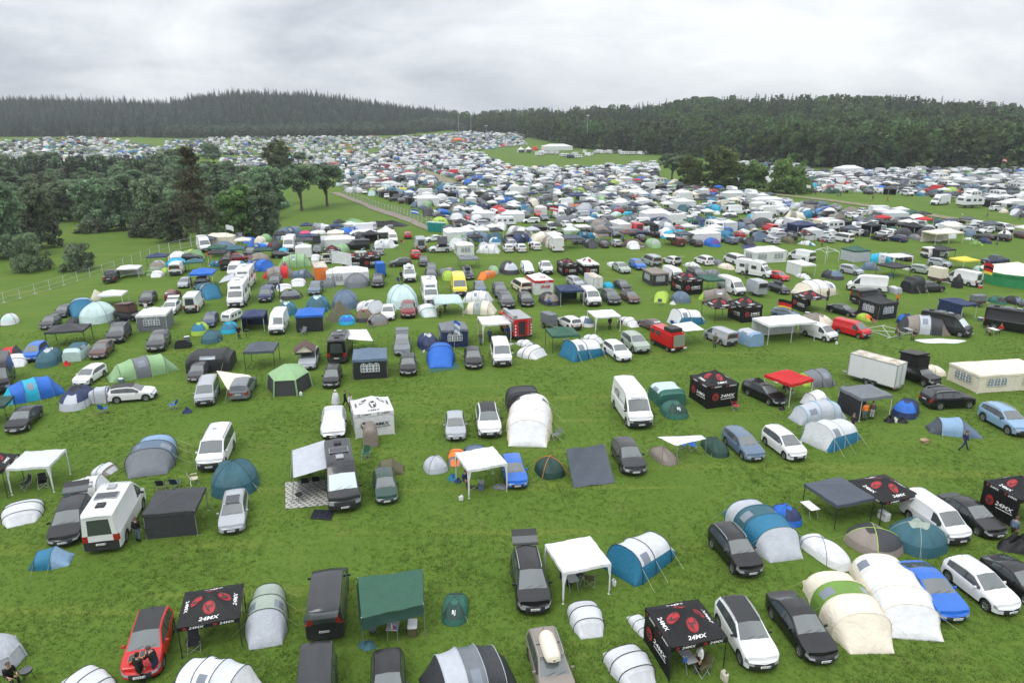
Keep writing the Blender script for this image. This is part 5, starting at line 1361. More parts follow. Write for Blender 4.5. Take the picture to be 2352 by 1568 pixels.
TREES = [   # kind, box in the photograph, label
 ('broad1', (-75, 425, 70, 600), 'big dark tree at the very edge of the valley wood'),
 ('broad0', (40, 430, 140, 575), 'rounded dark tree standing out from the valley wood over the meadow'),
 ('willow', (8, 540, 118, 628), 'pale grey-green bushy tree low in the meadow by the fence'),
 ('bush', (172, 502, 248, 538), 'low rounded bush alone on the bright meadow'),
 ('bush', (140, 560, 215, 628), 'small pale shrub tree near the white wire fence'),
 ('broad0', (98, 420, 182, 512), 'pale topped round tree in front of the spruce plantation'),
 ('broad2', (160, 415, 262, 512), 'wide broadleaf tree in the front row of the valley wood'),
 ('broad1', (225, 408, 330, 532), 'tall dense broadleaf tree in the middle of the valley wood'),
 ('broad0', (300, 410, 395, 545), 'broadleaf tree just beside the tall brown pine'),
 ('bush', (298, 498, 385, 548), 'rounded bush at the foot of the valley wood'),
 ('broad2', (350, 470, 430, 558), 'leafy tree under the tall brown pine'),
 ('pine', (378, 350, 512, 562), 'tall brownish pine rising above the valley wood'),
 ('spruce0', (470, 392, 538, 500), 'dark spruce close behind the tall brown pine'),
 ('bgreen2', (498, 430, 590, 548), 'green broadleaf tree just behind the tent camp flag'),
 ('broad1', (560, 425, 640, 545), 'dark broadleaf tree at the corner of the meadow'),
 ('broad2', (575, 388, 665, 490), 'tree in the grove beside the gravel road, towards the meadow'),
 ('boak', (640, 385, 730, 488), 'middle tree of the grove beside the gravel road, slim trunks below'),
 ('boak', (700, 383, 788, 478), 'end tree of the grove, its crown hanging over the gravel road'),
 ('bgreen', (604, 326, 672, 398), 'big round tree alone above the road grove'),
 ('pale', (668, 352, 702, 380), 'small round tree next to the big round one above the grove'),
 ('broad2', (376, 344, 428, 382), 'round tree below the far left camp, above the pine'),
 ('broad1', (458, 330, 505, 366), 'dark round tree among the far left camp tents'),
 ('boak', (1514, 356, 1574, 420), 'dark round oak with a clear trunk at the end of the field'),
 ('bgreen2', (1556, 358, 1612, 430), 'pale light green tree between the oak and the tall tree'),
 ('bgreen', (1584, 386, 1616, 432), 'small bushy tree in front of the pale tree'),
 ('bgreen', (1608, 338, 1712, 438), 'tall broad tree, largest of the row before the right wood'),
 ('bgreen2', (1698, 372, 1764, 442), 'dark rounded tree between the tall tree and the willow'),
 ('wgreen', (1762, 356, 1864, 448), 'big rounded willow bush beside the right camp block'),
 ('broad1', (-60, 395, 60, 470), 'dark tree behind the edge of the valley wood'),
 ('broad0', (55, 400, 135, 480), 'leafy tree half hidden behind the valley wood front row'),
 ('broad1', (255, 395, 345, 470), 'dark tree top showing between the front trees and the plantation'),
 ('spruce1', (420, 380, 470, 470), 'dark spruce touching the brown pine from behind'),
 ('pale', (865, 396, 0, 0), None),
]
for k, bb, lab in TREES:
 if lab is None: continue
 pr = TPROTO[k]
 w_, h_ = bb[2] - bb[0], bb[3] - bb[1]; bb = (bb[0] - .09 * w_, bb[1] - .10 * h_, bb[2] + .09 * w_, bb[3])
 loc, rz, s = fit(pr, bb, rnd.uniform(0, 360), zfree='tall')
 s = (s[0], s[1], s[2])
 spawn(pr, (loc[0], loc[1], loc[2] - .1), rz, s, desc='tree', label=lab, group='trees around the camp')
WOOD = [(-90, 405), (130, 400), (400, 402), (470, 410), (590, 428), (640, 470), (600, 520), (560, 545), (470, 540), (400, 532), (300, 506), (225, 488), (150, 478), (110, 468), (60, 540), (-90, 600)]
def inside(poly, x, y):
 c = False
 for i in range(len(poly)):
  (x1, y1), (x2, y2) = poly[i], poly[i - 1]
  if (y1 > y) != (y2 > y) and x < (x2 - x1) * (y - y1) / (y2 - y1) + x1: c = not c
 return c
wl = [t['loc'] for t in THINGS]
for _ in range(2600):
 y = rnd.uniform(120, 420); x = rnd.uniform(-330, -40); z = hterrain(x, y)
 uu, vv = proj([(x, y, z)])
 if not inside(WOOD, uu[0], vv[0]) or any((x - q[0]) ** 2 + (y - q[1]) ** 2 < 38 for q in wl): continue
 pr = TPROTO[rnd.choice(['broad0', 'broad1', 'broad2', 'broad1', 'pale', 'willow'])]; s = rnd.uniform(.62, .82); wl.append((x, y))
 spawn(pr, (x, y, z - .1), rnd.uniform(0, 6), (s * 1.1, s * 1.1, s), desc='broadleaf tree', label='broadleaf tree standing deep inside the dense valley wood', group='trees inside the valley wood')
n_pl = 0
for row, (v0, hp) in enumerate(((402, 9), (410, 9), (420, 10), (432, 11))):     # young plantation behind the wood
 for u in np.arange(-30, 410, 8.5):
  if row == 3 and u > 330: continue
  p = G(u + rnd.uniform(-3, 3) + row * 3, v0 + rnd.uniform(-2, 2)); s = hp / 15 * rnd.uniform(.8, 1.2)
  spawn(TPROTO['spruce1'], (p[0], p[1], p[2] - .1), rnd.uniform(0, 6), (s * 1.25, s * 1.25, s), desc='spruce', label='young dark spruce in the dense plantation strip behind the valley wood', group='young spruces of the plantation'); n_pl += 1
# ------------------------------------------------------------------ scattered masses (forest, far camp, grass) as one object each
def scatter(name, pts, sources, label, mat=None):
 """pts: (x, y, z, rotation, scale, source index)"""
 src = bpy.data.collections.new(name + '_sources')
 for i, o in enumerate(sources): o.name = '%s_source_%03d' % (name, i); src.objects.link(o)
 me = bpy.data.meshes.new(name); A = np.array(pts, np.float32)
 me.vertices.add(len(A)); me.vertices.foreach_set('co', A[:, :3].ravel().copy())
 for nm, ty, col in (('rot', 'FLOAT', 3), ('scl', 'FLOAT', 4), ('idx', 'INT', 5)):
  a = me.attributes.new(nm, ty, 'POINT'); a.data.foreach_set('value', A[:, col].astype(np.int32 if ty == 'INT' else np.float32).copy())
 o = obj(name, me); md = o.modifiers.new('scatter', 'NODES')
 ng = bpy.data.node_groups.new(name + '_scatter', 'GeometryNodeTree'); md.node_group = ng
 ng.interface.new_socket('Geometry', in_out='INPUT', socket_type='NodeSocketGeometry'); ng.interface.new_socket('Geometry', in_out='OUTPUT', socket_type='NodeSocketGeometry')
 gi, go = N(ng, 'NodeGroupInput'), N(ng, 'NodeGroupOutput'); ip = N(ng, 'GeometryNodeInstanceOnPoints'); ci = N(ng, 'GeometryNodeCollectionInfo')
 ci.inputs['Collection'].default_value = src; ci.inputs['Separate Children'].default_value = True; ci.inputs['Reset Children'].default_value = True
 def na(nm, ty):
  n = N(ng, 'GeometryNodeInputNamedAttribute'); n.data_type = ty; n.inputs['Name'].default_value = nm; return n.outputs['Attribute']
 cxyz = N(ng, 'ShaderNodeCombineXYZ'); ng.links.new(na('rot', 'FLOAT'), cxyz.inputs[2])
 ng.links.new(gi.outputs[0], ip.inputs['Points']); ng.links.new(ci.outputs[0], ip.inputs['Instance']); ip.inputs['Pick Instance'].default_value = True
 ng.links.new(na('idx', 'INT'), ip.inputs['Instance Index']); ng.links.new(cxyz.outputs[0], ip.inputs['Rotation']); ng.links.new(na('scl', 'FLOAT'), ip.inputs['Scale'])
 ng.links.new(ip.outputs[0], go.inputs[0])
 return tagobj(o, label, None, None, 'stuff')
def src_tree(kind, **kw):
 c, t = kind(**kw); return bpy.data.objects.new('src', c)
def woods(nd, l1, l2):
 return [src_tree(conifer, seed=70, h=22, r=4.6, layers=13, per=17, size=1.05, mat=nd), src_tree(conifer, seed=71, h=20, r=4.2, layers=12, per=16, size=1.05, mat=nd), src_tree(conifer, seed=72, h=25, r=5.0, layers=14, per=17, size=1.1, mat=nd),
   src_tree(broadleaf, seed=73, h=16, r=5.5, n_cl=34, per=24, size=.85, low=.05, mat=l1), src_tree(broadleaf, seed=74, h=17, r=6, n_cl=36, per=24, size=.9, low=.05, mat=l2), src_tree(broadleaf, seed=75, h=14, r=5, n_cl=32, per=24, size=.85, low=.05, mat=l1)]
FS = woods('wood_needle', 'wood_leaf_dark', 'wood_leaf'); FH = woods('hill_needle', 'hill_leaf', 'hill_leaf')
FR, FL = [], []
rf = random.Random(5)
def interp_pair(t, x): return lerp(t[0], t[1], x)
for _ in range(26000):          # right wood
 y = rf.uniform(335, 1350); u = rf.uniform(1040, 2900)
 if u < 1200 and y < 900: continue
 yb = interp_pair(YB, u); d = y - yb
 if d < 0 or d > 470: continue
 if rf.random() > (.55 if d < 130 else .62): continue
 x = (u - CU) / 1708 * y
 bl = d < (rf.uniform(90, 190) if u > 1640 else rf.uniform(40, 120)) or rf.random() < .2 or ((1530 < u < 1650 or 1880 < u < 2010) and rf.random() < .85)
 i = rf.randrange(3, 6) if bl else rf.randrange(0, 3)
 FR.append((x, y, hterrain(x, y) - .4, rf.uniform(0, 6.28), (rf.uniform(.85, 1.5) if bl else rf.uniform(.45, .98)), i))
LB = ([-900, 0, 120, 310, 420, 700, 900, 1040], [790, 800, 800, 790, 770, 800, 850, 980])
for _ in range(26000):          # left hill wood
 y = rf.uniform(760, 1400); u = rf.uniform(-420, 1075)
 d = y - interp_pair(LB, u)
 if d < 0 or d > 480 or rf.random() > (.9 if d < 150 else .6): continue
 x = (u - CU) / 1708 * y
 bl = (d < 120 and u > 360) or rf.random() < (.3 if d < 260 else .22)
 i = rf.randrange(3, 6) if bl else rf.randrange(0, 3)
 FL.append((x, y, hterrain(x, y) - .4, rf.uniform(0, 6.28), rf.uniform(.65, 1.0) * (.72 if bl else rf.uniform(.6, .95)), i))
FD = []
for _ in range(2200):
 y = rf.uniform(1250, 1750); u = rf.uniform(900, 1500); x = (u - CU) / 1708 * y
 FD.append((x, y, hterrain(x, y) - 2, rf.uniform(0, 6.28), rf.uniform(.6, .85), rf.randrange(0, 3)))
scatter('right_wood', FR, FS, 'dark mixed wood covering the long ridge on the right')
scatter('hill_wood', FL, FH, 'conifer wood covering the broad hill behind the far left camp')
scatter('horizon_wood', FD, [o.copy() for o in FH], 'thin dark line of far woods on the horizon between the two hills')
# tufts of grass standing on the near meadow
def tuft(seed):
 rg = random.Random(seed); mb = MB()
 for _ in range(9):
  a, r_, l = rg.uniform(0, 6.28), rg.uniform(0, .16), rg.uniform(.035, .085); x, y = r_ * math.cos(a), r_ * math.sin(a); b = rg.uniform(0, 6.28); w = rg.uniform(.010, .02); t = rg.uniform(.02, .09)
  dx, dy = math.cos(b), math.sin(b)
  mb.add([(x - dy * w, y + dx * w, 0), (x + dy * w, y - dx * w, 0), (x + dx * t, y + dy * t, l)], [(0, 1, 2)])
 return bpy.data.objects.new('src', mb.mesh('grass_tuft', M['blade'], 0))
def blade_material():
 m, nt, b = nodes('grass_blades'); oi = N(nt, 'ShaderNodeObjectInfo'); g = N(nt, 'ShaderNodeNewGeometry'); n = N(nt, 'ShaderNodeTexNoise'); n.inputs['Scale'].default_value = .4; n.inputs['Detail'].default_value = 5
 nt.links.new(g.outputs['Position'], n.inputs['Vector']); ad = N(nt, 'ShaderNodeMath', operation='ADD'); mu = N(nt, 'ShaderNodeMath', operation='MULTIPLY'); mu.inputs[1].default_value = .45
 nt.links.new(oi.outputs['Random'], mu.inputs[0]); nt.links.new(mu.outputs[0], ad.inputs[0]); nt.links.new(n.outputs['Fac'], ad.inputs[1])
 c = N(nt, 'ShaderNodeValToRGB'); e = c.color_ramp.elements; e[0].position = .4; e[0].color = (.068, .128, .019, 1); e[1].position = 1.0; e[1].color = (.13, .188, .036, 1); q = e.new(.7); q.color = (.088, .150, .023, 1)
 nt.links.new(ad.outputs[0], c.inputs['Fac']); nt.links.new(c.outputs[0], b.inputs['Base Color']); b.inputs['Roughness'].default_value = .8; b.inputs['Specular IOR Level'].default_value = .1
 return m
M['blade'] = blade_material()
TF = []
for _ in range(90000):
 y = 24 + 62 * rf.random() ** 1.3; x = rf.uniform(-.80, .80) * (y + 8)
 TF.append((x, y, hterrain(x, y), rf.uniform(0, 6.28), rf.uniform(.6, 1.3) * (1 + .4 * math.sin(x * .4) * math.sin(y * .3)), rf.randrange(0, 4)))
scatter('grass', TF, [tuft(k) for k in range(4)], 'short uneven grass of the camping meadow')
# ------------------------------------------------------------------ fence of wire panels along the valley
def wire_fence(px, label, step=3.4, h=2.0):
 P = [Vector(G(*p)) for p in px]; Q = []
 for i in range(len(P) - 1):
  n = max(1, round((P[i + 1] - P[i]).length / step))
  for k in range(n): Q.append(P[i].lerp(P[i + 1], k / n))
 Q.append(P[-1])
 for q in Q: q.z = hterrain(q.x, q.y)
 root = obj('construction_fence', None, Q[0]); tagobj(root, label, 'fence')
 o0 = Q[0]
 for i, q in enumerate(Q):
  mb = MB(); p = q - o0; mb.tube([p, p + Vector((0, 0, h))], .05, 6); po = obj('post', mb.mesh('post', 'pole'), parent=root)
  mb = MB(); mb.box((p.x, p.y, .07), (.5, .22, .14), 1.2); obj('foot_block', mb.mesh('foot_block', 'pole', 0), parent=po)
  if i + 1 < len(Q):
   r = Q[i + 1] - o0; mb = MB()
   for z in (.15, h * .5, h - .03): mb.tube([p + Vector((0, 0, z)), r + Vector((0, 0, z))], .02, 4)
   for t in np.linspace(.04, .96, 12):
    a = p.lerp(r, t); mb.tube([a + Vector((0, 0, .15)), a + Vector((0, 0, h))], .007, 3, cap=False)
   obj('wire_panel', mb.mesh('wire_panel', 'metal', 0), parent=root)
wire_fence([(-40, 722), (10, 696), (81, 676), (178, 646), (264, 620), (390, 580), (440, 567), (520, 549)], 'silver wire panel fence between the camp and the valley meadow')
wire_fence([(1012, 527), (960, 505), (900, 486), (830, 463), (790, 448)], 'thin wire fence along the gravel road and the crowded camp', 3.6, 1.9)
# ------------------------------------------------------------------ air
hm = bpy.data.materials.new('haze'); hm.use_nodes = True; hn = hm.node_tree; hn.nodes.remove(hn.nodes['Principled BSDF'])
pv = N(hn, 'ShaderNodeVolumePrincipled'); pv.inputs['Density'].default_value = .00017; pv.inputs['Color'].default_value = (.88, .92, .96, 1); pv.inputs['Anisotropy'].default_value = .2
hn.links.new(pv.outputs[0], hn.nodes['Material Output'].inputs['Volume'])
mb = MB(); mb.box((0, 1590, 45), (5600, 4000, 120)); tagobj(obj('haze', mb.mesh('haze', hm, 0)), 'thin pale haze in the damp air over the valley and the far hills', None, None, 'stuff')
# ------------------------------------------------------------------ colours of cloth and paint
HEX = dict(white='eef1f4', silver='a9aeb4', grey='73787e', dgrey='44484e', black='1b1d20', red='cf2a26', dred='7d1f26', blue='2368c4', navy='28365c', lblue='86a6c4', green='2d5a48', dgreen='23443a', brown='5d4440', sage='9fab9f',
 beige='d2c9b8', yellow='e6d046', orange='f2802e', teal='33606c', sea='2a7496', lime='a6c64a', mint='c0d8d5', cyan='22acd0', pink='e0457a', taupe='8a8178', olive='5f5c42', cream='e8dfcc', lgreen='8fb483', purple='5a3b8a', charcoal='33363b', lgrey='b9bec6', steel='5f7388', offwhite='dfe3e6', tarp='4d555f', forest='35695c', moss='6f9440')
CO = {k: hx(v) for k, v in HEX.items()}
CO['black'] = (.006, .006, .007, 1); CO['charcoal'] = (.022, .023, .026, 1); CO['dgrey'] = (.04, .042, .047, 1)
CO['pgreen'] = hx('2f8a55'); CO['red'] = (.50, .012, .014, 1); CO['white'] = (.68, .69, .70, 1); CO['offwhite'] = (.58, .60, .62, 1)
# ------------------------------------------------------------------ kinds of tent and pavilion
S2 = lambda **k: k
BW, RD, BK, WT = M['black'], 'redink', 'ink', 'white'
LOGO = ('redink', 'ink', 'white'); LOGOW = ('ink', 'white', 'ink')
PT = {
 'popup': tunnel('popup_tent', [(-1.55, .80, .06), (-1.0, 1.05, .72), (-.05, 1.12, 1.05), (.75, 1.02, .80), (1.5, .72, .06)], 'caab', n=14, guys=False, door=3),
 'tun2': tunnel('tunnel_tent', [(-2.1, .8, .08), (-1.3, 1.12, 1.25), (.3, 1.25, 1.5), (1.9, 1.0, .10)], 'cab'),
 'tun3': tunnel('tunnel_tent', [(-2.8, .9, .1), (-2.0, 1.2, 1.45), (-.3, 1.45, 1.85), (1.3, 1.5, 1.95), (2.6, 1.15, .1)], 'cabd', wins=((2, 1), (2, -1))),
 'tun4': tunnel('tunnel_tent', [(-3.4, 1.1, .1), (-2.4, 1.4, 1.6), (-1.0, 1.55, 2.0), (.4, 1.6, 2.1), (1.9, 1.5, 1.95), (3.2, 1.1, .1)], 'cabda', wins=((2, 1), (2, -1))),
 'arp': tunnel('tunnel_tent', [(-2.3, 1.0, .5), (-1.6, 1.2, 1.5), (.2, 1.4, 1.85), (1.5, 1.45, 1.95), (2.0, 1.3, .2)], 'aaac', band=3, wins=((2, 1), (2, -1)), n=18),
 'air': tunnel('inflatable_tent', [(-3.4, 1.2, .15), (-2.7, 1.4, 1.7), (-.9, 1.65, 2.05), (1.0, 1.65, 2.1), (2.3, 1.5, 1.75), (3.4, 1.35, .1)], 'daaab', band=3, wins=((1, 1), (1, -1)), n=18),
 'airg': tunnel('inflatable_tent', [(-3.2, 1.2, .15), (-2.4, 1.4, 1.6), (-.6, 1.55, 1.95), (1.2, 1.55, 1.95), (2.2, 1.5, 1.6), (3.3, 1.25, .12)], 'dbbbd', band=0, wins=((1, 1), (1, -1)), n=18),
 'dome': dome('dome_tent', 2.5, 2.8, 1.35, vest=.12), 'domev': dome('dome_tent', 2.4, 3.0, 1.4, vest=.45), 'domeb': dome('dome_tent', 4.0, 4.4, 2.1, vest=.1), 'domes': dome('dome_tent', 1.9, 2.3, 1.15, vest=.15),
 'geo': dome('dome_tent', 2.5, 2.9, 1.35, ex=3, vest=.1, sp=1.6), 'hex': cone_tent('screen_tent', 2.1, 2.35, 6, wall=1.45, twist=.52, sag=-.25, flare=1.12, wallmat='mesh'), 'cabin': tunnel('cabin_tent', [(-1.7, 1.45, 1.55), (-1.2, 1.5, 2.0), (1.2, 1.5, 2.0), (1.7, 1.45, 1.55)], 'aba', ex=.42, n=18, wins=((1, 1), (1, -1)), poles=None, band=3),
 'awn': tunnel('awning_tent', [(-1.5, 1.4, 2.1), (-1.0, 1.45, 2.25), (1.0, 1.45, 2.2), (1.35, 1.4, 1.9)], 'aba', ex=.38, n=18, wins=((1, 1),), poles=None, band=3),
 'tail': tunnel('tailgate_tent', [(-1.1, 1.15, 2.0), (-.9, 1.25, 2.1), (.5, 1.2, 2.0), (1.2, .95, 1.5)], 'aaa', ex=.5, n=16),
 'toilet': tunnel('toilet_tent', [(-.62, .35, .1), (-.5, .55, 1.4), (0, .6, 2.0), (.5, .55, 1.4), (.62, .4, .1)], 'aaaa', guys=False, poles=None), 'tepee': cone_tent('tepee_tent', 2.3, 2.7, 6, sag=.0), 'ridge': cone_tent('pyramid_tent', 1.7, 1.6, 4, twist=.2),
 'shelter': tunnel('beach_shelter', [(-1.0, 1.0, .1), (-.5, 1.1, .9), (.3, 1.15, 1.2), (.35, 1.1, 1.15)], 'aac', guys=False), 'round': cone_tent('round_pavilion', 3.2, 3.2, 20, wall=1.9, twist=0, sag=.05, polekind='wood'),
 'sun8': cone_tent('sun_shelter', 1.9, 1.9, 8, wall=.8, sag=-.25, flare=1.15), 'event': gazebo('arched_shelter', 3.4, 3.4, 1.75, .75, .1, conc=.45, drop=8, cat='shelter'),
 'mx': gazebo('pavilion', logo=LOGO, legs='black', rise=.85), 'mxl': gazebo('pavilion', logo=LOGO, walls='r', legs='black', rise=.85), 'mxw': gazebo('pavilion', logo=LOGO, walls='frlb', legs='black', rise=.85), 'mxwhite': gazebo('pavilion', logo=LOGOW, walls='frlb', rise=.8), 'mxh': gazebo('pavilion', logo=LOGO, walls='rb', legs='black', rise=.85),
 'flat': gazebo('pavilion', rise=.32, val=.16, flat=True, conc=1.0, eave=2.0), 'peak': gazebo('pavilion', rise=.62, vent=True), 'plain': gazebo('pavilion', rise=.6, conc=1.05), 'dark': gazebo('pavilion', rise=.6, legs='black'),
 'walled': gazebo('pavilion', rise=.65, walls='frlb', wins='fr', legs='metal'), 'whitewalled': gazebo('pavilion', rise=.6, walls='frlb', wins='fr', wallkind='a'), 'half': gazebo('pavilion', rise=.5, walls='br', wins='b', legs='pole', conc=1.05),
 'leftwall': gazebo('pavilion', w=3, l=3.4, rise=.6, walls='rb', legs='pole', conc=1.05), 'frontwall': gazebo('pavilion', rise=.55, walls='f', legs='metal'),
 'party': gazebo('party_tent', 3, 6, 1.95, .7, .2, walls='frlb', wins='frlb', wallkind='a', conc=1.0), 'partyopen': gazebo('party_tent', 3, 6, 2.0, .5, .2, walls='b', wallkind='a', conc=1.0), 'marquee': gazebo('party_tent', 6, 12, 2.3, 1.2, .1, walls='frlb', wins='', wallkind='a', conc=1.0),
 'pagoda': gazebo('pagoda_tent', 4, 4, 2.3, 1.9, .3, walls='rlb', wallkind='a', conc=1.6),
}
KIND = {}
CATNAME = {'hatch': 'hatchback', 'estate': 'estate car', 'saloon': 'saloon', 'coupe': 'coupe', 'suv': 'off-roader', 'mpv': 'people carrier'}
def V(style, bb, h, col, desc, opt='', label=None, group=None, box=None, far=None, name=None, mirror=None):
 opt = tuple(opt.split()) if opt else ()
 van = style in ('van', 'bus', 'highvan')
 nm = name or ('motorhome' if style == 'motorhome' else 'pickup_truck' if style == 'pickup' else 'van' if van else 'car')
 cat = {'motorhome': 'motorhome', 'pickup_truck': 'pickup'}.get(nm, nm)
 pr = vehicle(style, nm, cat, opt)
 loc, rz, s = fit(pr, bb, h, real=(.92, 1.08))
 c = CO[col] if isinstance(col, str) else col
 return spawn(pr, loc, rz, s, dict(a=c, mirror=(.02, .02, .022, 1) if (mirror == 'black' or style in ('van', 'highvan', 'suv')) else c, box=CO[box] if box else CO['black']), desc, label, group or {'car': 'cars parked on the camp meadow', 'van': 'vans parked on the camp meadow'}.get(nm, nm.replace('_', ' ') + 's on the camp meadow'), far=(bb[3] < 552 if far is None else far))
def T(kind, bb, h, cols, desc, label=None, group=None, far=None, zfree=True):
 pr = PT[kind]
 cl = cols.split() if isinstance(cols, str) else cols
 d = {}
 keys = ('a', 'b', 'c', 'd')
 base = CO[cl[0]]
 d['a'] = base
 for k, v in zip(keys[1:], cl[1:]):
  if ':' not in v: d[k] = CO[v]
 for v in cl[1:]:
  if ':' in v: kk, vv = v.split(':'); d[kk] = CO[vv]
 g = pr.cat in ('pavilion', 'shelter') or pr.name in ('party_tent', 'pagoda_tent')
 d.setdefault('b', d['a']); d.setdefault('c', d['a'] if kind != 'round' else d['b']); d.setdefault('d', d['a']); d.setdefault('band', d['b'] if kind in ('arp',) else d['a']); d.setdefault('door', tuple(x * .85 for x in (d['b'] if pr.name == 'dome_tent' else d['a'])[:3]) + (1,)); d.setdefault('v', d['a'])
 d.setdefault('pole', (.03, .03, .035, 1)); d.setdefault('guy', (.45, .48, .30, 1))
 if g and kind not in ('event',): h_lim = True
 loc, rz, s = fit(pr, bb, h, zfree=zfree)
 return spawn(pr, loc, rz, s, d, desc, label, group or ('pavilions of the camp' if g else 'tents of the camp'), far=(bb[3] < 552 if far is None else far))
# ------------------------------------------------------------------ the nearest rows, one by one
exec_rows = []
V('hatch', (276, 1388, 403, 1562), 15, 'red', 'red hatchback with black roof', 'darkroof aerial', 'red hatchback with black roof and two people at its bonnet')
T('mx', (405, 1341, 568, 1513), 16, 'black', 'black logo pavilion over one chair', 'open black pavilion with red emblems standing beside the red hatchback', zfree=False)
T('tun3', (562, 1341, 662, 1494), 15, 'sage sage lgrey lgrey pole:black', 'grey-green tunnel tent', 'grey-green tunnel tent with pale front beside the open black pavilion')
V('bus', (697, 1305, 805, 1470), 190, 'charcoal', 'dark grey van with raised tailgate', 'gate', 'dark grey van with raised tailgate beside the green tarpaulin')
T('geo', (1014, 1360, 1076, 1438), 0, 'forest dgreen', 'small green tent', 'small green tent with white mark, alone right of the green tarpaulin')
V('bus', (674, 1502, 768, 1705), 12, 'charcoal', 'dark grey van cut by the edge', '', 'dark grey van roof with a yellow strap, below the tailgate van')
V('hatch', (850, 1528, 932, 1660), 10, 'black', 'dark car at the bottom edge', '', 'black car of which little but the roof shows, between grey van and big tent')
T('tun4', (962, 1470, 1190, 1640), -70, 'dgrey grey dgrey lgrey pole:lgrey', 'big grey and black tunnel tent', 'big charcoal tunnel tent with pale grey bays beside the car with roof box')
V('mpv', (1172, 1262, 1268, 1410), 6, 'black', 'black people carrier with open tailgate', 'rails gate', 'black people carrier with its tailgate up beside the flat white pavilion')
T('flat', (1250, 1230, 1404, 1388), 18, 'white', 'flat white pavilion with white legs', 'flat white pavilion with white legs between black people carrier and blue tent', zfree=False)
T('arp', (1385, 1220, 1552, 1348), -48, 'offwhite offwhite c:sea band:sea pole:navy', 'white and petrol blue tunnel tent', 'white and petrol blue tunnel tent with dark blue mouth beside the flat white pavilion')
V('suv', (1625, 1187, 1754, 1324), 11, 'black', 'black crossover', 'rails', 'black crossover with silver roof rails beside the long blue and grey tent')
T('popup', (1301, 1377, 1389, 1468), 8, 'offwhite offwhite', 'white pop-up tent', 'white pop-up tent standing alone on the grass below the flat white pavilion')
V('estate', (1208, 1464, 1325, 1625), 10, 'taupe', 'grey brown estate with roof box', 'rails roofbox', 'grey brown estate with a pale roof box at the bottom edge', box='cream')
T('popup', (1441, 1384, 1500, 1468), 20, 'offwhite offwhite', 'white pop-up tent half hidden', 'white pop-up tent half hidden behind the black pavilion with one side wall')
T('popup', (1384, 1478, 1508, 1590), 20, 'offwhite offwhite', 'large white pop-up tent', 'large white pop-up tent at the bottom edge beside the black pavilion')
T('mxl', (1476, 1375, 1672, 1566), 14, 'black', 'black logo pavilion with one side wall', 'black pavilion with red emblems and one dark side wall beside the white crossover', zfree=False)
V('suv', (1640, 1364, 1790, 1540), 7, 'white', 'white crossover with black roof', 'darkroof rails', 'white crossover with black roof beside the black pavilion')
V('saloon', (1757, 1343, 1926, 1525), 8, 'black', 'black saloon', '', 'black saloon parked between the white crossover and the green roofed tent')
T('tun4', (1844, 1316, 2054, 1502), 1, 'cream moss cream cream door:cream pole:cream', 'beige tunnel tent with green roof', 'beige tunnel tent with a green roof beside the black saloon')
T('air', (1952, 1276, 2168, 1474), -6, 'white white d:offwhite band:cream pole:cream', 'white inflatable tent', 'white inflatable tent with beige skirt between green roofed tent and blue coupe')
V('coupe', (2052, 1283, 2228, 1428), 4, 'blue', 'bright blue coupe', '', 'bright blue sports coupe beside the white inflatable tent')
V('hatch', (2160, 1269, 2346, 1412), 12, 'white', 'white hatchback', 'aerial', 'white hatchback right of the bright blue coupe')
V('coupe', (2246, 1250, 2440, 1400), 12, 'black', 'black coupe', '', 'black coupe cut by the edge beside the white hatchback')
T('domeb', (2032, 1188, 2178, 1283), 30, 'teal teal sage pole:sage', 'dark teal dome tent', 'dark teal dome tent with pale green seams in front of the white delivery van')
T('dome', (1935, 1198, 2078, 1287), 32, 'taupe dgrey dgrey pole:lime', 'grey dome tent with lime poles', 'dark grey dome tent with lime yellow seams')
T('domev', (1834, 1203, 1957, 1312), 25, 'white white offwhite pole:navy', 'white two person tent', 'white tent with a dark skirt between blue tunnel tent and grey lime dome')
T('tun4', (1660, 1148, 1845, 1293), 12, 'lgrey teal sea sea band:sea pole:teal', 'blue tunnel tent with grey roof', 'long blue tunnel tent with a pale grey roof beside the black crossover')
T('dome', (1766, 1150, 1842, 1212), 20, 'blue navy', 'small blue dome tent', 'small blue dome tent behind the long blue and grey tunnel tent')
T('dark', (1840, 1112, 2011, 1216), 19, 'tarp', 'grey pavilion', 'grey open pavilion joined to a black pavilion beside the white delivery van', zfree=False)
T('mx', (1940, 1092, 2116, 1208), 17, 'black', 'black logo pavilion beside the white delivery van', 'black pavilion with red emblems joined to the grey pavilion', zfree=False)
V('van', (2066, 1103, 2232, 1250), 12, 'white', 'white delivery van', '', 'white delivery van between black pavilion and black saloon')
V('saloon', (2148, 1120, 2314, 1236), 12, 'black', 'black saloon behind', '', 'black saloon beside the white delivery van')
T('mxh', (2246, 1090, 2420, 1216), 15, 'black', 'black logo pavilion with walls', 'black pavilion with lettered walls cut by the edge behind the black saloon', zfree=False)
V('highvan', (184, 1114, 336, 1267), 193, 'white', 'white camper van', 'camper', 'white camper van seen from behind, a person in its side door')
V('estate', (106, 1140, 214, 1254), 20, 'black', 'black estate with open tailgate', 'gate', 'black estate with open tailgate beside the white camper van')
T('frontwall', (325, 1118, 482, 1240), 10, 'dgrey dgrey', 'dark grey pavilion with walls', 'dark grey pavilion with a closed front beside the white camper van', zfree=False)
V('estate', (497, 1112, 572, 1225), 16, 'silver', 'silver estate with roof solar panel', 'rails solar', 'silver estate with a solar panel on its roof under a mint awning')
T('domeb', (484, 1052, 596, 1146), 16, 'teal teal teal', 'dark teal dome behind the silver estate', 'large dark teal dome tent behind the silver estate')
T('tail', (500, 1078, 578, 1142), 16, 'mint mint', 'mint tailgate awning', 'mint green awning joined to the back of the silver estate')
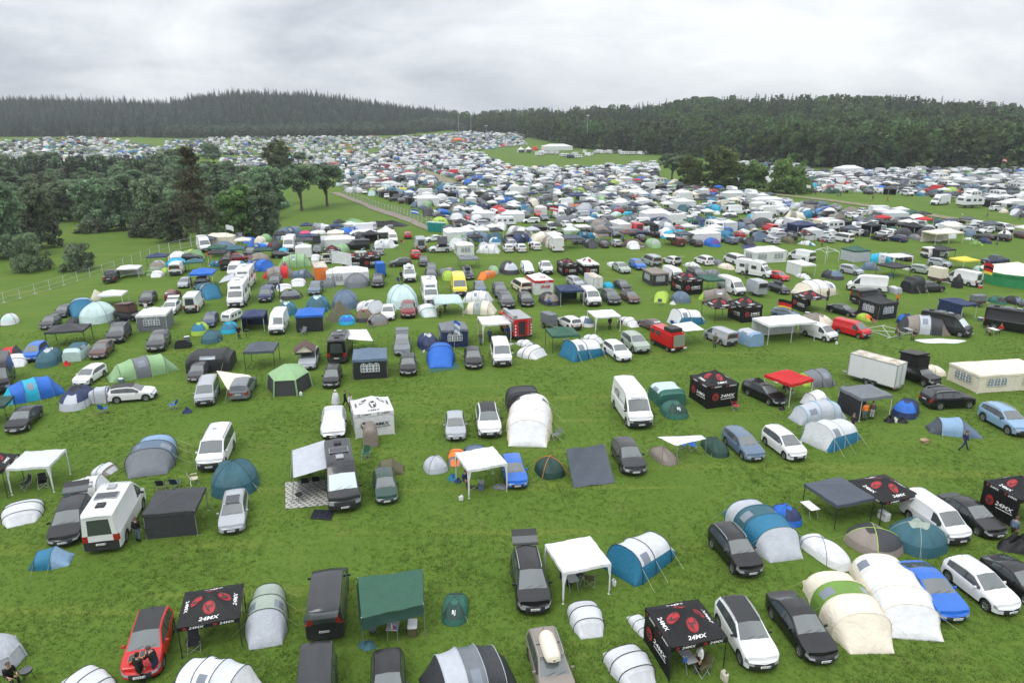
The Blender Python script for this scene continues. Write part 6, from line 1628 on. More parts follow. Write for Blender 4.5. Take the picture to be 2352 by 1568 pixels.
T('tun2', (64, 1250, 172, 1312), 105, 'sea lblue teal', 'small blue tunnel tent', 'small blue tunnel tent before the black estate with open tailgate')
T('popup', (0, 1144, 104, 1214), 30, 'offwhite offwhite', 'white pop-up tent at the left edge', 'white pop-up tent left of the black estate with open tailgate')
T('popup', (140, 1528, 276, 1620), 60, 'offwhite offwhite', 'white pop-up tent by the red hatchback', 'white pop-up tent cut by the lower edge, left of the red hatchback')
T('tun4', (384, 1505, 612, 1640), 75, 'white white navy offwhite pole:navy', 'white and blue tunnel tent', 'white tunnel tent with blue end cut by the lower edge, right of the red hatchback')
T('sun8', (-80, 1452, 62, 1565), 25, 'lgrey', 'grey fabric shelter', 'grey angular sun shelter at the left edge above a seated person', zfree=False)
T('mx', (-90, 1035, 58, 1150), 10, 'black', 'black logo pavilion at the left edge', 'black pavilion with red emblems cut by the edge beside a white pavilion', zfree=False)
T('flat', (12, 1030, 164, 1138), 9, 'offwhite', 'white pavilion', 'white pavilion with arched edge over dark camp gear', zfree=False)
T('popup', (205, 1042, 275, 1096), 80, 'offwhite taupe taupe', 'grey and white pop-up tent', 'grey and white pop-up tent beside the white pavilion with arched edge')
T('tun3', (145, 1086, 266, 1146), 100, 'white white sea offwhite', 'white and blue tunnel tent', 'white tunnel tent with blue end behind the black estate with open tailgate')
T('tun3', (285, 996, 410, 1100), 17, 'lblue steel steel grey door:grey pole:dgrey', 'blue tunnel tent with grey porch', 'light blue tunnel tent with a grey porch alone in the grass')
V('bus', (448, 962, 542, 1080), 10, 'white', 'white minibus', 'darkrails', 'white minibus with a crumpled cover on its roof')
# second near row
V('highvan', (-60, 820, 50, 906), 30, 'black', 'black van at the left edge', '', 'black van cut by the left edge beside the bright blue tunnel tent')
T('tun4', (2, 857, 150, 932), 130, 'blue cyan cyan blue pole:navy', 'bright blue tunnel tent', 'bright blue tunnel tent with light blue bays beside the black van')
V('saloon', (8, 918, 100, 994), 14, 'black', 'black saloon', '', 'black saloon in front of the bright blue tunnel tent')
T('dark', (-70, 908, 42, 985), 18, 'dgreen', 'dark awning', 'dark green open pavilion at the edge beside the black saloon', zfree=False)
V('estate', (166, 836, 246, 886), 2, 'white', 'white estate car', 'aerial', 'white estate car between green tunnel tent and dark dome awning')
T('tun4', (244, 811, 412, 880), 128, 'lgreen grey lgreen lgreen band:moss', 'green tunnel tent with grey bay', 'long green tunnel tent with a grey bay behind the white off-roader')
V('suv', (246, 872, 364, 927), 104, 'white', 'white off-roader seen from the side', 'darkrails darkroof', 'white off-roader seen from the side with awning tent at its tail')
T('domeb', (135, 876, 222, 946), 15, 'navy navy charcoal band:lgrey door:lgrey', 'navy awning dome tent', 'navy awning tent joined to the white off-roader')
T('tail', (203, 884, 258, 928), -75, 'lgrey lgrey', 'grey tailgate hood', 'grey fabric hood joining the white off-roader to the navy tent')
T('cabin', (425, 796, 545, 858), 100, 'charcoal charcoal', 'black rooftop awning tent', 'black rooftop awning tent over a dark grey car')
V('hatch', (430, 830, 482, 876), 10, 'dgrey', 'dark grey hatchback', '', 'dark grey hatchback under the black rooftop awning')
V('bus', (443, 846, 506, 931), 14, 'silver', 'silver minibus', 'rails', 'silver minibus tied to a cream sail')
V('estate', (524, 856, 590, 918), 190, 'grey', 'grey shooting brake', '', 'grey car seen from behind beside the cream sail')
V('estate', (683, 792, 736, 848), 8, 'silver', 'silver car with rooftop tent', '', 'silver car under a brown rooftop tent')
T('dark', (558, 783, 645, 852), 8, 'tarp', 'slate pavilion', 'slate open pavilion with silver cloth beside the green screen tent')
V('mpv', (738, 818, 786, 890), 8, 'black', 'black people carrier', 'darkrails', 'black people carrier beside the blue-grey pavilion with printed windows')
V('highvan', (750, 737, 812, 832), 186, 'black', 'black camper van with solar roof', 'camper', 'black camper van seen from behind with a white awning on its side')
T('walled', (808, 797, 892, 873), 10, 'steel charcoal', 'blue-grey walled pavilion', 'blue-grey walled pavilion with printed windows beside the black people carrier')
V('suv', (914, 800, 960, 862), 8, 'black', 'black compact crossover', '', 'black compact crossover in front of the grey estate with open tailgate')
V('estate', (901, 758, 946, 815), 8, 'grey', 'grey estate with open tailgate', 'gate', 'grey estate with open tailgate behind the black compact crossover')
T('tun2', (979, 784, 1046, 846), 5, 'blue blue grey pole:navy', 'royal blue tunnel tent', 'royal blue tunnel tent on a green groundsheet')
V('hatch', (1062, 792, 1112, 846), 6, 'black', 'black hatchback', '', 'black hatchback with a door open beside the royal blue tent')
V('bus', (1122, 766, 1182, 840), 6, 'white', 'white minibus with black roof', '', 'white minibus with black roof in front of the fire engine')
T('mxwhite', (803, 908, 908, 1008), 18, 'white', 'white logo pavilion', 'white walled pavilion with dark emblems beside the foil covered car', zfree=False)
V('highvan', (742, 1000, 832, 1172), 17, 'charcoal', 'charcoal camper van', 'camper shade', 'charcoal camper van with silver windscreen blind and an awning over a patterned rug')
V('hatch', (854, 1066, 916, 1156), 14, 'dgreen', 'dark green old saloon', '', 'old dark green car in front of an olive tent')
T('tun2', (862, 1048, 930, 1094), 100, 'olive olive', 'olive tent', 'olive tent half hidden behind the old dark green car')
V('hatch', (1018, 928, 1074, 1011), 6, 'silver', 'silver hatchback', '', 'silver hatchback beside a white electric car')
V('suv', (1090, 918, 1155, 1003), 6, 'white', 'white electric crossover', 'darkroof', 'white crossover between silver hatchback and grey and white inflatable tent')
T('geo', (972, 1044, 1030, 1090), 25, 'lgrey', 'small grey tent', 'small pale grey tent left of the orange tent')
T('popup', (1028, 1026, 1068, 1072), 0, 'orange grey grey', 'orange and grey pop-up tent', 'orange pop-up tent behind the flat white pavilion by the blue hatchback')
T('popup', (1066, 1020, 1118, 1056), 10, 'steel steel', 'slate blue pop-up tent', 'slate blue pop-up tent behind the flat white pavilion by the blue hatchback')
T('flat', (1045, 1021, 1166, 1146), 22, 'white', 'flat white pavilion by the blue hatchback', 'flat white pavilion with a seated person beside the bright blue hatchback', zfree=False)
V('hatch', (1150, 1032, 1213, 1121), 8, 'blue', 'bright blue hatchback', '', 'bright blue hatchback beside a flat white pavilion')
T('air', (1162, 900, 1270, 1028), -4, 'white white d:lgrey band:cream pole:cream', 'white and beige inflatable tent', 'white inflatable tent with beige front and a dark grey rear porch')
T('tail', (1160, 884, 1246, 950), 190, 'dgrey dgrey', 'dark grey porch', 'dark grey porch behind the white inflatable tent')
T('geo', (1227, 1045, 1300, 1102), 20, 'dgreen dgreen pole:orange', 'dark olive dome tent', 'dark olive dome tent with orange straps beside the black lean-to')
V('hatch', (1402, 1000, 1486, 1090), 7, 'charcoal', 'charcoal hatchback', 'aerial', 'charcoal hatchback beside the dark lean-to tarpaulin')
V('highvan', (1402, 848, 1502, 981), 7, 'white', 'tall white delivery van', '', 'tall white delivery van with lettered side beside the green cabin tent')
T('cabin', (1488, 876, 1576, 936), 12, 'forest mint c:dgreen', 'green cabin tent', 'green cabin tent with a pale roof beside the tall white delivery van')
T('geo', (1515, 917, 1582, 964), 10, 'forest dgreen', 'small green dome tent', 'small green dome tent with white mark before the green cabin tent')
T('mxw', (1581, 838, 1698, 940), 17, 'black black', 'black walled logo pavilion', 'black walled pavilion with red emblems beside the green cabin tent', zfree=False)
V('estate', (1702, 868, 1808, 931), 26, 'black', 'black sports estate', '', 'black estate with luggage on its roof beside the red pavilion')
T('geo', (1490, 1003, 1556, 1070), 20, 'taupe', 'brown fishing shelter', 'brown fishing shelter tied to a white sail')
T('geo', (1608, 993, 1676, 1052), 10, 'dgreen', 'dark green fishing shelter', 'dark green ribbed shelter right of the white sail')
V('estate', (1657, 964, 1758, 1058), 11, 'steel', 'slate blue estate car', 'aerial', 'slate blue estate car beside the white compact van')
V('mpv', (1748, 949, 1854, 1057), 13, 'white', 'white compact van', '', 'white compact van beside the white and blue tent')
T('arp', (1835, 960, 1977, 1040), -60, 'offwhite offwhite c:offwhite band:sea pole:lgrey', 'white tent with blue skirt', 'white tent with a blue skirt beside the white compact van')
T('airg', (1809, 916, 1946, 977), 108, 'lgrey lgrey lgrey lgrey pole:cyan', 'grey inflatable tent with cyan beams', 'pale grey inflatable tent with cyan beams behind the white and blue tent')
T('tun2', (1836, 891, 1918, 936), 110, 'white lgrey', 'white tent behind the cyan beams', 'white tent behind the pale grey inflatable tent')
T('leftwall', (1920, 881, 2052, 968), 16, 'grey charcoal', 'grey pavilion with dark side wall', 'grey pavilion with dark side wall and two people inside', zfree=False)
T('domev', (2046, 911, 2112, 964), -40, 'navy blue', 'blue dome tent', 'blue dome tent with orange trim beside the grey pavilion')
T('plain', (1750, 824, 1870, 935), 30, 'red', 'red pavilion', 'red peaked pavilion between black estate and white box trailer', zfree=False)
T('tun3', (1826, 834, 1924, 890), 100, 'grey grey lime grey', 'grey and lime tunnel tent', 'grey tunnel tent with lime front behind the red pavilion')
V('pickup', (2056, 808, 2156, 888), 20, 'black', 'black pickup with hard roof tent', '', 'black pickup carrying an open black roof tent beside the white box trailer')
T('domev', (2118, 817, 2174, 864), 20, 'cream cream', 'cream dome tent', 'cream dome tent behind the black pickup')
T('party', (2172, 823, 2420, 904), 9, 'cream cream', 'beige party tent', 'beige party tent with arched windows beside the black crossover', zfree=False)
V('suv', (2106, 884, 2246, 942), 97, 'black', 'black crossover seen from the side', 'rails', 'black crossover seen from the side in front of the beige party tent')
V('suv', (2244, 914, 2376, 1000), 6, 'lblue', 'light blue crossover', 'rails', 'light blue crossover at the right edge')
T('tun2', (2124, 956, 2258, 1008), 75, 'lblue steel tarp', 'slate blue tunnel tent', 'slate blue tunnel tent behind a walking man in dark clothes')
T('hex', (611, 829, 720, 912), 8, 'lgreen', 'green hexagonal screen tent', 'green hexagonal screen tent beside the silver car with rooftop tent')
# ------------------------------------------------------------------ the rows behind: kind, box in the photograph, heading, colours, description
ROWS = '''
V hatch 90,715,142,756 12 dgrey|dark grey hatchback
V hatch 125,699,168,730 12 dgrey|dark grey hatchback
T tun3 157,682,224,730 30 sea lblue mint sea|teal tunnel tent
T domeb 180,691,270,746 12 mint mint mint pole:grey|big mint dome tent
T domes 150,724,186,752 12 dgrey dgrey|small dark dome tent
T plain 222,665,298,706 12 white|white pavilion
V estate 262,702,332,738 70 dgrey|dark car under brown roof tent
V hatch 316,673,364,702 14 black|black hatchback
T whitewalled 310,704,402,763 12 white grey|white and grey striped pavilion
V saloon 368,686,418,724 12 white gate|white electric saloon with open boot
V hatch 377,663,416,690 190 dred|red hatchback
V highvan 419,662,470,717 193 white|white high roof van
T dark 100,745,217,800 14 dgrey|large dark awning pavilion
V mpv 55,774,106,830 14 blue|blue people carrier
T domev 80,786,146,846 20 teal teal lgrey|dark teal dome tent
T cabin 142,776,210,832 12 mint teal|mint cabin tent
V hatch 203,776,264,824 12 brown|brown hatchback
V suv 240,742,305,788 14 dgrey rails|dark grey off-roader
V suv 330,757,398,808 14 dgrey|charcoal crossover
T shelter 400,769,442,802 15 charcoal grey|round black beach shelter
T tun3 -30,780,64,835 110 dgrey red grey|grey tunnel tent with red front
T popup 0,810,70,848 30 white white|white pop-up tent
T domes 0,718,46,748 20 white mint|small white dome tent
V pickup 234,618,276,650 200 black|black pickup with open back
T half 266,608,330,640 14 white white|white pavilion over a table
T popup 333,616,362,635 10 moss green|green pop-up tent
T popup 345,620,381,638 10 white white|white pop-up tent
T domes 368,611,392,630 10 lime lime|lime dome tent
V van 386,602,428,632 195 white|white panel van
T dome 342,596,384,620 15 sage taupe|sage dome tent
T dome 380,591,430,614 15 cyan cyan|cyan dome tent
T dark 335,580,392,612 15 navy|navy pavilion
T domeb 386,576,432,600 15 white white|white dome tent
T tun3 415,569,472,598 60 lgreen lime|pale green tunnel tent
V hatch 420,579,464,600 100 black|black hatchback with roof box
V highvan 442,554,494,580 30 white|white high roof van by the fence
T plain 432,614,502,662 12 blue|blue pavilion
V hatch 407,633,442,662 12 silver|silver hatchback
V estate 441,634,486,664 14 black|black estate
T dark 424,592,474,626 14 teal|teal pavilion
T tun3 448,646,510,690 40 sea teal|teal tunnel tent
T dark 474,560,524,592 12 green|green pavilion
T dark 519,562,567,597 12 teal|dark teal pavilion
T plain 537,544,580,572 12 cream|cream pavilion
T popup 556,543,590,560 12 blue blue|blue tarpaulin tent
T domeb 583,540,612,561 12 cream beige|pale dome tent
T tun3 585,549,625,572 70 white cyan|white and cyan tunnel tent
T dark 629,529,671,562 12 charcoal|black peaked pavilion
T domeb 612,546,650,577 12 dgrey dgrey|large dark grey tent
V highvan 646,548,684,578 10 white|white high camper van
T plain 688,529,715,553 12 pink|pink pavilion
T plain 686,536,730,562 12 navy|navy pavilion
T plain 713,528,748,552 12 white|white pavilion with green side
T whitewalled 751,526,792,558 12 cream|cream walled pavilion
T marquee 802,518,868,552 14 white|long white marquee
T pagoda 866,518,908,549 12 white|white pagoda tent
T dark 673,545,722,574 12 dgrey|dark grey pavilion
T cabin 731,541,768,567 12 lgrey lgrey|pale grey cabin tent
V estate 779,536,806,560 10 black roofbox|black car with roof box
V van 789,548,850,575 -80 black|black van seen from the side
T tun4 853,545,912,571 80 white white sea offwhite band:sea|white tunnel tent with blue skirt
V van 890,539,915,560 12 white|white van
V suv 926,527,946,549 190 red|red jeep
T tun3 683,556,720,588 10 cream moss|beige tunnel tent with green roof
T mx 742,562,784,602 14 black|black logo pavilion
T mxw 785,577,833,619 12 black black|black walled logo pavilion
T mxw 829,574,876,618 12 black black|black walled logo pavilion
X caravan 814,569,850,592 100 white|white caravan
V estate 851,566,884,586 200 silver|silver estate
T tun4 638,580,718,614 100 lgreen lgreen|big green tunnel tent
T tun4 559,584,635,624 70 blue navy grey|big blue tunnel tent
V hatch 731,579,767,605 195 white gate|white hatchback with open tailgate
T popup 713,582,738,600 12 white white|white pop-up tent
T tun4 603,604,678,641 105 taupe taupe red red|red and taupe tunnel tent
T tun3 667,612,718,640 90 steel steel|slate tunnel tent
X boxtrailer 715,610,755,647 200 orange|yellow box trailer
T party 748,610,849,657 14 white white|white party tent with arched windows
T domeb 790,626,850,662 15 grey grey|large grey dome tent
T dome 740,638,772,661 15 grey grey|grey dome tent
X bluetrailer 857,608,890,642 20 blue|blue covered trailer
V suv 851,626,884,660 8 black|black off-roader
V suv 895,585,942,614 -75 dgrey rails|dark off-roader seen from the side
T popup 667,638,705,659 12 white white|white pop-up tent
V suv 706,634,742,678 8 steel rails|slate off-roader
V bus 591,646,632,694 10 navy|navy minibus
V motorhome 515,642,580,706 12 white|white motorhome
V motorhome 535,612,590,668 12 white|white motorhome
V van 519,609,558,638 14 white|white van
V suv 613,621,650,662 10 black|black off-roader
T dome 640,664,696,689 15 dgrey grey pole:lime|grey dome tent with lime seams
T popup 633,650,673,670 20 white white|white flysheet tent
T dome 636,683,682,727 10 sea teal mint|teal dome tent
T dome 701,676,758,720 10 sea teal mint|teal dome tent
T domeb 762,661,824,712 10 steel steel|large slate tent
T tepee 746,686,817,741 10 olive olive|brown tepee tent
T tun3 815,671,888,722 60 white white sea offwhite band:sea|white tunnel tent with blue skirt
T domeb 887,645,962,711 12 mint mint|big pale mint tent
V hatch 872,694,910,735 8 white|white hatchback
V suv 917,688,957,730 8 dred|dark red off-roader
T domes 815,710,857,741 10 dgrey olive pole:orange|dark dome tent with orange seams
T domes 843,720,893,748 15 taupe grey|taupe dome tent
T domes 777,722,817,747 10 cyan blue|bright blue dome tent
T frontwall 677,705,750,764 10 blue charcoal|blue pavilion with dark wall
V highvan 616,692,663,767 9 white|white high roof van
T half 552,707,618,764 10 navy navy|navy pavilion
T domes 506,737,550,767 12 cyan sea|light blue dome tent
X caravan 507,704,557,748 -10 white|white caravan
V estate 462,711,504,752 12 navy|dark blue estate
T domes 438,737,482,772 12 lime sea|lime and teal dome tent
T domes 461,756,512,790 12 teal teal|dark teal dome tent
V pickup 529,587,563,604 100 dred|dark red pickup
V van 498,591,540,620 200 black|black van
T tun3 479,581,524,614 80 sea teal mint|teal tunnel tent
T dome 517,574,553,594 12 taupe taupe|taupe dome tent
T domes 540,598,566,618 12 cyan sea|turquoise dome tent
V saloon 559,571,591,590 12 charcoal|charcoal saloon
T dark 580,571,628,595 12 dgreen|dark green pavilion
V estate 631,575,670,594 100 black|black estate
T domes 637,568,664,584 12 cyan cyan|cyan dome tent
V highvan 948,532,981,578 192 silver|silver camper with raised roof
V suv 983,556,1038,581 -82 white rails|white off-roader seen from the side
V saloon 979,535,1013,556 -60 white|white saloon
T whitewalled 1043,553,1090,588 14 white|white walled pavilion
T tun4 1093,550,1151,583 80 white white c:white band:sea|white tunnel tent with blue skirt
T dome 1122,544,1153,564 12 white sea|white and blue dome tent
V hatch 1153,558,1180,580 190 white|white hatchback seen from behind
V hatch 1181,557,1211,580 190 white|white hatchback seen from behind
V hatch 1217,551,1244,575 190 white|white hatchback seen from behind
V suv 1156,547,1181,564 190 brown|brown jeep
V mpv 1157,526,1207,550 -80 black|black compact van
T plain 1204,519,1241,550 12 lgrey|pale grey pavilion
T tun3 1245,536,1295,574 15 taupe beige|beige tunnel tent
T dark 1288,536,1339,573 12 tarp|slate pavilion
T tun3 1337,540,1373,572 10 dgrey dgrey|dark grey tunnel tent
V hatch 1373,547,1399,570 190 dgrey|dark grey hatchback
V suv 1400,547,1429,568 190 silver|silver off-roader
T flat 1316,515,1358,543 12 white|white pavilion
T tun4 1351,514,1401,545 15 taupe taupe|large taupe tunnel tent
T popup 1212,547,1235,567 12 white white|white pop-up tent
V hatch 940,573,968,595 192 red|red hatchback
V suv 960,583,986,612 10 black|black off-roader with roof rack
T dark 1051,585,1101,618 12 grey|grey pavilion
V bus 920,600,961,648 10 white roofbox|white minibus with roof box
V hatch 977,603,1006,630 10 dgrey|dark grey hatchback
V hatch 975,616,1005,642 10 dgrey|dark grey hatchback
T tun3 1004,607,1055,636 80 grey taupe|grey tunnel tent
T domes 1014,619,1045,645 10 lime lime|lime green tent
V highvan 1034,628,1076,680 8 yellow|yellow high roof van
V estate 1059,605,1090,642 8 dgrey roofbox|dark estate with roof box
T tun3 1095,606,1141,644 -30 orange orange|orange tunnel tent
T domes 1121,604,1148,630 12 sage lgreen|pale green dome tent
T domeb 1146,594,1193,632 12 dgrey lgrey|grey dome tent
V van 1196,591,1226,631 10 white shade|white van with windscreen blind
V pickup 1236,585,1271,630 5 white|white pickup with black stripes
T mxw 1278,582,1328,635 12 black black|black walled logo pavilion
T mxw 1323,581,1377,635 12 white black v:white|white roofed logo pavilion
V motorhome 966,634,1009,699 10 white|white motorhome
V hatch 1087,649,1118,674 8 steel|slate hatchback
V suv 1129,645,1168,684 9 dgrey|dark grey crossover
V suv 1141,667,1184,708 9 dgrey|dark grey crossover
V hatch 1186,666,1229,704 9 black|black hatchback
V bus 1173,627,1221,672 200 cream|old cream camper bus
T walledred 1208,618,1272,678 16 white white v:red|white and red advertising pavilion
X boxtrailer2 1341,618,1386,664 195 white|white box trailer
V estate 1302,637,1342,660 20 silver|silver estate
T half 1273,652,1342,703 10 navy dgreen|navy pavilion
V van 1328,650,1385,703 9 white|white panel van
T domev 1236,669,1288,703 20 dgrey taupe|grey dome tent
T event 994,675,1065,728 10 mint|mint arched shelter
T tun4 1062,679,1143,724 80 cream sage|cream tunnel tent with sage roof
T tun4 1060,663,1135,698 80 white white band:sea|white and blue tunnel tent
T popup 954,695,1006,730 20 white mint|white pop-up tent
X fireengine 1146,700,1222,778 200 red|red fire engine
T flat 1096,723,1175,787 12 white|white pavilion beside the fire engine
T walled 1006,735,1077,800 12 grey navy|grey pavilion with navy walls
T dome 957,761,1012,806 20 navy navy lgrey|navy dome tent
T popup 1182,771,1231,801 40 white white|white pop-up tent
T popup 1182,778,1258,826 50 white white sea|white and blue pop-up tent
X greytrailer 1241,722,1283,760 30 grey|grey covered trailer
V suv 1278,719,1337,759 205 white|white off-roader seen from behind
T dark 1251,749,1333,812 12 green|dark green pavilion
T arp 1282,777,1392,832 -60 white white c:sea band:sea|white tent with dark blue skirt
T popup 1335,762,1387,791 40 white white|white pop-up tent
T dome 1327,718,1366,752 15 white steel|white and grey dome tent
T flat 1348,710,1427,764 12 white|white pavilion with people
V estate 1384,769,1452,829 16 white|white estate
V suv 1377,655,1429,700 10 dgrey|dark grey off-roader
T domes 1383,646,1411,664 12 cyan cyan|cyan dome tent
T popup 1393,596,1417,614 12 white white|white pop-up tent
V saloon 1404,592,1450,628 14 sage|grey green saloon
V hatch 1444,590,1485,620 14 blue|blue hatchback
V bus 1473,578,1520,612 195 silver rails|silver minibus
V suv 1522,585,1571,610 200 white gate|white crossover with open tailgate
T popup 1567,592,1611,616 40 white white|white pop-up tent
V mpv 1594,582,1641,610 198 white|white people carrier
T dome 1633,585,1662,610 20 grey grey|grey dome tent
T domev 1648,595,1688,620 40 cream beige|cream tent
V bus 1661,572,1711,608 195 white|white camper bus with raised roof
T party 1706,564,1809,606 14 white white|long white party tent
V van 1808,562,1875,602 207 white|white van with painted rear window
V motorhome 1694,588,1772,640 42 white|white motorhome seen from the side
X horsetrailer 1712,624,1765,679 195 silver|silver horse trailer
V hatch 1767,613,1814,646 20 red|red hatchback
T half 1805,590,1874,637 14 white white|white pavilion
V estate 1761,646,1815,676 18 black roofbox|black estate with roof box
V highvan 1646,622,1714,679 18 white|white high roof camper van
T walled 1474,602,1537,658 12 taupe dgrey|taupe walled pavilion
V highvan 1524,607,1570,654 14 white|white high roof van
T mxw 1539,622,1616,679 16 black black|black walled logo pavilion
T dark 1599,626,1666,676 14 green|green pavilion
V suv 1575,608,1627,644 14 black rails|black off-roader
T tun4 1610,608,1659,638 60 grey grey|grey tunnel tent
T tun2 1501,667,1538,697 -20 lime lime|lime green tunnel tent
T dome 1540,667,1587,697 20 steel steel|slate blue dome tent
T tun3 1604,662,1682,694 75 taupe taupe lime taupe|taupe and lime tunnel tent
V saloon 1411,634,1448,668 12 charcoal|charcoal saloon
V hatch 1424,657,1471,697 14 brown darkroof|brown small car with dark roof
T mx 1609,682,1695,742 16 black|black logo pavilion
T mxw 1670,679,1753,742 16 black black|black walled logo pavilion
T mxh 1815,665,1902,720 16 black black|black logo pavilion
T arp 1530,707,1621,752 -70 white white c:white band:sea|white tunnel tent with blue skirt
V saloon 1471,724,1522,762 203 brown|old brown saloon with painted rear window
X oldfirevan 1492,738,1578,808 203 red|old red fire van
V van 1615,736,1695,794 203 silver|silver panel van
T awn 1689,736,1755,798 200 lblue lgrey|blue-grey awning tent
T partyopen 1723,721,1877,792 14 white white|long white open pavilion
V van 1838,717,1922,785 30 white|white van beside the long white pavilion
T popup 1418,721,1469,753 20 white white|white pop-up tent
V suv 1423,754,1496,811 15 sage|sage green crossover
V hatch 1776,703,1835,735 60 steel|slate hatchback
T domeb 1834,703,1919,762 20 taupe beige|beige dome tent
T air 1813,622,1925,684 -70 white cream band:cream|white and cream inflatable tent
T popup 1825,622,1864,642 20 white white|white pop-up tent
T dark 1420,526,1462,556 12 brown|brown pavilion
V suv 1459,533,1482,556 190 charcoal|charcoal jeep
T popup 1435,552,1471,573 5 white white|white pop-up tent
T tun2 1426,547,1486,569 80 brown olive|dark brown low tent
T dome 1480,542,1520,570 12 lgreen sage|pale green dome tent
V bus 1542,536,1573,566 188 dred|old red bus
V suv 1581,543,1615,567 192 dgrey|dark grey off-roader
T whitewalled 1607,512,1657,551 14 white|white walled pavilion
T dome 1615,539,1656,568 15 blue purple blue|blue and purple dome tent
T dome 1648,525,1689,550 15 sea teal|teal dome tent
V suv 1662,540,1696,562 195 steel|slate off-roader
V hatch 1683,526,1711,547 195 red|red hatchback
T tun3 1693,533,1735,564 10 dgrey charcoal red|dark tunnel tent with red patch
V van 1721,523,1761,548 195 black|black van
V van 1759,520,1802,545 195 white|white van
V estate 1751,538,1794,561 200 silver|silver estate
T domes 1793,538,1826,560 12 olive olive|olive dome tent
T mx 1820,523,1873,562 14 black|black logo pavilion
T popup 1831,545,1875,565 40 white sea|white and blue pop-up tent
T walled 1803,510,1882,543 14 navy charcoal|navy walled pavilion
V suv 1513,518,1544,538 192 blue|bright blue crossover
V highvan 1447,508,1475,536 190 red|red camper van
T dark 1567,499,1607,528 12 green|green pavilion
T tun4 1666,505,1719,530 70 steel charcoal|dark mesh tunnel tent
T domeb 1725,499,1777,524 12 dgrey red|grey and red dome tent
T domeb 1776,501,1815,524 12 white lime|white dome tent
V estate 1879,535,1916,558 200 silver|silver estate
V bus 1909,524,1963,557 205 white|old white minibus
V suv 1957,521,1980,542 195 white|white off-roader
T popup 1891,516,1927,539 12 white white|white pop-up tent
T toilet 1981,520,1998,545 12 charcoal|black toilet tent
V hatch 2001,525,2045,554 200 black gate|black hatchback with open tailgate
V mpv 2042,531,2085,557 200 navy|navy people carrier
T mxw 2065,501,2125,543 16 black black|black walled logo pavilion
T domes 2084,530,2117,552 12 grey taupe|grey dome tent
T partyopen 2113,525,2216,562 14 cream cream|cream open party tent
T party 2152,508,2213,533 14 white white|white party tent
V suv 2210,516,2244,536 195 silver|silver off-roader
T dark 2239,506,2306,535 16 tarp|slate pavilion
T popup 2213,528,2238,552 40 white sea|white and blue pop-up tent
V estate 2233,530,2285,552 205 charcoal|charcoal estate
V mpv 2277,528,2321,555 205 black|black people carrier
T popup 2224,546,2260,565 70 moss lime|green pop-up tent
T domes 2243,539,2279,560 20 navy dgrey|navy dome tent
V van 2101,556,2192,594 108 white|white van seen from the side
T mxplain 2119,562,2197,598 16 charcoal charcoal|black pavilion before the white van
T striped 1929,563,2000,603 16 green lgrey|green pavilion with striped walls
T tun3 1989,566,2050,606 60 cyan lgrey lgrey|cyan and grey tunnel tent
V estate 2041,575,2099,600 205 charcoal|charcoal estate
T flat 2019,588,2099,616 16 white|white pavilion
T dark 2009,601,2094,640 22 charcoal|black pavilion with gold print
V mpv 1929,599,1982,633 30 silver|silver compact van
T tun2 1974,600,2024,622 70 steel grey|slate tunnel tent
T popup 2072,606,2111,624 30 white lgrey|white pop-up tent
V suv 2098,598,2142,632 40 sage|grey green off-roader
V suv 2134,592,2184,616 35 silver|silver off-roader
T plain 2176,588,2252,622 14 yellow|yellow pavilion
V pickup 2252,588,2320,612 110 navy|navy pickup
T domes 2232,601,2264,624 14 mint sage|mint dome tent
T round 2245,598,2425,665 0 cream pgreen pgreen|round cream pavilion with green walls
V highvan 1942,614,2042,673 -112 white|white van with a red stripe
T awn 2039,627,2071,676 20 lgrey offwhite|clear walled awning tent
T tail 2066,631,2126,675 -75 charcoal charcoal|black tailgate tent
V suv 2100,637,2172,673 100 charcoal rails|charcoal off-roader seen from the side
X cattletrailer 2128,603,2186,657 25 brown|brown trailer with cream cover
V highvan 2180,605,2248,658 205 white|white high roof van
T toilet 2184,627,2213,663 14 charcoal|black toilet tent
T domev 1885,617,1939,644 20 dgrey steel moss|slate dome tent with green top
V van 1938,659,2050,700 110 black|black van seen from the side
T walled 1968,677,2065,736 20 charcoal charcoal|black walled pavilion
V saloon 1902,696,1970,728 30 black|black saloon
V van 1911,711,2001,778 32 red|bright red van
T domes 1966,713,2004,739 20 lime orange|lime and orange tent
V highvan 2110,688,2236,775 40 black camper shade|black camper van with windscreen blind
T tun4 2058,703,2185,772 70 taupe lgrey dgrey dgrey|grey awning tent with pale panels
T domes 2058,718,2106,748 70 navy blue|blue dome tent
T half 2150,672,2247,733 18 navy navy|navy pavilion with one wall
X greytrailer 2225,679,2272,706 100 brown|low trailer with white lid
V highvan 2257,686,2405,771 48 black camper|black camper van
T domev 2268,676,2312,700 20 forest charcoal|teal dome tent
T domev 2300,672,2360,704 20 charcoal steel|charcoal dome tent
'''
PT['walledred'] = gazebo('pavilion', rise=.7, walls='frlb', val=.35, wallkind='a')
PT['mxplain'] = gazebo('pavilion', rise=.7, walls='rb', legs='black')
PT['striped'] = gazebo('pavilion', rise=.65, walls='frlb', legs='pole')
smt = small_trailer(.95)
XT = {'caravan': caravan(), 'boxtrailer': box_trailer(), 'bluetrailer': small_trailer(1.35), 'greytrailer': smt, 'horsetrailer': horse_trailer(), 'cattletrailer': small_trailer(1.5), 'fireengine': fire_engine(), 'oldfirevan': old_fire_van()}
XT['boxtrailer2'] = XT['boxtrailer']
BT2 = {'bluetrailer': 'blue', 'greytrailer': 'grey', 'cattletrailer': 'cream', }
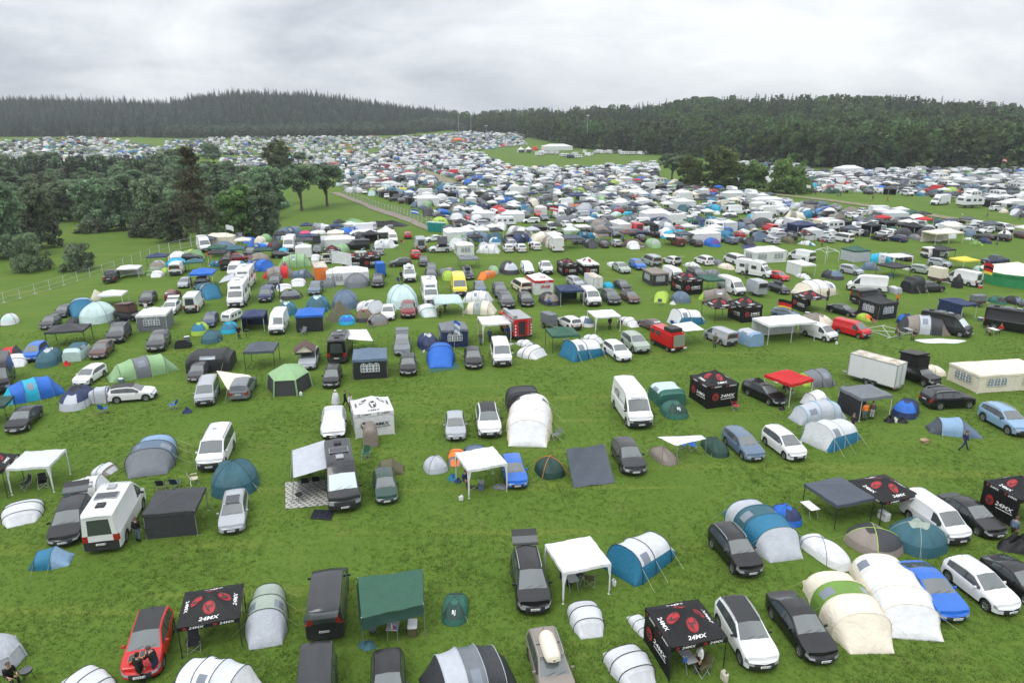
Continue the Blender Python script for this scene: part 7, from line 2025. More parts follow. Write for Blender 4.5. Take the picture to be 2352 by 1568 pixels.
def X(kind, bb, h, col, desc, label=None, group=None, real=None):
 pr = XT[kind]
 loc, rz, s = fit(pr, bb, h, real=real or (.45, 1.1))
 return spawn(pr, loc, rz, s, dict(a=CO[col], b=CO[BT2.get(kind, col)]), desc, label, group or {'caravan': 'caravans on the camp meadow'}.get(pr.name, 'trailers on the camp meadow'), far=(bb[3] < 552))
BYDESC = {}
for ln in ROWS.strip().splitlines():
 head, desc = ln.split('|'); f = head.split()
 bb = tuple(float(q) for q in f[2].split(',')); h = float(f[3])
 if f[0] == 'V':
  o = V(f[1], bb, h, f[4], desc, ' '.join(f[5:]), box='charcoal' if 'white' not in desc else 'white')
 elif f[0] == 'T': o = T(f[1], bb, h, f[4:], desc)
 else: o = X(f[1], bb, h, f[4], desc)
 BYDESC.setdefault(desc, o)
o = X('boxtrailer', (1943, 794, 2075, 896), 216, 'white', 'white box trailer with twin axle', 'big white box trailer with stained roof and two rear doors', real=(.8, 1.15))
o.scale.z *= 1.22
# ------------------------------------------------------------------ sails, awnings and tarpaulins
def thing(name, cat, label, loc, group=None):
 o = obj(name, None, loc); tagobj(o, label, cat, group); THINGS.append(dict(o=o, loc=tuple(loc), desc=label, label=label, kind=cat)); return o
def prim(mb, name, mat, root, col=None, smooth=50):
 v = Vector(root.location); mb.v = [tuple(Vector(p) - v) for p in mb.v]
 o = obj(name, mb.mesh(name, mat, smooth), parent=root)
 if col: o.color = CO[col] if isinstance(col, str) else col
 return o
def sail(name, cat, label, pts, col, feet=(), sag=.15, noise=.02, polemat='metal'):
 """pts: four corners as (u, v, height); feet: (corner, u, v) a pole from that corner to the ground"""
 P = [AT(*p) for p in pts]; r = thing(name, cat, label, (P[0].x, P[0].y, hterrain(P[0].x, P[0].y)))
 prim(sheet(P, name, 12, 10, sag, noise=noise), 'canopy', 'cloth', r, col)
 for i, u, v in feet:
  mb = MB(); g = Vector(G(u, v)); mb.tube([g, P[i] + Vector((0, 0, .08))], .03, 6); prim(mb, 'pole', polemat, r)
 return r, P
r, P = sail('tarpaulin_shelter', 'shelter', 'green tarpaulin stretched over two steel poles beside the dark van', [(822, 1326, 1.95), (970, 1306, 1.95), (973, 1388, 1.95), (830, 1420, 1.95)], 'green', [(3, 836, 1484), (2, 976, 1458)], .35, .05)
fl = [P[3], P[2], P[2] + Vector((0, -.15, -.5)), P[3] + Vector((0, -.15, -.55))]; prim(sheet(fl, 'f', 12, 4, .1, noise=.05), 'front_flap', 'cloth', r, 'dgreen')
fl = [P[0], P[3], P[3] + Vector((-.12, 0, -.7)), P[0] + Vector((-.1, 0, -.6))]; prim(sheet(fl, 'f', 8, 4, .1, noise=.04), 'side_flap', 'cloth', r, 'dgreen')
for i in (0, 1): mb = MB(); mb.tube([P[i], (P[i].x, P[i].y, hterrain(P[i].x, P[i].y))], .03, 6); prim(mb, 'pole', 'metal', r)
sail('lean_to', 'shelter', 'dark grey lean-to tarpaulin sloping to the ground beside the charcoal hatchback', [(1301, 1031, 1.9), (1388, 1020, 1.9), (1413, 1108, .04), (1318, 1120, .04)], 'tarp', [(0, 1306, 1088), (1, 1396, 1078)], .5, .07)
sail('sun_sail', 'sail', 'white sail tied between two fishing shelters', [(1510, 1003, 1.7), (1611, 999, 1.7), (1622, 1007, 1.5), (1552, 1023, 1.5)], 'white', [(3, 1558, 1066), (2, 1620, 1046)], .4)
sail('sun_sail', 'sail', 'cream sail stretched between silver minibus and grey car', [(497, 851, 1.9), (572, 861, 1.35), (578, 866, 1.3), (523, 895, 1.25)], 'cream', [(3, 516, 927)], .3)
r, P = sail('awning', 'awning', 'pale grey awning on the side of the charcoal camper van', [(746, 1010, 2.3), (752, 1074, 2.3), (674, 1097, 1.95), (671, 1034, 1.95)], 'lgrey', [(2, 672, 1150), (3, 668, 1098)], .06, .008)
fl = [P[3], P[2], P[2] + Vector((-.1, 0, -1.2)), P[3] + Vector((-.1, 0, -1.5))]; prim(sheet(fl, 'f', 8, 6, .05), 'side_wall', 'cloth', r, 'lgrey')
sail('awning', 'awning', 'white awning on a black camper van seen from behind', [(794, 757, 2.3), (800, 779, 2.3), (857, 783, 2.0), (842, 756, 2.0)], 'white', [(2, 858, 803)], .05, .008)
sail('awning', 'awning', 'white awning between old red fire van and silver panel van', [(1543, 744, 2.2), (1588, 738, 2.0), (1618, 757, 1.9), (1573, 761, 2.2)], 'white', [(2, 1620, 792)], .05, .01)
sail('awning', 'awning', 'grey awning on the nearer white motorhome', [(537, 627, 2.4), (541, 640, 2.4), (502, 650, 2.0), (515, 635, 2.0)], 'lgrey', [(2, 503, 672)], .05, .01)
sail('awning', 'awning', 'cream awning on the old red bus', [(1522, 537, 1.9), (1550, 538, 2.0), (1550, 545, 2.0), (1526, 544, 1.9)], 'cream', [(3, 1527, 560)], .05, .01)
sail('tarpaulin', 'tarpaulin', 'orange tarpaulin beside the green pavilion by the fence', [(474, 577, 1.2), (505, 574, 1.2), (506, 583, .3), (474, 588, .3)], 'orange', [], .1)
sail('tarpaulin', 'tarpaulin', 'pinkish tarpaulin beside a white pavilion near the wire fence', [(217, 664, 2.0), (236, 674, 1.8), (228, 692, .3), (206, 690, .3)], 'cream', [], .1)
# patterned rug before the camper
m, nt, b = nodes('woven_rug'); tc = N(nt, 'ShaderNodeTexCoord'); mp = N(nt, 'ShaderNodeMapping'); mp.inputs['Rotation'].default_value = (0, 0, R(45)); mp.inputs['Scale'].default_value = (1, 1, 1); nt.links.new(tc.outputs['Object'], mp.inputs[0])
ck = N(nt, 'ShaderNodeTexWave'); ck.wave_type = 'BANDS'; ck.bands_direction = 'X'; ck.inputs['Scale'].default_value = .9; c2 = N(nt, 'ShaderNodeTexWave'); c2.bands_direction = 'Y'; c2.inputs['Scale'].default_value = .9
nt.links.new(mp.outputs[0], ck.inputs[0]); nt.links.new(mp.outputs[0], c2.inputs[0]); mm = N(nt, 'ShaderNodeMath', operation='MAXIMUM'); nt.links.new(ck.outputs['Fac'], mm.inputs[0]); nt.links.new(c2.outputs['Fac'], mm.inputs[1])
s1 = N(nt, 'ShaderNodeMath', operation='MULTIPLY'); s1.inputs[1].default_value = 2; nt.links.new(mm.outputs[0], s1.inputs[0]); s2 = N(nt, 'ShaderNodeMath', operation='FRACT'); nt.links.new(s1.outputs[0], s2.inputs[0]); s3 = N(nt, 'ShaderNodeMath', operation='GREATER_THAN'); s3.inputs[1].default_value = .5; nt.links.new(s2.outputs[0], s3.inputs[0])
mx_ = N(nt, 'ShaderNodeMixRGB'); mx_.inputs[1].default_value = (.04, .04, .045, 1); mx_.inputs[2].default_value = (.5, .49, .46, 1); nt.links.new(s3.outputs[0], mx_.inputs[0]); nt.links.new(mx_.outputs[0], b.inputs['Base Color']); b.inputs['Roughness'].default_value = .9
P = [AT(655, 1107, .03), AT(748, 1101, .03), AT(753, 1159, .03), AT(656, 1168, .03)]; r = thing('rug', 'rug', 'black and white patterned rug under the camper awning', P[0]); prim(sheet(P, 'rug', 8, 8, 0, noise=.006), 'rug_weave', m, r)
def patch(name, cat, label, pts, col, mat='cloth'):
 P = [AT(u, v, .03) for u, v in pts]; r = thing(name, cat, label, P[0]); prim(sheet(P, name, 8, 6, 0, noise=.012), name + '_cloth', mat, r, col)
patch('groundsheet', 'groundsheet', 'bright green groundsheet before the royal blue tunnel tent', [(985, 838), (1050, 832), (1056, 846), (988, 856)], 'green')
patch('groundsheet', 'groundsheet', 'navy sheet on the grass behind the long white party tent', [(1701, 563), (1735, 560), (1739, 569), (1704, 571)], 'navy')
def solar(label, pts, lift, n, border=None):
 P = [AT(u, v, lift) for u, v in pts]; r = thing('solar_panel', 'solar panel', label, P[0])
 mb = MB(); a, b_, c, d = P; up = Vector((0, 0, .03))
 mb.add([a, b_, c, d, a + up, b_ + up, c + up, d + up], [(4, 5, 6, 7), (0, 1, 5, 4), (1, 2, 6, 5), (2, 3, 7, 6), (3, 0, 4, 7)]); prim(mb, 'frame', 'cloth', r, border or 'charcoal', 0)
 for i in range(n):
  t0, t1 = (i + .06) / n, (i + .94) / n; u2 = Vector((0, 0, .037)); q = lambda t, s_: (a.lerp(b_, t)).lerp(d.lerp(c, t), s_) + u2
  mb = MB(); mb.add([q(t0, .06), q(t1, .06), q(t1, .94), q(t0, .94)], [(0, 1, 2, 3)]); prim(mb, 'cells', 'solar', r, None, 0)
solar('folding solar panel lying on the grass below the charcoal camper van', [(722, 1170), (766, 1171), (761, 1194), (712, 1190)], .05, 3)
solar('orange edged folding solar panel on the bonnet of the red hatchback', [(297, 1505), (348, 1486), (345, 1502), (292, 1524)], 1.0, 4, 'orange')
solar('row of dark solar panels on the grass before a big mint tent', [(250, 738), (292, 731), (294, 740), (252, 748)], .06, 4)
# ------------------------------------------------------------------ flags, ladders, roof tents, heaps
def flag(label, u, v, h, cols, wdt=1.6, ht=1.0, vert=False, side=1):
 g = Vector(G(u, v)); r = thing('flagpole', 'flag', label, g); mb = MB(); mb.tube([(0, 0, 0), (0, 0, h)], .035, 6); obj('pole', mb.mesh('pole', 'metal'), parent=r)
 n = len(cols)
 f0 = None
 for i, c in enumerate(cols):
  mb = MB(); vs = []
  for k in range(9):
   t = k / 8; y = .12 * math.sin(t * 6); dz = -.35 * t * t
   for q in (0, 1):
    zz = h - .1 - ht * (i + q) / n
    vs.append((side * t * wdt, y, zz + dz))
  mb.add(vs, [(2 * k, 2 * k + 1, 2 * k + 3, 2 * k + 2) for k in range(8)]); o = obj('flag_cloth', mb.mesh('flag_cloth', 'cloth', 60), parent=r); o.color = CO[c]
flag('white flag on a pole among the tents near the wood', 524, 568, 4.8, ['white', 'white', 'white'])
flag('tall pole with a white flag before the brown tepee', 772, 738, 9.5, ['white', 'white'], 2.6, 1.6)
flag('blue and white flag beside the grey pavilion with navy walls', 1044, 802, 3.6, ['blue', 'white', 'lblue', 'white'], .7, 1.5)
flag('black red and gold flag beside the slate hatchback', 1783, 728, 2.6, ['black', 'red', 'yellow'], 1.9, 1.3)
flag('pole with a small black red and gold flag before the round pavilion', 2246, 680, 5.2, ['red', 'black', 'red', 'yellow'], 1.5, 1.6)
flag('blue flag with white cross bars beside the gravel road', 946, 527, 5, ['blue', 'white', 'blue'], 1.8, 1.1)
flag('white flag with dark ring by the small path', 1850, 447, 3.5, ['white', 'white'], 1.6, 1.0); flag('red and white flag at the far right camp block', 2296, 404, 8, ['red', 'white', 'red'], 2, 1.3)
flag('red and white flag over the crowded middle camp', 1275, 470, 7, ['red', 'white', 'red'], 1.8, 1.1); flag('striped red and blue flag over the crowded middle camp', 1262, 520, 5.5, ['navy', 'red', 'white', 'red'], 2.2, 1.5)
def rooftent(label, u, v, z, w, l, h, col, gable=True, h_=12, col2='cream'):
 p = AT(u, v, z); r = thing('roof_tent', 'roof tent', label, p); r.rotation_euler.z = face_dir(h_)
 me = rbox((0, 0, .12), (l, w, .24), .04, 2, 'base', 'black'); obj('base', me, parent=r)
 if gable:
  mb = MB(); vs = [(sx * l * .5, sy * w * .5, .24) for sx in (1, -1) for sy in (1, -1)] + [(l * .5, 0, h), (-l * .5, 0, h)]
  mb.add(vs, [(0, 1, 4), (3, 2, 5), (0, 4, 5, 2), (1, 3, 5, 4)]); o = obj('tent_body', mb.mesh('tent_body', 'cloth', 20), parent=r); o.color = CO[col2]
  mb = MB(); e = .22
  mb.add([(l * .62, -w * .5 - e, .28), (l * .62, 0, h + .07), (-l * .62, 0, h + .07), (-l * .62, -w * .5 - e, .28), (l * .62, w * .5 + e, .28), (-l * .62, w * .5 + e, .28)], [(0, 1, 2, 3), (1, 4, 5, 2)]); o = obj('flysheet', mb.mesh('flysheet', 'cloth', 20), parent=r); o.color = CO[col]
 else:
  me = rbox((0, 0, h * .5 + .2), (l, w, h), .08, 2, 'tent_body', 'cloth'); o = obj('tent_body', me, parent=r); o.color = CO[col]
  me = rbox((0, 0, h + .28), (l * 1.05, w * 1.05, .16), .05, 2, 'shell_lid', 'plastic'); o = obj('shell_lid', me, parent=r); o.color = CO[col]; o.rotation_euler.y = -.12
 return r
rooftent('brown roof tent with a gable over the silver car', 700, 808, 1.5, 1.9, 1.8, 1.0, 'brown', True, 12)
rooftent('open black hard shell roof tent on the black pickup', 2098, 842, 1.8, 1.7, 2.1, 1.15, 'black', False, 20)
rooftent('brown box shaped roof tent on a dark car beside the mint tent', 292, 718, 1.5, 1.4, 2.4, .95, 'brown', False, 70)
rooftent('dark A-frame roof tent on the white off-roader', 1016, 561, 1.65, 2.2, 1.6, 1.5, 'dgrey', True, -82, 'charcoal')
rooftent('grey roof tent on a car among the back tents', 728, 558, 1.6, 1.5, 2.0, 1.1, 'dgrey', False, 12)
rooftent('raised black roof tent on an off-roader in the back row', 1502, 530, 1.7, 1.4, 2.0, 1.1, 'charcoal', False, 12)
V('suv', (1489, 524, 1516, 546), 190, 'charcoal', 'charcoal off-roader', '', 'charcoal off-roader under a raised black roof tent in the back row')
V('hatch', (716, 560, 740, 582), 12, 'grey', 'grey car', '', 'grey car under a grey roof tent among the back tents')
def ladder(u, v, h):
 g = Vector(G(u, v)); r = thing('ladder', 'ladder', 'white ladder leaning on the brown box roof tent', g)
 for sd in (1, -1): mb = MB(); mb.tube([(sd * .2, 0, 0), (sd * .2, .5, h)], .03, 5); obj('rail', mb.mesh('rail', 'pole'), parent=r)
 for k in range(7): mb = MB(); mb.tube([(-.2, .5 * (k + .5) / 7, h * (k + .5) / 7), (.2, .5 * (k + .5) / 7, h * (k + .5) / 7)], .02, 5); obj('rung', mb.mesh('rung', 'pole'), parent=r)
ladder(299, 737, 1.9)
def lump(name, cat, label, u, v, rx, ry, h, col, seed, z=0.0, mat='cloth', rz=0.0):
 p = AT(u, v, z); o = obj(name, heap(name, rx, ry, h, seed, mat=mat), p); o.color = CO[col]; o.rotation_euler.z = rz; tagobj(o, label, cat); THINGS.append(dict(o=o, loc=tuple(p), desc=label, label=label, kind=cat))
lump('tarpaulin', 'tarpaulin', 'crumpled black tarpaulin beside the black coupe at the edge', 2336, 1258, 1.1, .8, .7, 'black', 3)
lump('tent_cloth', 'tent cloth', 'white cloth heaped on the grass before the grey awning tent', 2160, 783, 2.6, 1.1, .18, 'white', 4)
lump('bag', 'bag', 'blue bag left of the flat white pavilion by the blue hatchback', 1040, 1100, .45, .35, .35, 'sea', 5); lump('bag', 'bag', 'navy bag beside the blue bag', 1052, 1106, .3, .25, .25, 'navy', 6)
lump('bag', 'bag', 'grey crumpled cloth beside the leg of the flat white pavilion', 1150, 1119, .55, .35, .22, 'grey', 7); lump('bin_bag', 'bag', 'black bin bag before the grey pavilion with dark side wall', 2044, 968, .45, .4, .5, 'black', 8)
lump('bin_bag', 'bag', 'second black bin bag in the grass by the blue dome tent', 2071, 969, .5, .35, .35, 'black', 9); lump('bag', 'bag', 'dark blue cloth at the foot of the green tarpaulin pole', 843, 1482, .5, .35, .2, 'teal', 10)
lump('cover', 'cover', 'grey cover crumpled on the roof of the white minibus', 494, 990, .55, .5, .22, 'lgrey', 12, 1.9); lump('luggage', 'luggage', 'black and orange luggage strapped to the roof of the black estate', 1741, 876, .5, .5, .3, 'black', 13, 1.45)
lump('silage_heap', 'heap', 'long black sheeted heap with white markings beside the gravel road', 880, 519, 6, 3, 1.0, 'black', 14); lump('bale_heap', 'heap', 'pale green wrapped bales beside the black heap', 812, 513, 3.5, 1.5, 1.2, 'lgreen', 15)
# car under a foil sheet
Vv, sets_, _x, _r = vehicle_mesh(STY['hatch']); rg = random.Random(2)
Vc = [(x * 1.05 + .02 * math.sin(z * 17 + y * 9), y * 1.09 + .03 * math.sin(x * 9 + z * 7), z * 1.03 + .03 + .02 * math.sin(x * 13 + y * 11)) for x, y, z in Vv]
M['foil'] = plain('silver_foil', (.62, .63, .65), .32, metal=.45, bump=.7, bscale=5)
fs = [f for k, q in sets_.items() if k not in ('trim', 'grille') for f in q if min(Vv[i][2] for i in f) > .42]
hp_ = vehicle('hatch', 'car', 'car', ()); cov = Proto('car', 'car', hp_.parts + [Part('foil_cover', sub_mesh(Vc, fs, 'foil_cover', 'foil', 40))])
loc, rz, s = fit(cov, (733, 938, 798, 1008), 12, real=(.92, 1.08)); spawn(cov, loc, rz, s, dict(a=CO['charcoal'], mirror=CO['black']), 'car under a silver foil', 'car wrapped in a crumpled silver foil behind the charcoal camper van', 'cars parked on the camp meadow')
T('toilet', (833, 966, 870, 1028), 12, 'taupe olive', 'camouflage toilet tent', 'narrow brown camouflage tent before the white logo pavilion')
# ------------------------------------------------------------------ furniture
CH, TB, TBW, CB, JR, GR_, BT = chair(), table(), table(1.2, .7, .72, 'white'), cooler(), jerry(), grill(), bottle()
def put(pr, u, v, h, cols, label, group=None, s=1.0, z=0.0):
 p = AT(u, v, z); return spawn(pr, tuple(p), face_dir(h), (s, s, s), {k: CO[c] for k, c in cols.items()}, label, label, group)
for u, v, h, c, l in ((447, 1492, 20, 'charcoal', 'black camping chair under the black pavilion by the red hatchback'), (1354, 1342, 170, 'olive', 'olive camping chair under the flat white pavilion, its back to the tent'), (1328, 1334, 60, 'charcoal', 'black camping chair beside an olive one under the flat white pavilion'), (372, 1124, 190, 'charcoal', 'black high backed chair behind the dark grey pavilion with walls'),
 (404, 1121, 185, 'navy', 'blue camping chair between a black and a beige one'), (447, 1110, 120, 'beige', 'beige camping chair behind the dark grey pavilion with walls'), (703, 1118, 190, 'black', 'black folding chair on the patterned rug'), (728, 1114, 190, 'black', 'second black chair on the patterned rug, nearer the camper'), (1611, 1545, -60, 'olive', 'brown camping chair under the black pavilion with one side wall'),
 (1089, 1122, 180, 'lime', 'chair with a lime green towel under the flat white pavilion'), (1376, 1022, 0, 'navy', None), (1590, 1032, 20, 'blue', 'blue camping chair under the white sail'), (1567, 1030, -20, 'blue', 'second blue chair under the white sail, nearer the brown shelter'), (100, 1118, 30, 'black', 'black chair under the white pavilion with arched edge'), (60, 1122, -30, 'black', 'dark chair in the shade of the white pavilion with arched edge'), (2066, 778, 60, 'black', 'black chair before the heap of white cloth'), (1815, 905, 40, 'black', 'black chair under the red pavilion')):
 if l: put(CH, u, v, h, dict(a=c), l, 'camping chairs')
for pr, u, v, h, l in ((TB, 905, 1456, 0, 'small folding table under the green tarpaulin'), (TBW, 1858, 1182, 15, 'white folding table at the edge of the grey pavilion'), (TB, 1310, 1346, 20, 'low table between the chairs under the flat white pavilion'), (TB, 1790, 892, 100, 'long camp table under the red pavilion'), (TB, 1575, 1530, 20, 'camp table under the black pavilion with one side wall'), (TBW, 2280, 768, 10, 'white table between two seated people'), (TB, 2085, 768, 10, 'camp table before the grey awning tent'), (TB, 1300, 795, 10, 'wooden table under the dark green pavilion'), (TB, 1028, 712, 10, 'table under the mint arched shelter')):
 put(pr, u, v, h, {}, l, 'folding tables')
put(CB, 948, 1452, 5, dict(a='olive', b='offwhite'), 'olive cool box with white lid under the green tarpaulin', 'cool boxes', 1.25); put(CB, 1105, 1121, 0, dict(a='steel', b='grey'), 'blue-grey cool box under the flat white pavilion', 'cool boxes', 1.1); put(CB, 2029, 1192, 15, dict(a='white', b='white'), 'white cool box under the black pavilion', 'cool boxes', 1.2)
put(JR, 1410, 1344, 10, dict(a='white'), 'white water canister at the mouth of the blue tunnel tent', 'canisters'); put(JR, 1663, 1562, 20, dict(a='beige'), 'tan water canister by the leg of the black pavilion', 'canisters', 1.3); put(JR, 2056, 970, 0, dict(a='white'), 'white canister between two bin bags', 'canisters', 1.1)
put(GR_, 66, 1566, 0, {}, 'round kettle grill before the grey sun shelter', 'grills'); put(GR_, 857, 1466, 0, {}, 'small round grill under the green tarpaulin', 'grills', .8); put(GR_, 688, 1152, 0, {}, 'grill on the patterned rug', 'grills', .9); put(GR_, 568, 770, 0, {}, 'grill before the navy pavilion', 'grills')
for u, v, c in ((905, 1456, 'red'), (900, 1454, 'white'), (910, 1457, 'blue'), (1576, 1530, 'blue'), (1570, 1531, 'blue')):
 put(BT, u, v - 12, 0, dict(a=c), {'red': 'red bottle on the small table under the green tarpaulin', 'white': 'white bottle on the small table under the green tarpaulin', 'blue': 'blue bottle on a camp table under a pavilion'}[c], 'bottles', 1.0, .735)
mb = MB(); mb.box((0, 0, .15), (.5, .4, .3)); mb.box((.3, 0, .32), (.25, .4, .02), 0, 0, 0, .5); mb.box((-.3, 0, .32), (.25, .4, .02), 0, 0, 0, -.5)
o = obj('cardboard_box', mb.mesh('cardboard_box', plain('cardboard', (.36, .25, .15), .8), 0), AT(2124, 1016, 0)); o.rotation_euler.z = .4; tagobj(o, 'open cardboard box lying in the grass by the slate tunnel tent', 'box')
# frame of a pavilion without its roof, and one lying on the grass
def frame(label, u, v, rz, flat=False):
 r = thing('bare_pavilion', 'frame', label, AT(u, v, 0)); r.rotation_euler.z = rz; z = .06 if flat else 2.0; q = 1.9 if flat else 1.5
 for sx, sy in ((1, 1), (-1, 1), (-1, -1), (1, -1)):
  mb = MB(); mb.tube([(sx * q, sy * q, 0 if not flat else .05), (sx * q * (1.35 if flat else 1), sy * q, z)], .04, 5); obj('leg', mb.mesh('leg', 'pole'), parent=r)
  nx, ny = -sy, sx
  mb = MB(); mb.tube([(sx * q, sy * q, z), ((sx + nx) / 2 * q + (.2 if flat else 0), (sy + ny) / 2 * q, z + (.02 if flat else .35)), (nx * q, ny * q, z)], .035, 5); obj('truss', mb.mesh('truss', 'pole'), parent=r)
  mb = MB(); mb.tube([(sx * q, sy * q, z), (0, 0, z + (.02 if flat else .8))], .035, 5); obj('rafter', mb.mesh('rafter', 'pole'), parent=r)
frame('bare white pavilion frame without its roof', 1897, 601, .3); frame('white pavilion frame collapsed on the grass beside seated people', 2035, 762, .5, True)
# ------------------------------------------------------------------ people
PP = {k: person_proto(k) for k in ('stand', 'walk', 'bend', 'sit', 'crouch')}; PP['hood'] = person_proto('stand', True); PP['poncho'] = person_proto('walk', True, True)
def person(pose, u, v, h, top, legs, label, hair='brown', far=False, z=0.0, s=1.0):
 spawn(PP[pose], tuple(AT(u, v, z)), face_dir(h), (s, s, s), dict(a=CO[top], b=CO[legs], c=CO['black'], hair=CO[hair]), label, label, 'people on the camp meadow', far=far)
for a in (('hood', 325, 1570, 165, 'black', 'black', 'person in a black hooded jacket with white back print, facing the red bonnet'), ('bend', 362, 1554, -110, 'black', 'navy', 'person in black jacket and blue jeans leaning over the red bonnet'), ('stand', 318, 1244, 180, 'black', 'steel', 'person in black shirt and blue jeans between white camper and dark grey pavilion'),
 ('stand', 304, 1204, 60, 'green', 'beige', 'person in dark green top at the side door of the white camper van'), ('poncho', 772, 936, 80, 'offwhite', 'beige', 'person walking in a pale pink hooded poncho'), ('walk', 794, 936, 100, 'black', 'black', 'person walking in black, between the poncho wearer and the white logo pavilion'),
 ('stand', 806, 945, 60, 'white', 'black', 'person in white shirt and black trousers by the white logo pavilion'), ('stand', 1604, 1543, -80, 'white', 'black', 'person in white shirt under the black pavilion with one side wall'), ('crouch', 2325, 1226, 120, 'steel', 'charcoal', 'person crouching in a grey-blue jacket beside the black saloon'),
 ('walk', 2213, 1034, 80, 'navy', 'navy', 'man walking in dark navy clothes with a white hood'), ('stand', 1957, 992, -60, 'charcoal', 'black', 'person in dark jacket beside the pale grey inflatable tent'), ('stand', 1984, 966, 175, 'orange', 'steel', 'person in orange top and jeans inside the grey pavilion'), ('stand', 2001, 963, 180, 'brown', 'lgrey', 'person in brown jacket inside the grey pavilion'),
 ('sit', 28, 1572, 60, 'black', 'black', 'person in black cap and jacket sitting below the grey sun shelter'), ('sit', 1068, 1116, 40, 'navy', 'charcoal', 'person sitting in the shade of the flat white pavilion by the blue hatchback'), ('sit', 1290, 1340, 60, 'charcoal', 'navy', 'person in dark clothes sitting under the flat white pavilion beside the black people carrier'),
 ('stand', 1104, 793, 150, 'olive', 'steel', 'person in olive jacket at the white pavilion beside the fire engine'), ('stand', 1125, 786, 160, 'navy', 'navy', 'person in navy jacket under the white pavilion beside the fire engine'), ('stand', 1166, 778, -170, 'blue', 'steel', 'person in blue jacket by the fire engine rear'), ('stand', 1400, 757, 20, 'black', 'black', 'person in black under the white pavilion with people'), ('sit', 1425, 752, -40, 'charcoal', 'black', 'person sitting under the white pavilion with people'),
 ('stand', 1217, 576, 20, 'black', 'black', 'person in black beside two white hatchbacks'), ('sit', 2056, 772, 70, 'olive', 'black', 'person seated beside the collapsed pavilion frame'), ('sit', 2100, 780, -60, 'charcoal', 'olive', 'person seated with back to the white cloth heap'), ('sit', 2263, 770, 70, 'taupe', 'olive', 'person seated at the white table, nearer the grey awning tent'), ('sit', 2298, 766, -70, 'red', 'black', 'person in red jacket seated at the white table'),
 ('stand', 1900, 690, 20, 'brown', 'navy', 'person in brown jacket before the white and cream inflatable tent'), ('stand', 2059, 700, 20, 'orange', 'black', 'person in black and orange beside the black walled pavilion'), ('stand', 550, 778, 10, 'black', 'black', 'person in black beside the navy pavilion'), ('stand', 922, 645, 10, 'black', 'black', 'person in black beside the white minibus with roof box'), ('stand', 1508 + 206, 640, 180, 'black', 'navy', 'person in black at the motorhome door'), ('stand', 337, 722, 160, 'white', 'navy', 'person in white shirt beside the brown box roof tent'),
 ('sit', 655, 617, 20, 'pink', 'steel', 'person in pink sitting before the big blue tunnel tent'), ('stand', 1800, 898, 30, 'black', 'black', 'person in black under the red pavilion'), ('stand', 1022, 716, 10, 'black', 'navy', 'person under the mint arched shelter')):
 person(*a)
for u, v, h, c in ((1873, 448, 90, 'black'), (1924, 453, 60, 'olive'), (1930, 453, 60, 'charcoal'), (2004, 460, -90, 'black'), (2038, 463, 30, 'red'), (2209, 503, 40, 'white'), (2266, 501, 180, 'grey'), (2341, 506, 0, 'black'), (1072, 430, 0, 'black'), (1064, 428, 180, 'navy'), (975, 394, 0, 'black'), (962, 389, 30, 'red'), (955, 387, 200, 'black'), (940, 380, 10, 'olive'), (1050, 424, 20, 'black')):
 person('walk', u, v, h, c, 'charcoal', 'person in %s walking on the trodden path through the camp' % {'charcoal': 'dark grey', 'olive': 'olive', 'navy': 'navy'}.get(c, c), far=True)
# ------------------------------------------------------------------ toilets, masts, ride, far marquees
def cabins(label, a, b, n, col, s=1.0):
 P, Q = Vector(G(*a)), Vector(G(*b)); me = rbox((0, 0, 1.05), (1.1, 1.1, 2.1), .05, 2, 'cabin_shell', 'plastic'); mr = rbox((0, 0, 2.18), (1.16, 1.16, .2), .08, 2, 'roof', 'plastic'); md = MB(); md.box((.56, 0, 1.0), (.03, .8, 1.8)); md = md.mesh('door', 'plastic', 0)
 pr = Proto('portable_toilet', 'toilet', [Part('cabin_shell', me, 'a'), Part('roof', mr, 'b'), Part('door', md, 'c')])
 for i in range(n):
  p = P.lerp(Q, i / max(1, n - 1)); spawn(pr, (p.x, p.y, hterrain(p.x, p.y)), face_dir(20), (1, 1, 1), dict(a=CO[col], b=CO['mint'], c=hx('1f8f8a')), 'turquoise toilet', label, 'portable toilets in a row')
CO['turq'] = hx('279c97')
cabins('turquoise portable toilet in the row beside the gravel road', (988, 531), (1018, 533), 7, 'turq'); cabins('turquoise portable toilet in the row before the right wood', (1609, 362), (1637, 363), 9, 'turq')
def mast(label, u, v, h, head=True):
 g = Vector(G(u, v)); r = thing('floodlight_mast', 'mast', label, g, 'masts over the far camp'); mb = MB(); mb.tube([(0, 0, 0), (0, 0, h)], [.35, .18], 8); obj('pole', mb.mesh('pole', 'metal'), parent=r)
 if head:
  for sd in (1, -1): mb = MB(); mb.box((sd * .7, 0, h), (1.1, .5, .8)); obj('lamp_head', mb.mesh('lamp_head', 'pole', 0), parent=r)
mast('tall floodlight mast before the right wood', 1348, 340, 27); mast('thin mast at the gap of the woods', 1054, 325, 26, False); mast('second thin mast right of the woods gap', 1082, 312, 24, False); mast('short lamp mast over the far white camp', 1117, 330, 16)
dist = 1750.0; r = thing('roller_coaster', 'roller coaster', 'thin roller coaster loop rising over the horizon wood', ((1146 - CU) / 1708 * dist, dist, 2)); 
for off in (0, 1.5):
 mb = MB(); mb.tube([(-12 + off, 0, 8), (-12.5 + off, 0, 26), (-8 + off, 0, 36), (0, off, 40), (8, off, 38), (13, off, 30), (16, off, 18), (24, off, 12), (40, off, 14)], .5, 5); obj('track', mb.mesh('track', 'panel_grey'), parent=r)
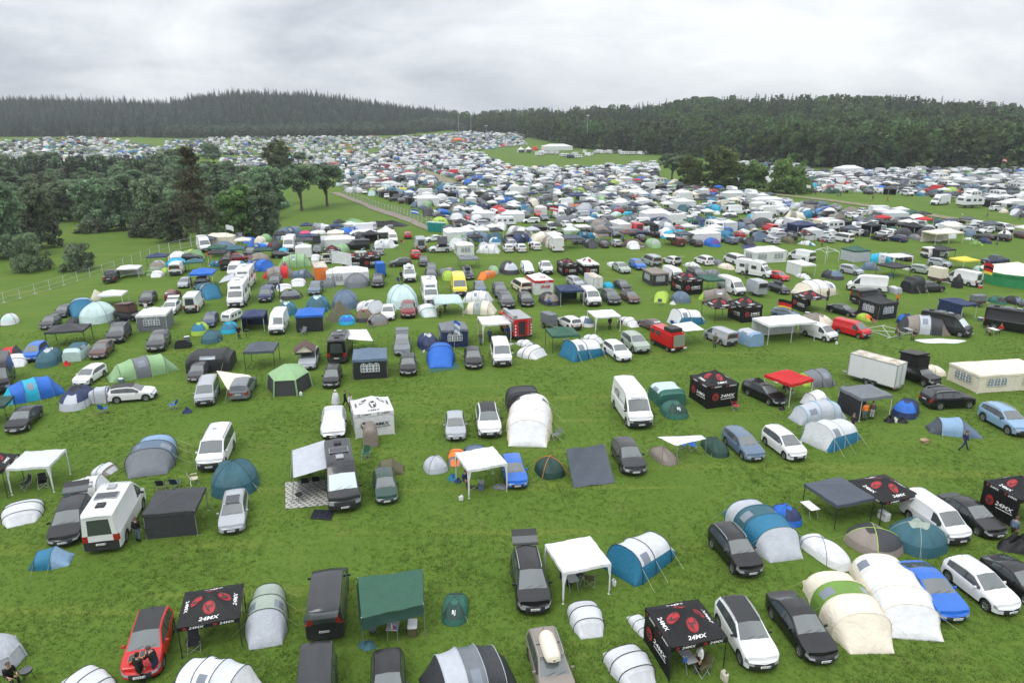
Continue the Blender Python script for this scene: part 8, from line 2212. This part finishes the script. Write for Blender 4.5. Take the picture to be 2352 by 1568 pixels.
for x, z in ((-12, 24), (-5, 37), (2, 39), (9, 37), (15, 22), (28, 12), (-30, 14), (-50, 13), (-70, 12)): mb = MB(); mb.tube([(x, 0, 0), (x, 0, z)], .35, 4); obj('support', mb.mesh('support', 'panel_grey'), parent=r)
for k, bb, h, c, d in (('marquee', (1242, 334, 1316, 346), 12, 'white', 'long white marquee before the right wood'), ('pagoda', (1206, 336, 1222, 351), 10, 'white', 'white pagoda tent beside the long far marquee'), ('pagoda', (1188, 337, 1205, 351), 10, 'white', 'white pagoda tent at the edge of the far white camp'), ('domeb', (1222, 330, 1236, 345), 0, 'red red', 'red round tent beside the far marquee'), ('pagoda', (92, 328, 116, 355), 10, 'white', 'tall white pagoda tent in the far left camp'), ('pagoda', (962, 313, 980, 326), 10, 'white', 'white pagoda tent at the far camp edge'), ('party', (1040, 317, 1062, 327), 10, 'orange', 'orange marquee in the far camp'), ('party', (1150, 482, 1206, 511), 10, 'white', 'white party tent with arched windows in the middle camp'), ('party', (1082, 482, 1136, 508), 10, 'white', 'big white party tent in the middle camp near the wire fence'), ('pagoda', (1074, 438, 1098, 464), 10, 'white', 'white pavilion above the big white party tent'),
 ('marquee', (1428, 556 - 130, 1488, 453), 12, 'white', 'white hall tent in the crowded middle camp'), ('whitewalled', (1536, 604 - 150, 1600, 484), 14, 'white', 'white walled pavilion near the lone trees'), ('marquee', (1912, 508 - 130, 1986, 400), 12, 'white', 'long white marquee at the back of the right camp'), ('party', (1720, 446, 1764, 480), 12, 'white', 'long white party tent beside the field path'), ('party', (955, 440, 1010, 475), 12, 'white', 'white party tent row near the gravel road'),
 ('party', (1466, 478, 1545, 515), 12, 'white', 'wide white marquee in the crowded middle camp'), ('dark', (1300, 440, 1350, 470), 12, 'navy', 'navy long pavilion in the middle camp'), ('tun4', (1350, 440, 1400, 468), 70, 'lgreen lgreen', 'sage tunnel tent in the middle camp')):
 T(k, bb, h, c, d, d + ('' if 'camp' in d or 'wood' in d or 'far' in d else ' in the camp'), far=True)
V('motorhome', (2122, 442, 2200, 472), -60, 'white', 'large white coach motorhome', '', 'large white motorhome at the front of the right camp block')
X('caravan', (2195, 440, 2262, 478), 100, 'white', 'white caravan', 'white caravan beside the large motorhome of the right camp block', real=(.5, 1.4))
# ------------------------------------------------------------------ writing on things
def named(txt): return next(t['o'] for t in THINGS if (t['label'] or t['desc']) == txt)
o = named('tall white delivery van with lettered side beside the green cabin tent')
for sd in (-1, 1): letter(o, 'VTR', (-1.0, sd * 1.035, 1.75), (-sd if sd > 0 else 1, 0, 0), (0, 0, 1), .62, 'ink', .03); letter(o, 'TRANSPORT', (.55, sd * 1.035, 1.62), (-sd if sd > 0 else 1, 0, 0), (0, 0, 1), .16, 'ink')
letter(o, 'www.vtr.com', (1.62, 0, 2.30), (0, 1, 0), (-.7, 0, .75), .15, 'ink')
o = named('white van with painted rear window')
M['green_ink'] = plain('green_paint', (.12, .55, .16), .6)
letter(o, 'RAR26', (-2.53, 0, 1.5), (0, -1, 0), (0, 0, 1), .34, 'green_ink', -.01)
o = named('old brown saloon with painted rear window'); letter(o, 'RAR', (-1.44, 0, 1.32), (0, -1, 0), (.85, 0, .43), .36, 'white', .03)
for l in ('small green tent with white mark, alone right of the green tarpaulin', 'small green dome tent with white mark before the green cabin tent'):
 o = named(l); letter(o, 'RJ', (1.12, 0, .92), (0, 1, 0), (-.75, 0, .66), .30, 'white', .03)
o = named('white and red advertising pavilion')
M['crimson'] = plain('crimson_print', (.45, .02, .05), .6)
letter(o, 'SRAM', (1.53, .2, 1.1), (0, 1, 0), (0, 0, 1), .42, 'crimson', .03); letter(o, 'SRAM', (.98, 0, 2.33), (0, 1, 0), (-1, 0, .47), .26, 'crimson', .03); letter(o, 'SRAM', (1.56, .4, 1.83), (0, 1, 0), (0, 0, 1), .16, 'white', .02)
# ------------------------------------------------------------------ the crowded camp behind: the nearest as things, the rest as one mass
rm = random.Random(77)
ZONES = [  # polygon in the photograph, spacing in metres
 ([(1010, 520), (965, 478), (880, 455), (800, 440), (775, 428), (795, 395), (880, 345), (1000, 343), (1090, 352), (1180, 390), (1400, 386), (1500, 378), (1512, 420), (1700, 448), (1850, 472), (2060, 495), (2200, 515), (2420, 545), (2420, 560), (2200, 528), (1980, 515), (1800, 500), (1650, 500), (1420, 515), (1250, 512), (1190, 516), (1100, 540), (1040, 548)], 3.75),
 ([(455, 575), (560, 545), (640, 535), (720, 532), (800, 525), (905, 525), (905, 560), (780, 590), (640, 600), (480, 615), (380, 640), (350, 625)], 3.6),
 ([(1030, 548), (1100, 540), (1420, 512), (1980, 512), (2200, 528), (2300, 540), (2200, 545), (1500, 562), (1250, 575), (1060, 580)], 3.5),
 ([(1850, 442), (1862, 398), (2352, 387), (2700, 392), (2700, 520), (2352, 500), (2270, 480), (2140, 452), (1960, 446)], 4.0),
 ([(868, 345), (880, 322), (1000, 312), (1080, 303), (1205, 306), (1205, 334), (1085, 347), (1000, 342)], 5.0),
 ([(-80, 390), (-80, 330), (90, 322), (180, 317), (262, 322), (385, 345), (385, 352), (330, 368), (215, 380), (30, 390)], 6.4),
 ([(372, 352), (385, 325), (560, 317), (880, 316), (872, 340), (760, 350), (700, 352), (560, 358)], 6.2),
 ([(500, 395), (515, 366), (640, 362), (830, 347), (850, 352), (790, 393), (700, 378), (610, 382)], 5.2),
 ([(1660, 400), (1640, 372), (1850, 372), (1858, 398), (1850, 436), (1770, 436), (1700, 424)], 5.0),
]
PAL_T = [('white', 16), ('offwhite', 14), ('lgrey', 8), ('grey', 12), ('dgrey', 9), ('steel', 10), ('navy', 6), ('sea', 8), ('green', 4), ('lime', 3), ('taupe', 6), ('cream', 6), ('blue', 5), ('cyan', 3), ('lgreen', 4), ('teal', 5), ('orange', 1), ('red', 2), ('mint', 4)]
PAL_P = [('white', 26), ('charcoal', 20), ('tarp', 14), ('navy', 6), ('green', 4), ('cream', 6), ('offwhite', 10), ('blue', 2), ('red', 1)]
PAL_C = [('black', 18), ('white', 22), ('silver', 16), ('grey', 14), ('dgrey', 12), ('navy', 6), ('red', 5), ('blue', 4), ('brown', 2), ('sage', 2)]
PAL_V = [('white', 46), ('silver', 18), ('black', 10), ('navy', 6), ('red', 4), ('yellow', 2), ('grey', 6)]
def pick(p): return rm.choices([a for a, b in p], [b for a, b in p])[0]
CN = dict(offwhite='off-white', dgrey='dark grey', lime='lime green', sea='petrol blue', taupe='grey brown', lgreen='pale green', steel='slate blue', cyan='turquoise', charcoal='black', tarp='slate grey', sage='grey green', mint='mint green')
KINDS = [('domes', 9, 'tent', 'small dome tent'), ('dome', 11, 'tent', 'dome tent'), ('domeb', 5, 'tent', 'large dome tent'), ('tun3', 10, 'tent', 'tunnel tent'), ('tun4', 6, 'tent', 'long tunnel tent'), ('popup', 9, 'tent', 'pop-up tent'), ('arp', 4, 'tent', 'family tent'), ('peak', 9, 'pav', 'pavilion'), ('plain', 8, 'pav', 'open pavilion'), ('whitewalled', 5, 'pav', 'walled pavilion'), ('mxplain', 4, 'pav', 'half walled pavilion'), ('party', 2, 'pav', 'party tent'), ('round', .3, 'pav', 'round pavilion'),
   ('hatch', 11, 'car', 'hatchback'), ('estate', 10, 'car', 'estate car'), ('suv', 10, 'car', 'off-roader'), ('saloon', 2, 'car', 'saloon'), ('mpv', 3, 'car', 'people carrier'), ('van', 4, 'van', 'panel van'), ('bus', 3, 'van', 'minibus'), ('highvan', 3, 'van', 'high roof van'), ('motorhome', 2.5, 'mh', 'motorhome'), ('caravan', 2.5, 'cv', 'caravan')]
KW = [k[1] for k in KINDS]
WB = [-1300, 1300, 140, 1500]
occ = {}
def free(x, y, d):
 c = int(x // 8), int(y // 8)
 for i in (-1, 0, 1):
  for j in (-1, 0, 1):
   for a, b, e in occ.get((c[0] + i, c[1] + j), ()):
    if (a - x) ** 2 + (b - y) ** 2 < max(d, e) ** 2: return False
 return True
def mark(x, y, d): occ.setdefault((int(x // 8), int(y // 8)), []).append((x, y, d))
for t in THINGS:
 if t['kind'] in ('tree', 'bush'): mark(t['loc'][0], t['loc'][1], 5.5)
 elif t['kind'] != 'person': mark(t['loc'][0], t['loc'][1], 3.4)
PATHS = [[(1080, 432), (1052, 428), (1020, 412), (985, 398), (950, 385), (900, 370), (878, 362)], [(700, 365), (880, 347)]]
PW = [[G(*p)[:2] for p in q] for q in PATHS]
def near_path(x, y):
 for q in PW:
  for i in range(len(q) - 1):
   (ax, ay), (bx, by) = q[i], q[i + 1]; L2 = (bx - ax) ** 2 + (by - ay) ** 2; t = max(0, min(1, ((x - ax) * (bx - ax) + (y - ay) * (by - ay)) / L2))
   if (ax + (bx - ax) * t - x) ** 2 + (ay + (by - ay) * t - y) ** 2 < 25: return True
 return False
CAND = []
for poly, sp_ in ZONES:
 W_ = [G(*p) for p in poly]; wp = [(p[0], p[1]) for p in W_]
 x0, x1, y0, y1 = min(p[0] for p in wp), max(p[0] for p in wp), min(p[1] for p in wp), max(p[1] for p in wp)
 n = int((x1 - x0) * (y1 - y0) / sp_ ** 2 * 5)
 for _ in range(n):
  x, y = rm.uniform(x0, x1), rm.uniform(y0, y1)
  if not inside(wp, x, y) or near_path(x, y): continue
  d = sp_ * rm.uniform(.82, 1.05)
  if not free(x, y, d): continue
  mark(x, y, d * .9); CAND.append((y, x))
CAND.sort()
LEFT = dict(tent=140, pav=215, car=150, van=150, mh=60, cv=60)
MASS = {}
for y, x in CAND:
 k, _w, fam, nm = rm.choices(KINDS, KW)[0]
 far_left = x < -60 and y > 330
 c = pick({'tent': PAL_T, 'pav': PAL_P, 'car': PAL_C, 'van': PAL_V}.get(fam, [('white', 1)]))
 if k == 'mxplain': c = 'charcoal'
 if k == 'whitewalled' or k == 'party': c = rm.choice(['white', 'white', 'white', 'cream', 'offwhite'])
 h = (14 + rm.choice([0, 0, 90, 180, 270]) + rm.uniform(-8, 8)) if fam != 'tent' else rm.uniform(0, 360)
 s = rm.uniform(.88, 1.15) if fam in ('tent',) else rm.uniform(.95, 1.08) if fam == 'pav' else 1.0
 z = hterrain(x, y)
 if LEFT[fam] > 0:
  LEFT[fam] -= 1
  pr = PT[k] if fam in ('tent', 'pav') else (XT['caravan'] if k == 'caravan' else vehicle(k, {'motorhome': 'motorhome'}.get(k, 'van' if fam == 'van' else 'car'), {'mh': 'motorhome', 'van': 'van'}.get(fam, 'car')))
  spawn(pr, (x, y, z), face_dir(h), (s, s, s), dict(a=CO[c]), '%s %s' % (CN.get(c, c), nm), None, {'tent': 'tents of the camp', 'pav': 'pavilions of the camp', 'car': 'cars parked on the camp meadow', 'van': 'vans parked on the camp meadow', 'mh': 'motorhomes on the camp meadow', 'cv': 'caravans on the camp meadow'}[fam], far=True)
 else:
  MASS.setdefault((k, c), []).append((x, y, z, face_dir(h), s))
# motorhomes standing on the open field before the right wood
for i in range(26):
 u = 1238 + i * 10.2 + rm.uniform(-3, 3); p = G(u, rm.choice([355, 358, 361, 364]) if u < 1330 else rm.choice([353, 356, 359]))
 k, fam = rm.choice([('motorhome', 'mh'), ('caravan', 'cv'), ('motorhome', 'mh'), ('highvan', 'van'), ('estate', 'car')]); c = rm.choice(['white', 'white', 'offwhite', 'silver', 'navy']) if fam in ('car', 'van') else 'white'
 pr = XT['caravan'] if k == 'caravan' else vehicle(k, {'motorhome': 'motorhome'}.get(k, 'van' if fam == 'van' else 'car'), {'mh': 'motorhome', 'van': 'van'}.get(fam, 'car'))
 spawn(pr, p, rm.uniform(0, 6.28), (1, 1, 1), dict(a=CO[c]), '%s %s on the open field' % (CN.get(c, c), dict((q[0], q[3]) for q in KINDS)[k]), None, 'vehicles on the open field before the wood', far=True)
src, pts = [], []
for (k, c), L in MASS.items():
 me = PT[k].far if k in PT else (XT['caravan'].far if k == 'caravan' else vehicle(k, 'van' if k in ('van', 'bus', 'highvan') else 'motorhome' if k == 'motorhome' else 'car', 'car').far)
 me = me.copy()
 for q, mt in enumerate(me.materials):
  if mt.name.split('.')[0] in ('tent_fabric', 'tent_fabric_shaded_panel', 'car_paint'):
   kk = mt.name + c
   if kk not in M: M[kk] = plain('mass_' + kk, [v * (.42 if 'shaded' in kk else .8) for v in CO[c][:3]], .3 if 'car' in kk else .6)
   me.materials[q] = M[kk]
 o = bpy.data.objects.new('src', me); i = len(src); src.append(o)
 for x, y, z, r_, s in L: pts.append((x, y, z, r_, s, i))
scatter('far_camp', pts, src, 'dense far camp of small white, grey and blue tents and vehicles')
print('INDIVIDUALS LEFT', LEFT, 'MASS', len(pts))
# camp clutter beside the tents and cars of the nearer rows
near = [t for t in THINGS if t['kind'] in ('tent', 'pavilion', 'van', 'motorhome') and 45 < t['loc'][1] < 165]
def nearfree(x, y): return all((x - t['loc'][0]) ** 2 + (y - t['loc'][1]) ** 2 > (5.5 if t['kind'] in ('car', 'van', 'tent', 'pavilion', 'trailer', 'motorhome') else .5) for t in THINGS)
for q in range(150):
 t = rm.choice(near); a = rm.uniform(-2.6, -.5); d = rm.uniform(2.4, 3.4); x, y = t['loc'][0] + d * math.cos(a), t['loc'][1] + d * math.sin(a)
 if not nearfree(x, y): continue
 k = rm.random(); z = hterrain(x, y); h = rm.uniform(0, 360)
 if k < .36: c = rm.choice(['black', 'navy', 'green', 'grey', 'red', 'blue']); spawn(CH, (x, y, z), face_dir(h), (1, 1, 1), dict(a=CO[c]), c + ' camping chair', None, 'camping chairs')
 elif k < .48: spawn(rm.choice([TB, TBW]), (x, y, z), face_dir(h), (1, 1, 1), {}, 'folding table', None, 'folding tables')
 elif k < .62: c = rm.choice(['blue', 'red', 'steel', 'grey']); spawn(CB, (x, y, z), face_dir(h), (1, 1, 1), dict(a=CO[c], b=CO['white']), c.replace('steel', 'slate blue') + ' cool box', None, 'cool boxes')
 elif k < .70: spawn(JR, (x, y, z), face_dir(h), (1, 1, 1), dict(a=CO['white']), 'white canister', None, 'canisters')
 elif k < .86:
  c = rm.choice(['black', 'navy', 'grey', 'blue', 'white', 'red']); o = obj('bag', heap('bag', rm.uniform(.3, .5), rm.uniform(.25, .4), rm.uniform(.25, .45), q), (x, y, z)); o.color = CO[c]; tagobj(o, None, 'bag', 'bags on the grass'); THINGS.append(dict(o=o, loc=(x, y, z), desc=c + ' bag', label=None, kind='bag'))
 else:
  c = rm.choice(['black', 'navy', 'grey', 'olive', 'blue', 'red']); spawn(PP[rm.choice(['stand', 'walk', 'sit', 'stand'])], (x, y, z), face_dir(h), (1, 1, 1), dict(a=CO[c], b=CO[rm.choice(['black', 'navy', 'steel'])], c=CO['black'], hair=CO['brown']), 'person in ' + c + ' jacket', None, 'people on the camp meadow')
# ------------------------------------------------------------------ labels of the things not yet named, by what stands around them
def short(d):
 for w in (' with ', ' seen ', ' beside ', ' by ', ' over ', ' on ', ' behind', ' in ', ' under ', ' before ', ' cut ', ' at ', ' joined ', ' of ', ' half ', ','): d = d.split(w)[0]
 return ' '.join(d.split()[:4])
USED = set(t['label'] for t in THINGS if t['label'])
TL = [t for t in THINGS if t['kind'] not in ('person', 'bottle')]
XY = np.array([t['loc'][:2] for t in TL])
for t in THINGS:
 if t['label']: continue
 x, y = t['loc'][:2]; d2 = ((XY - (x, y)) ** 2).sum(1); own = short(t['desc']); rel = []
 for i in np.argsort(d2)[1:12]:
  q = TL[i]
  if q is t: continue
  qx, qy = q['loc'][:2]; dy, dx = qy - y, qx - x * qy / y
  s = short(q['desc'])
  if s == own or any(s == b for a, b in rel): continue
  w = ('behind the ' if dy < 0 else 'in front of the ') if abs(dy) > abs(dx) * 1.3 else ('beside the ' if abs(dx) < 3.5 else 'left of the ' if dx > 0 else 'right of the ')
  rel.append((w, s))
 base = t['desc']; lab = None
 cands = [(a,) for a in rel[:2]] + [(rel[i], rel[j]) for i in range(len(rel)) for j in range(i + 1, len(rel))]
 cands = cands[2:] + cands[:2]
 for c in cands:
  l = base + ' ' + ' and '.join(w + s for w, s in c)
  if len(l.split()) <= 16 and l not in USED: lab = l; break
 lab = lab or (own + ' ' + ' and '.join(w + s for w, s in rel[:2])); lab = ' '.join(lab.split()[:16])
 USED.add(lab); t['label'] = lab; t['o']['label'] = lab
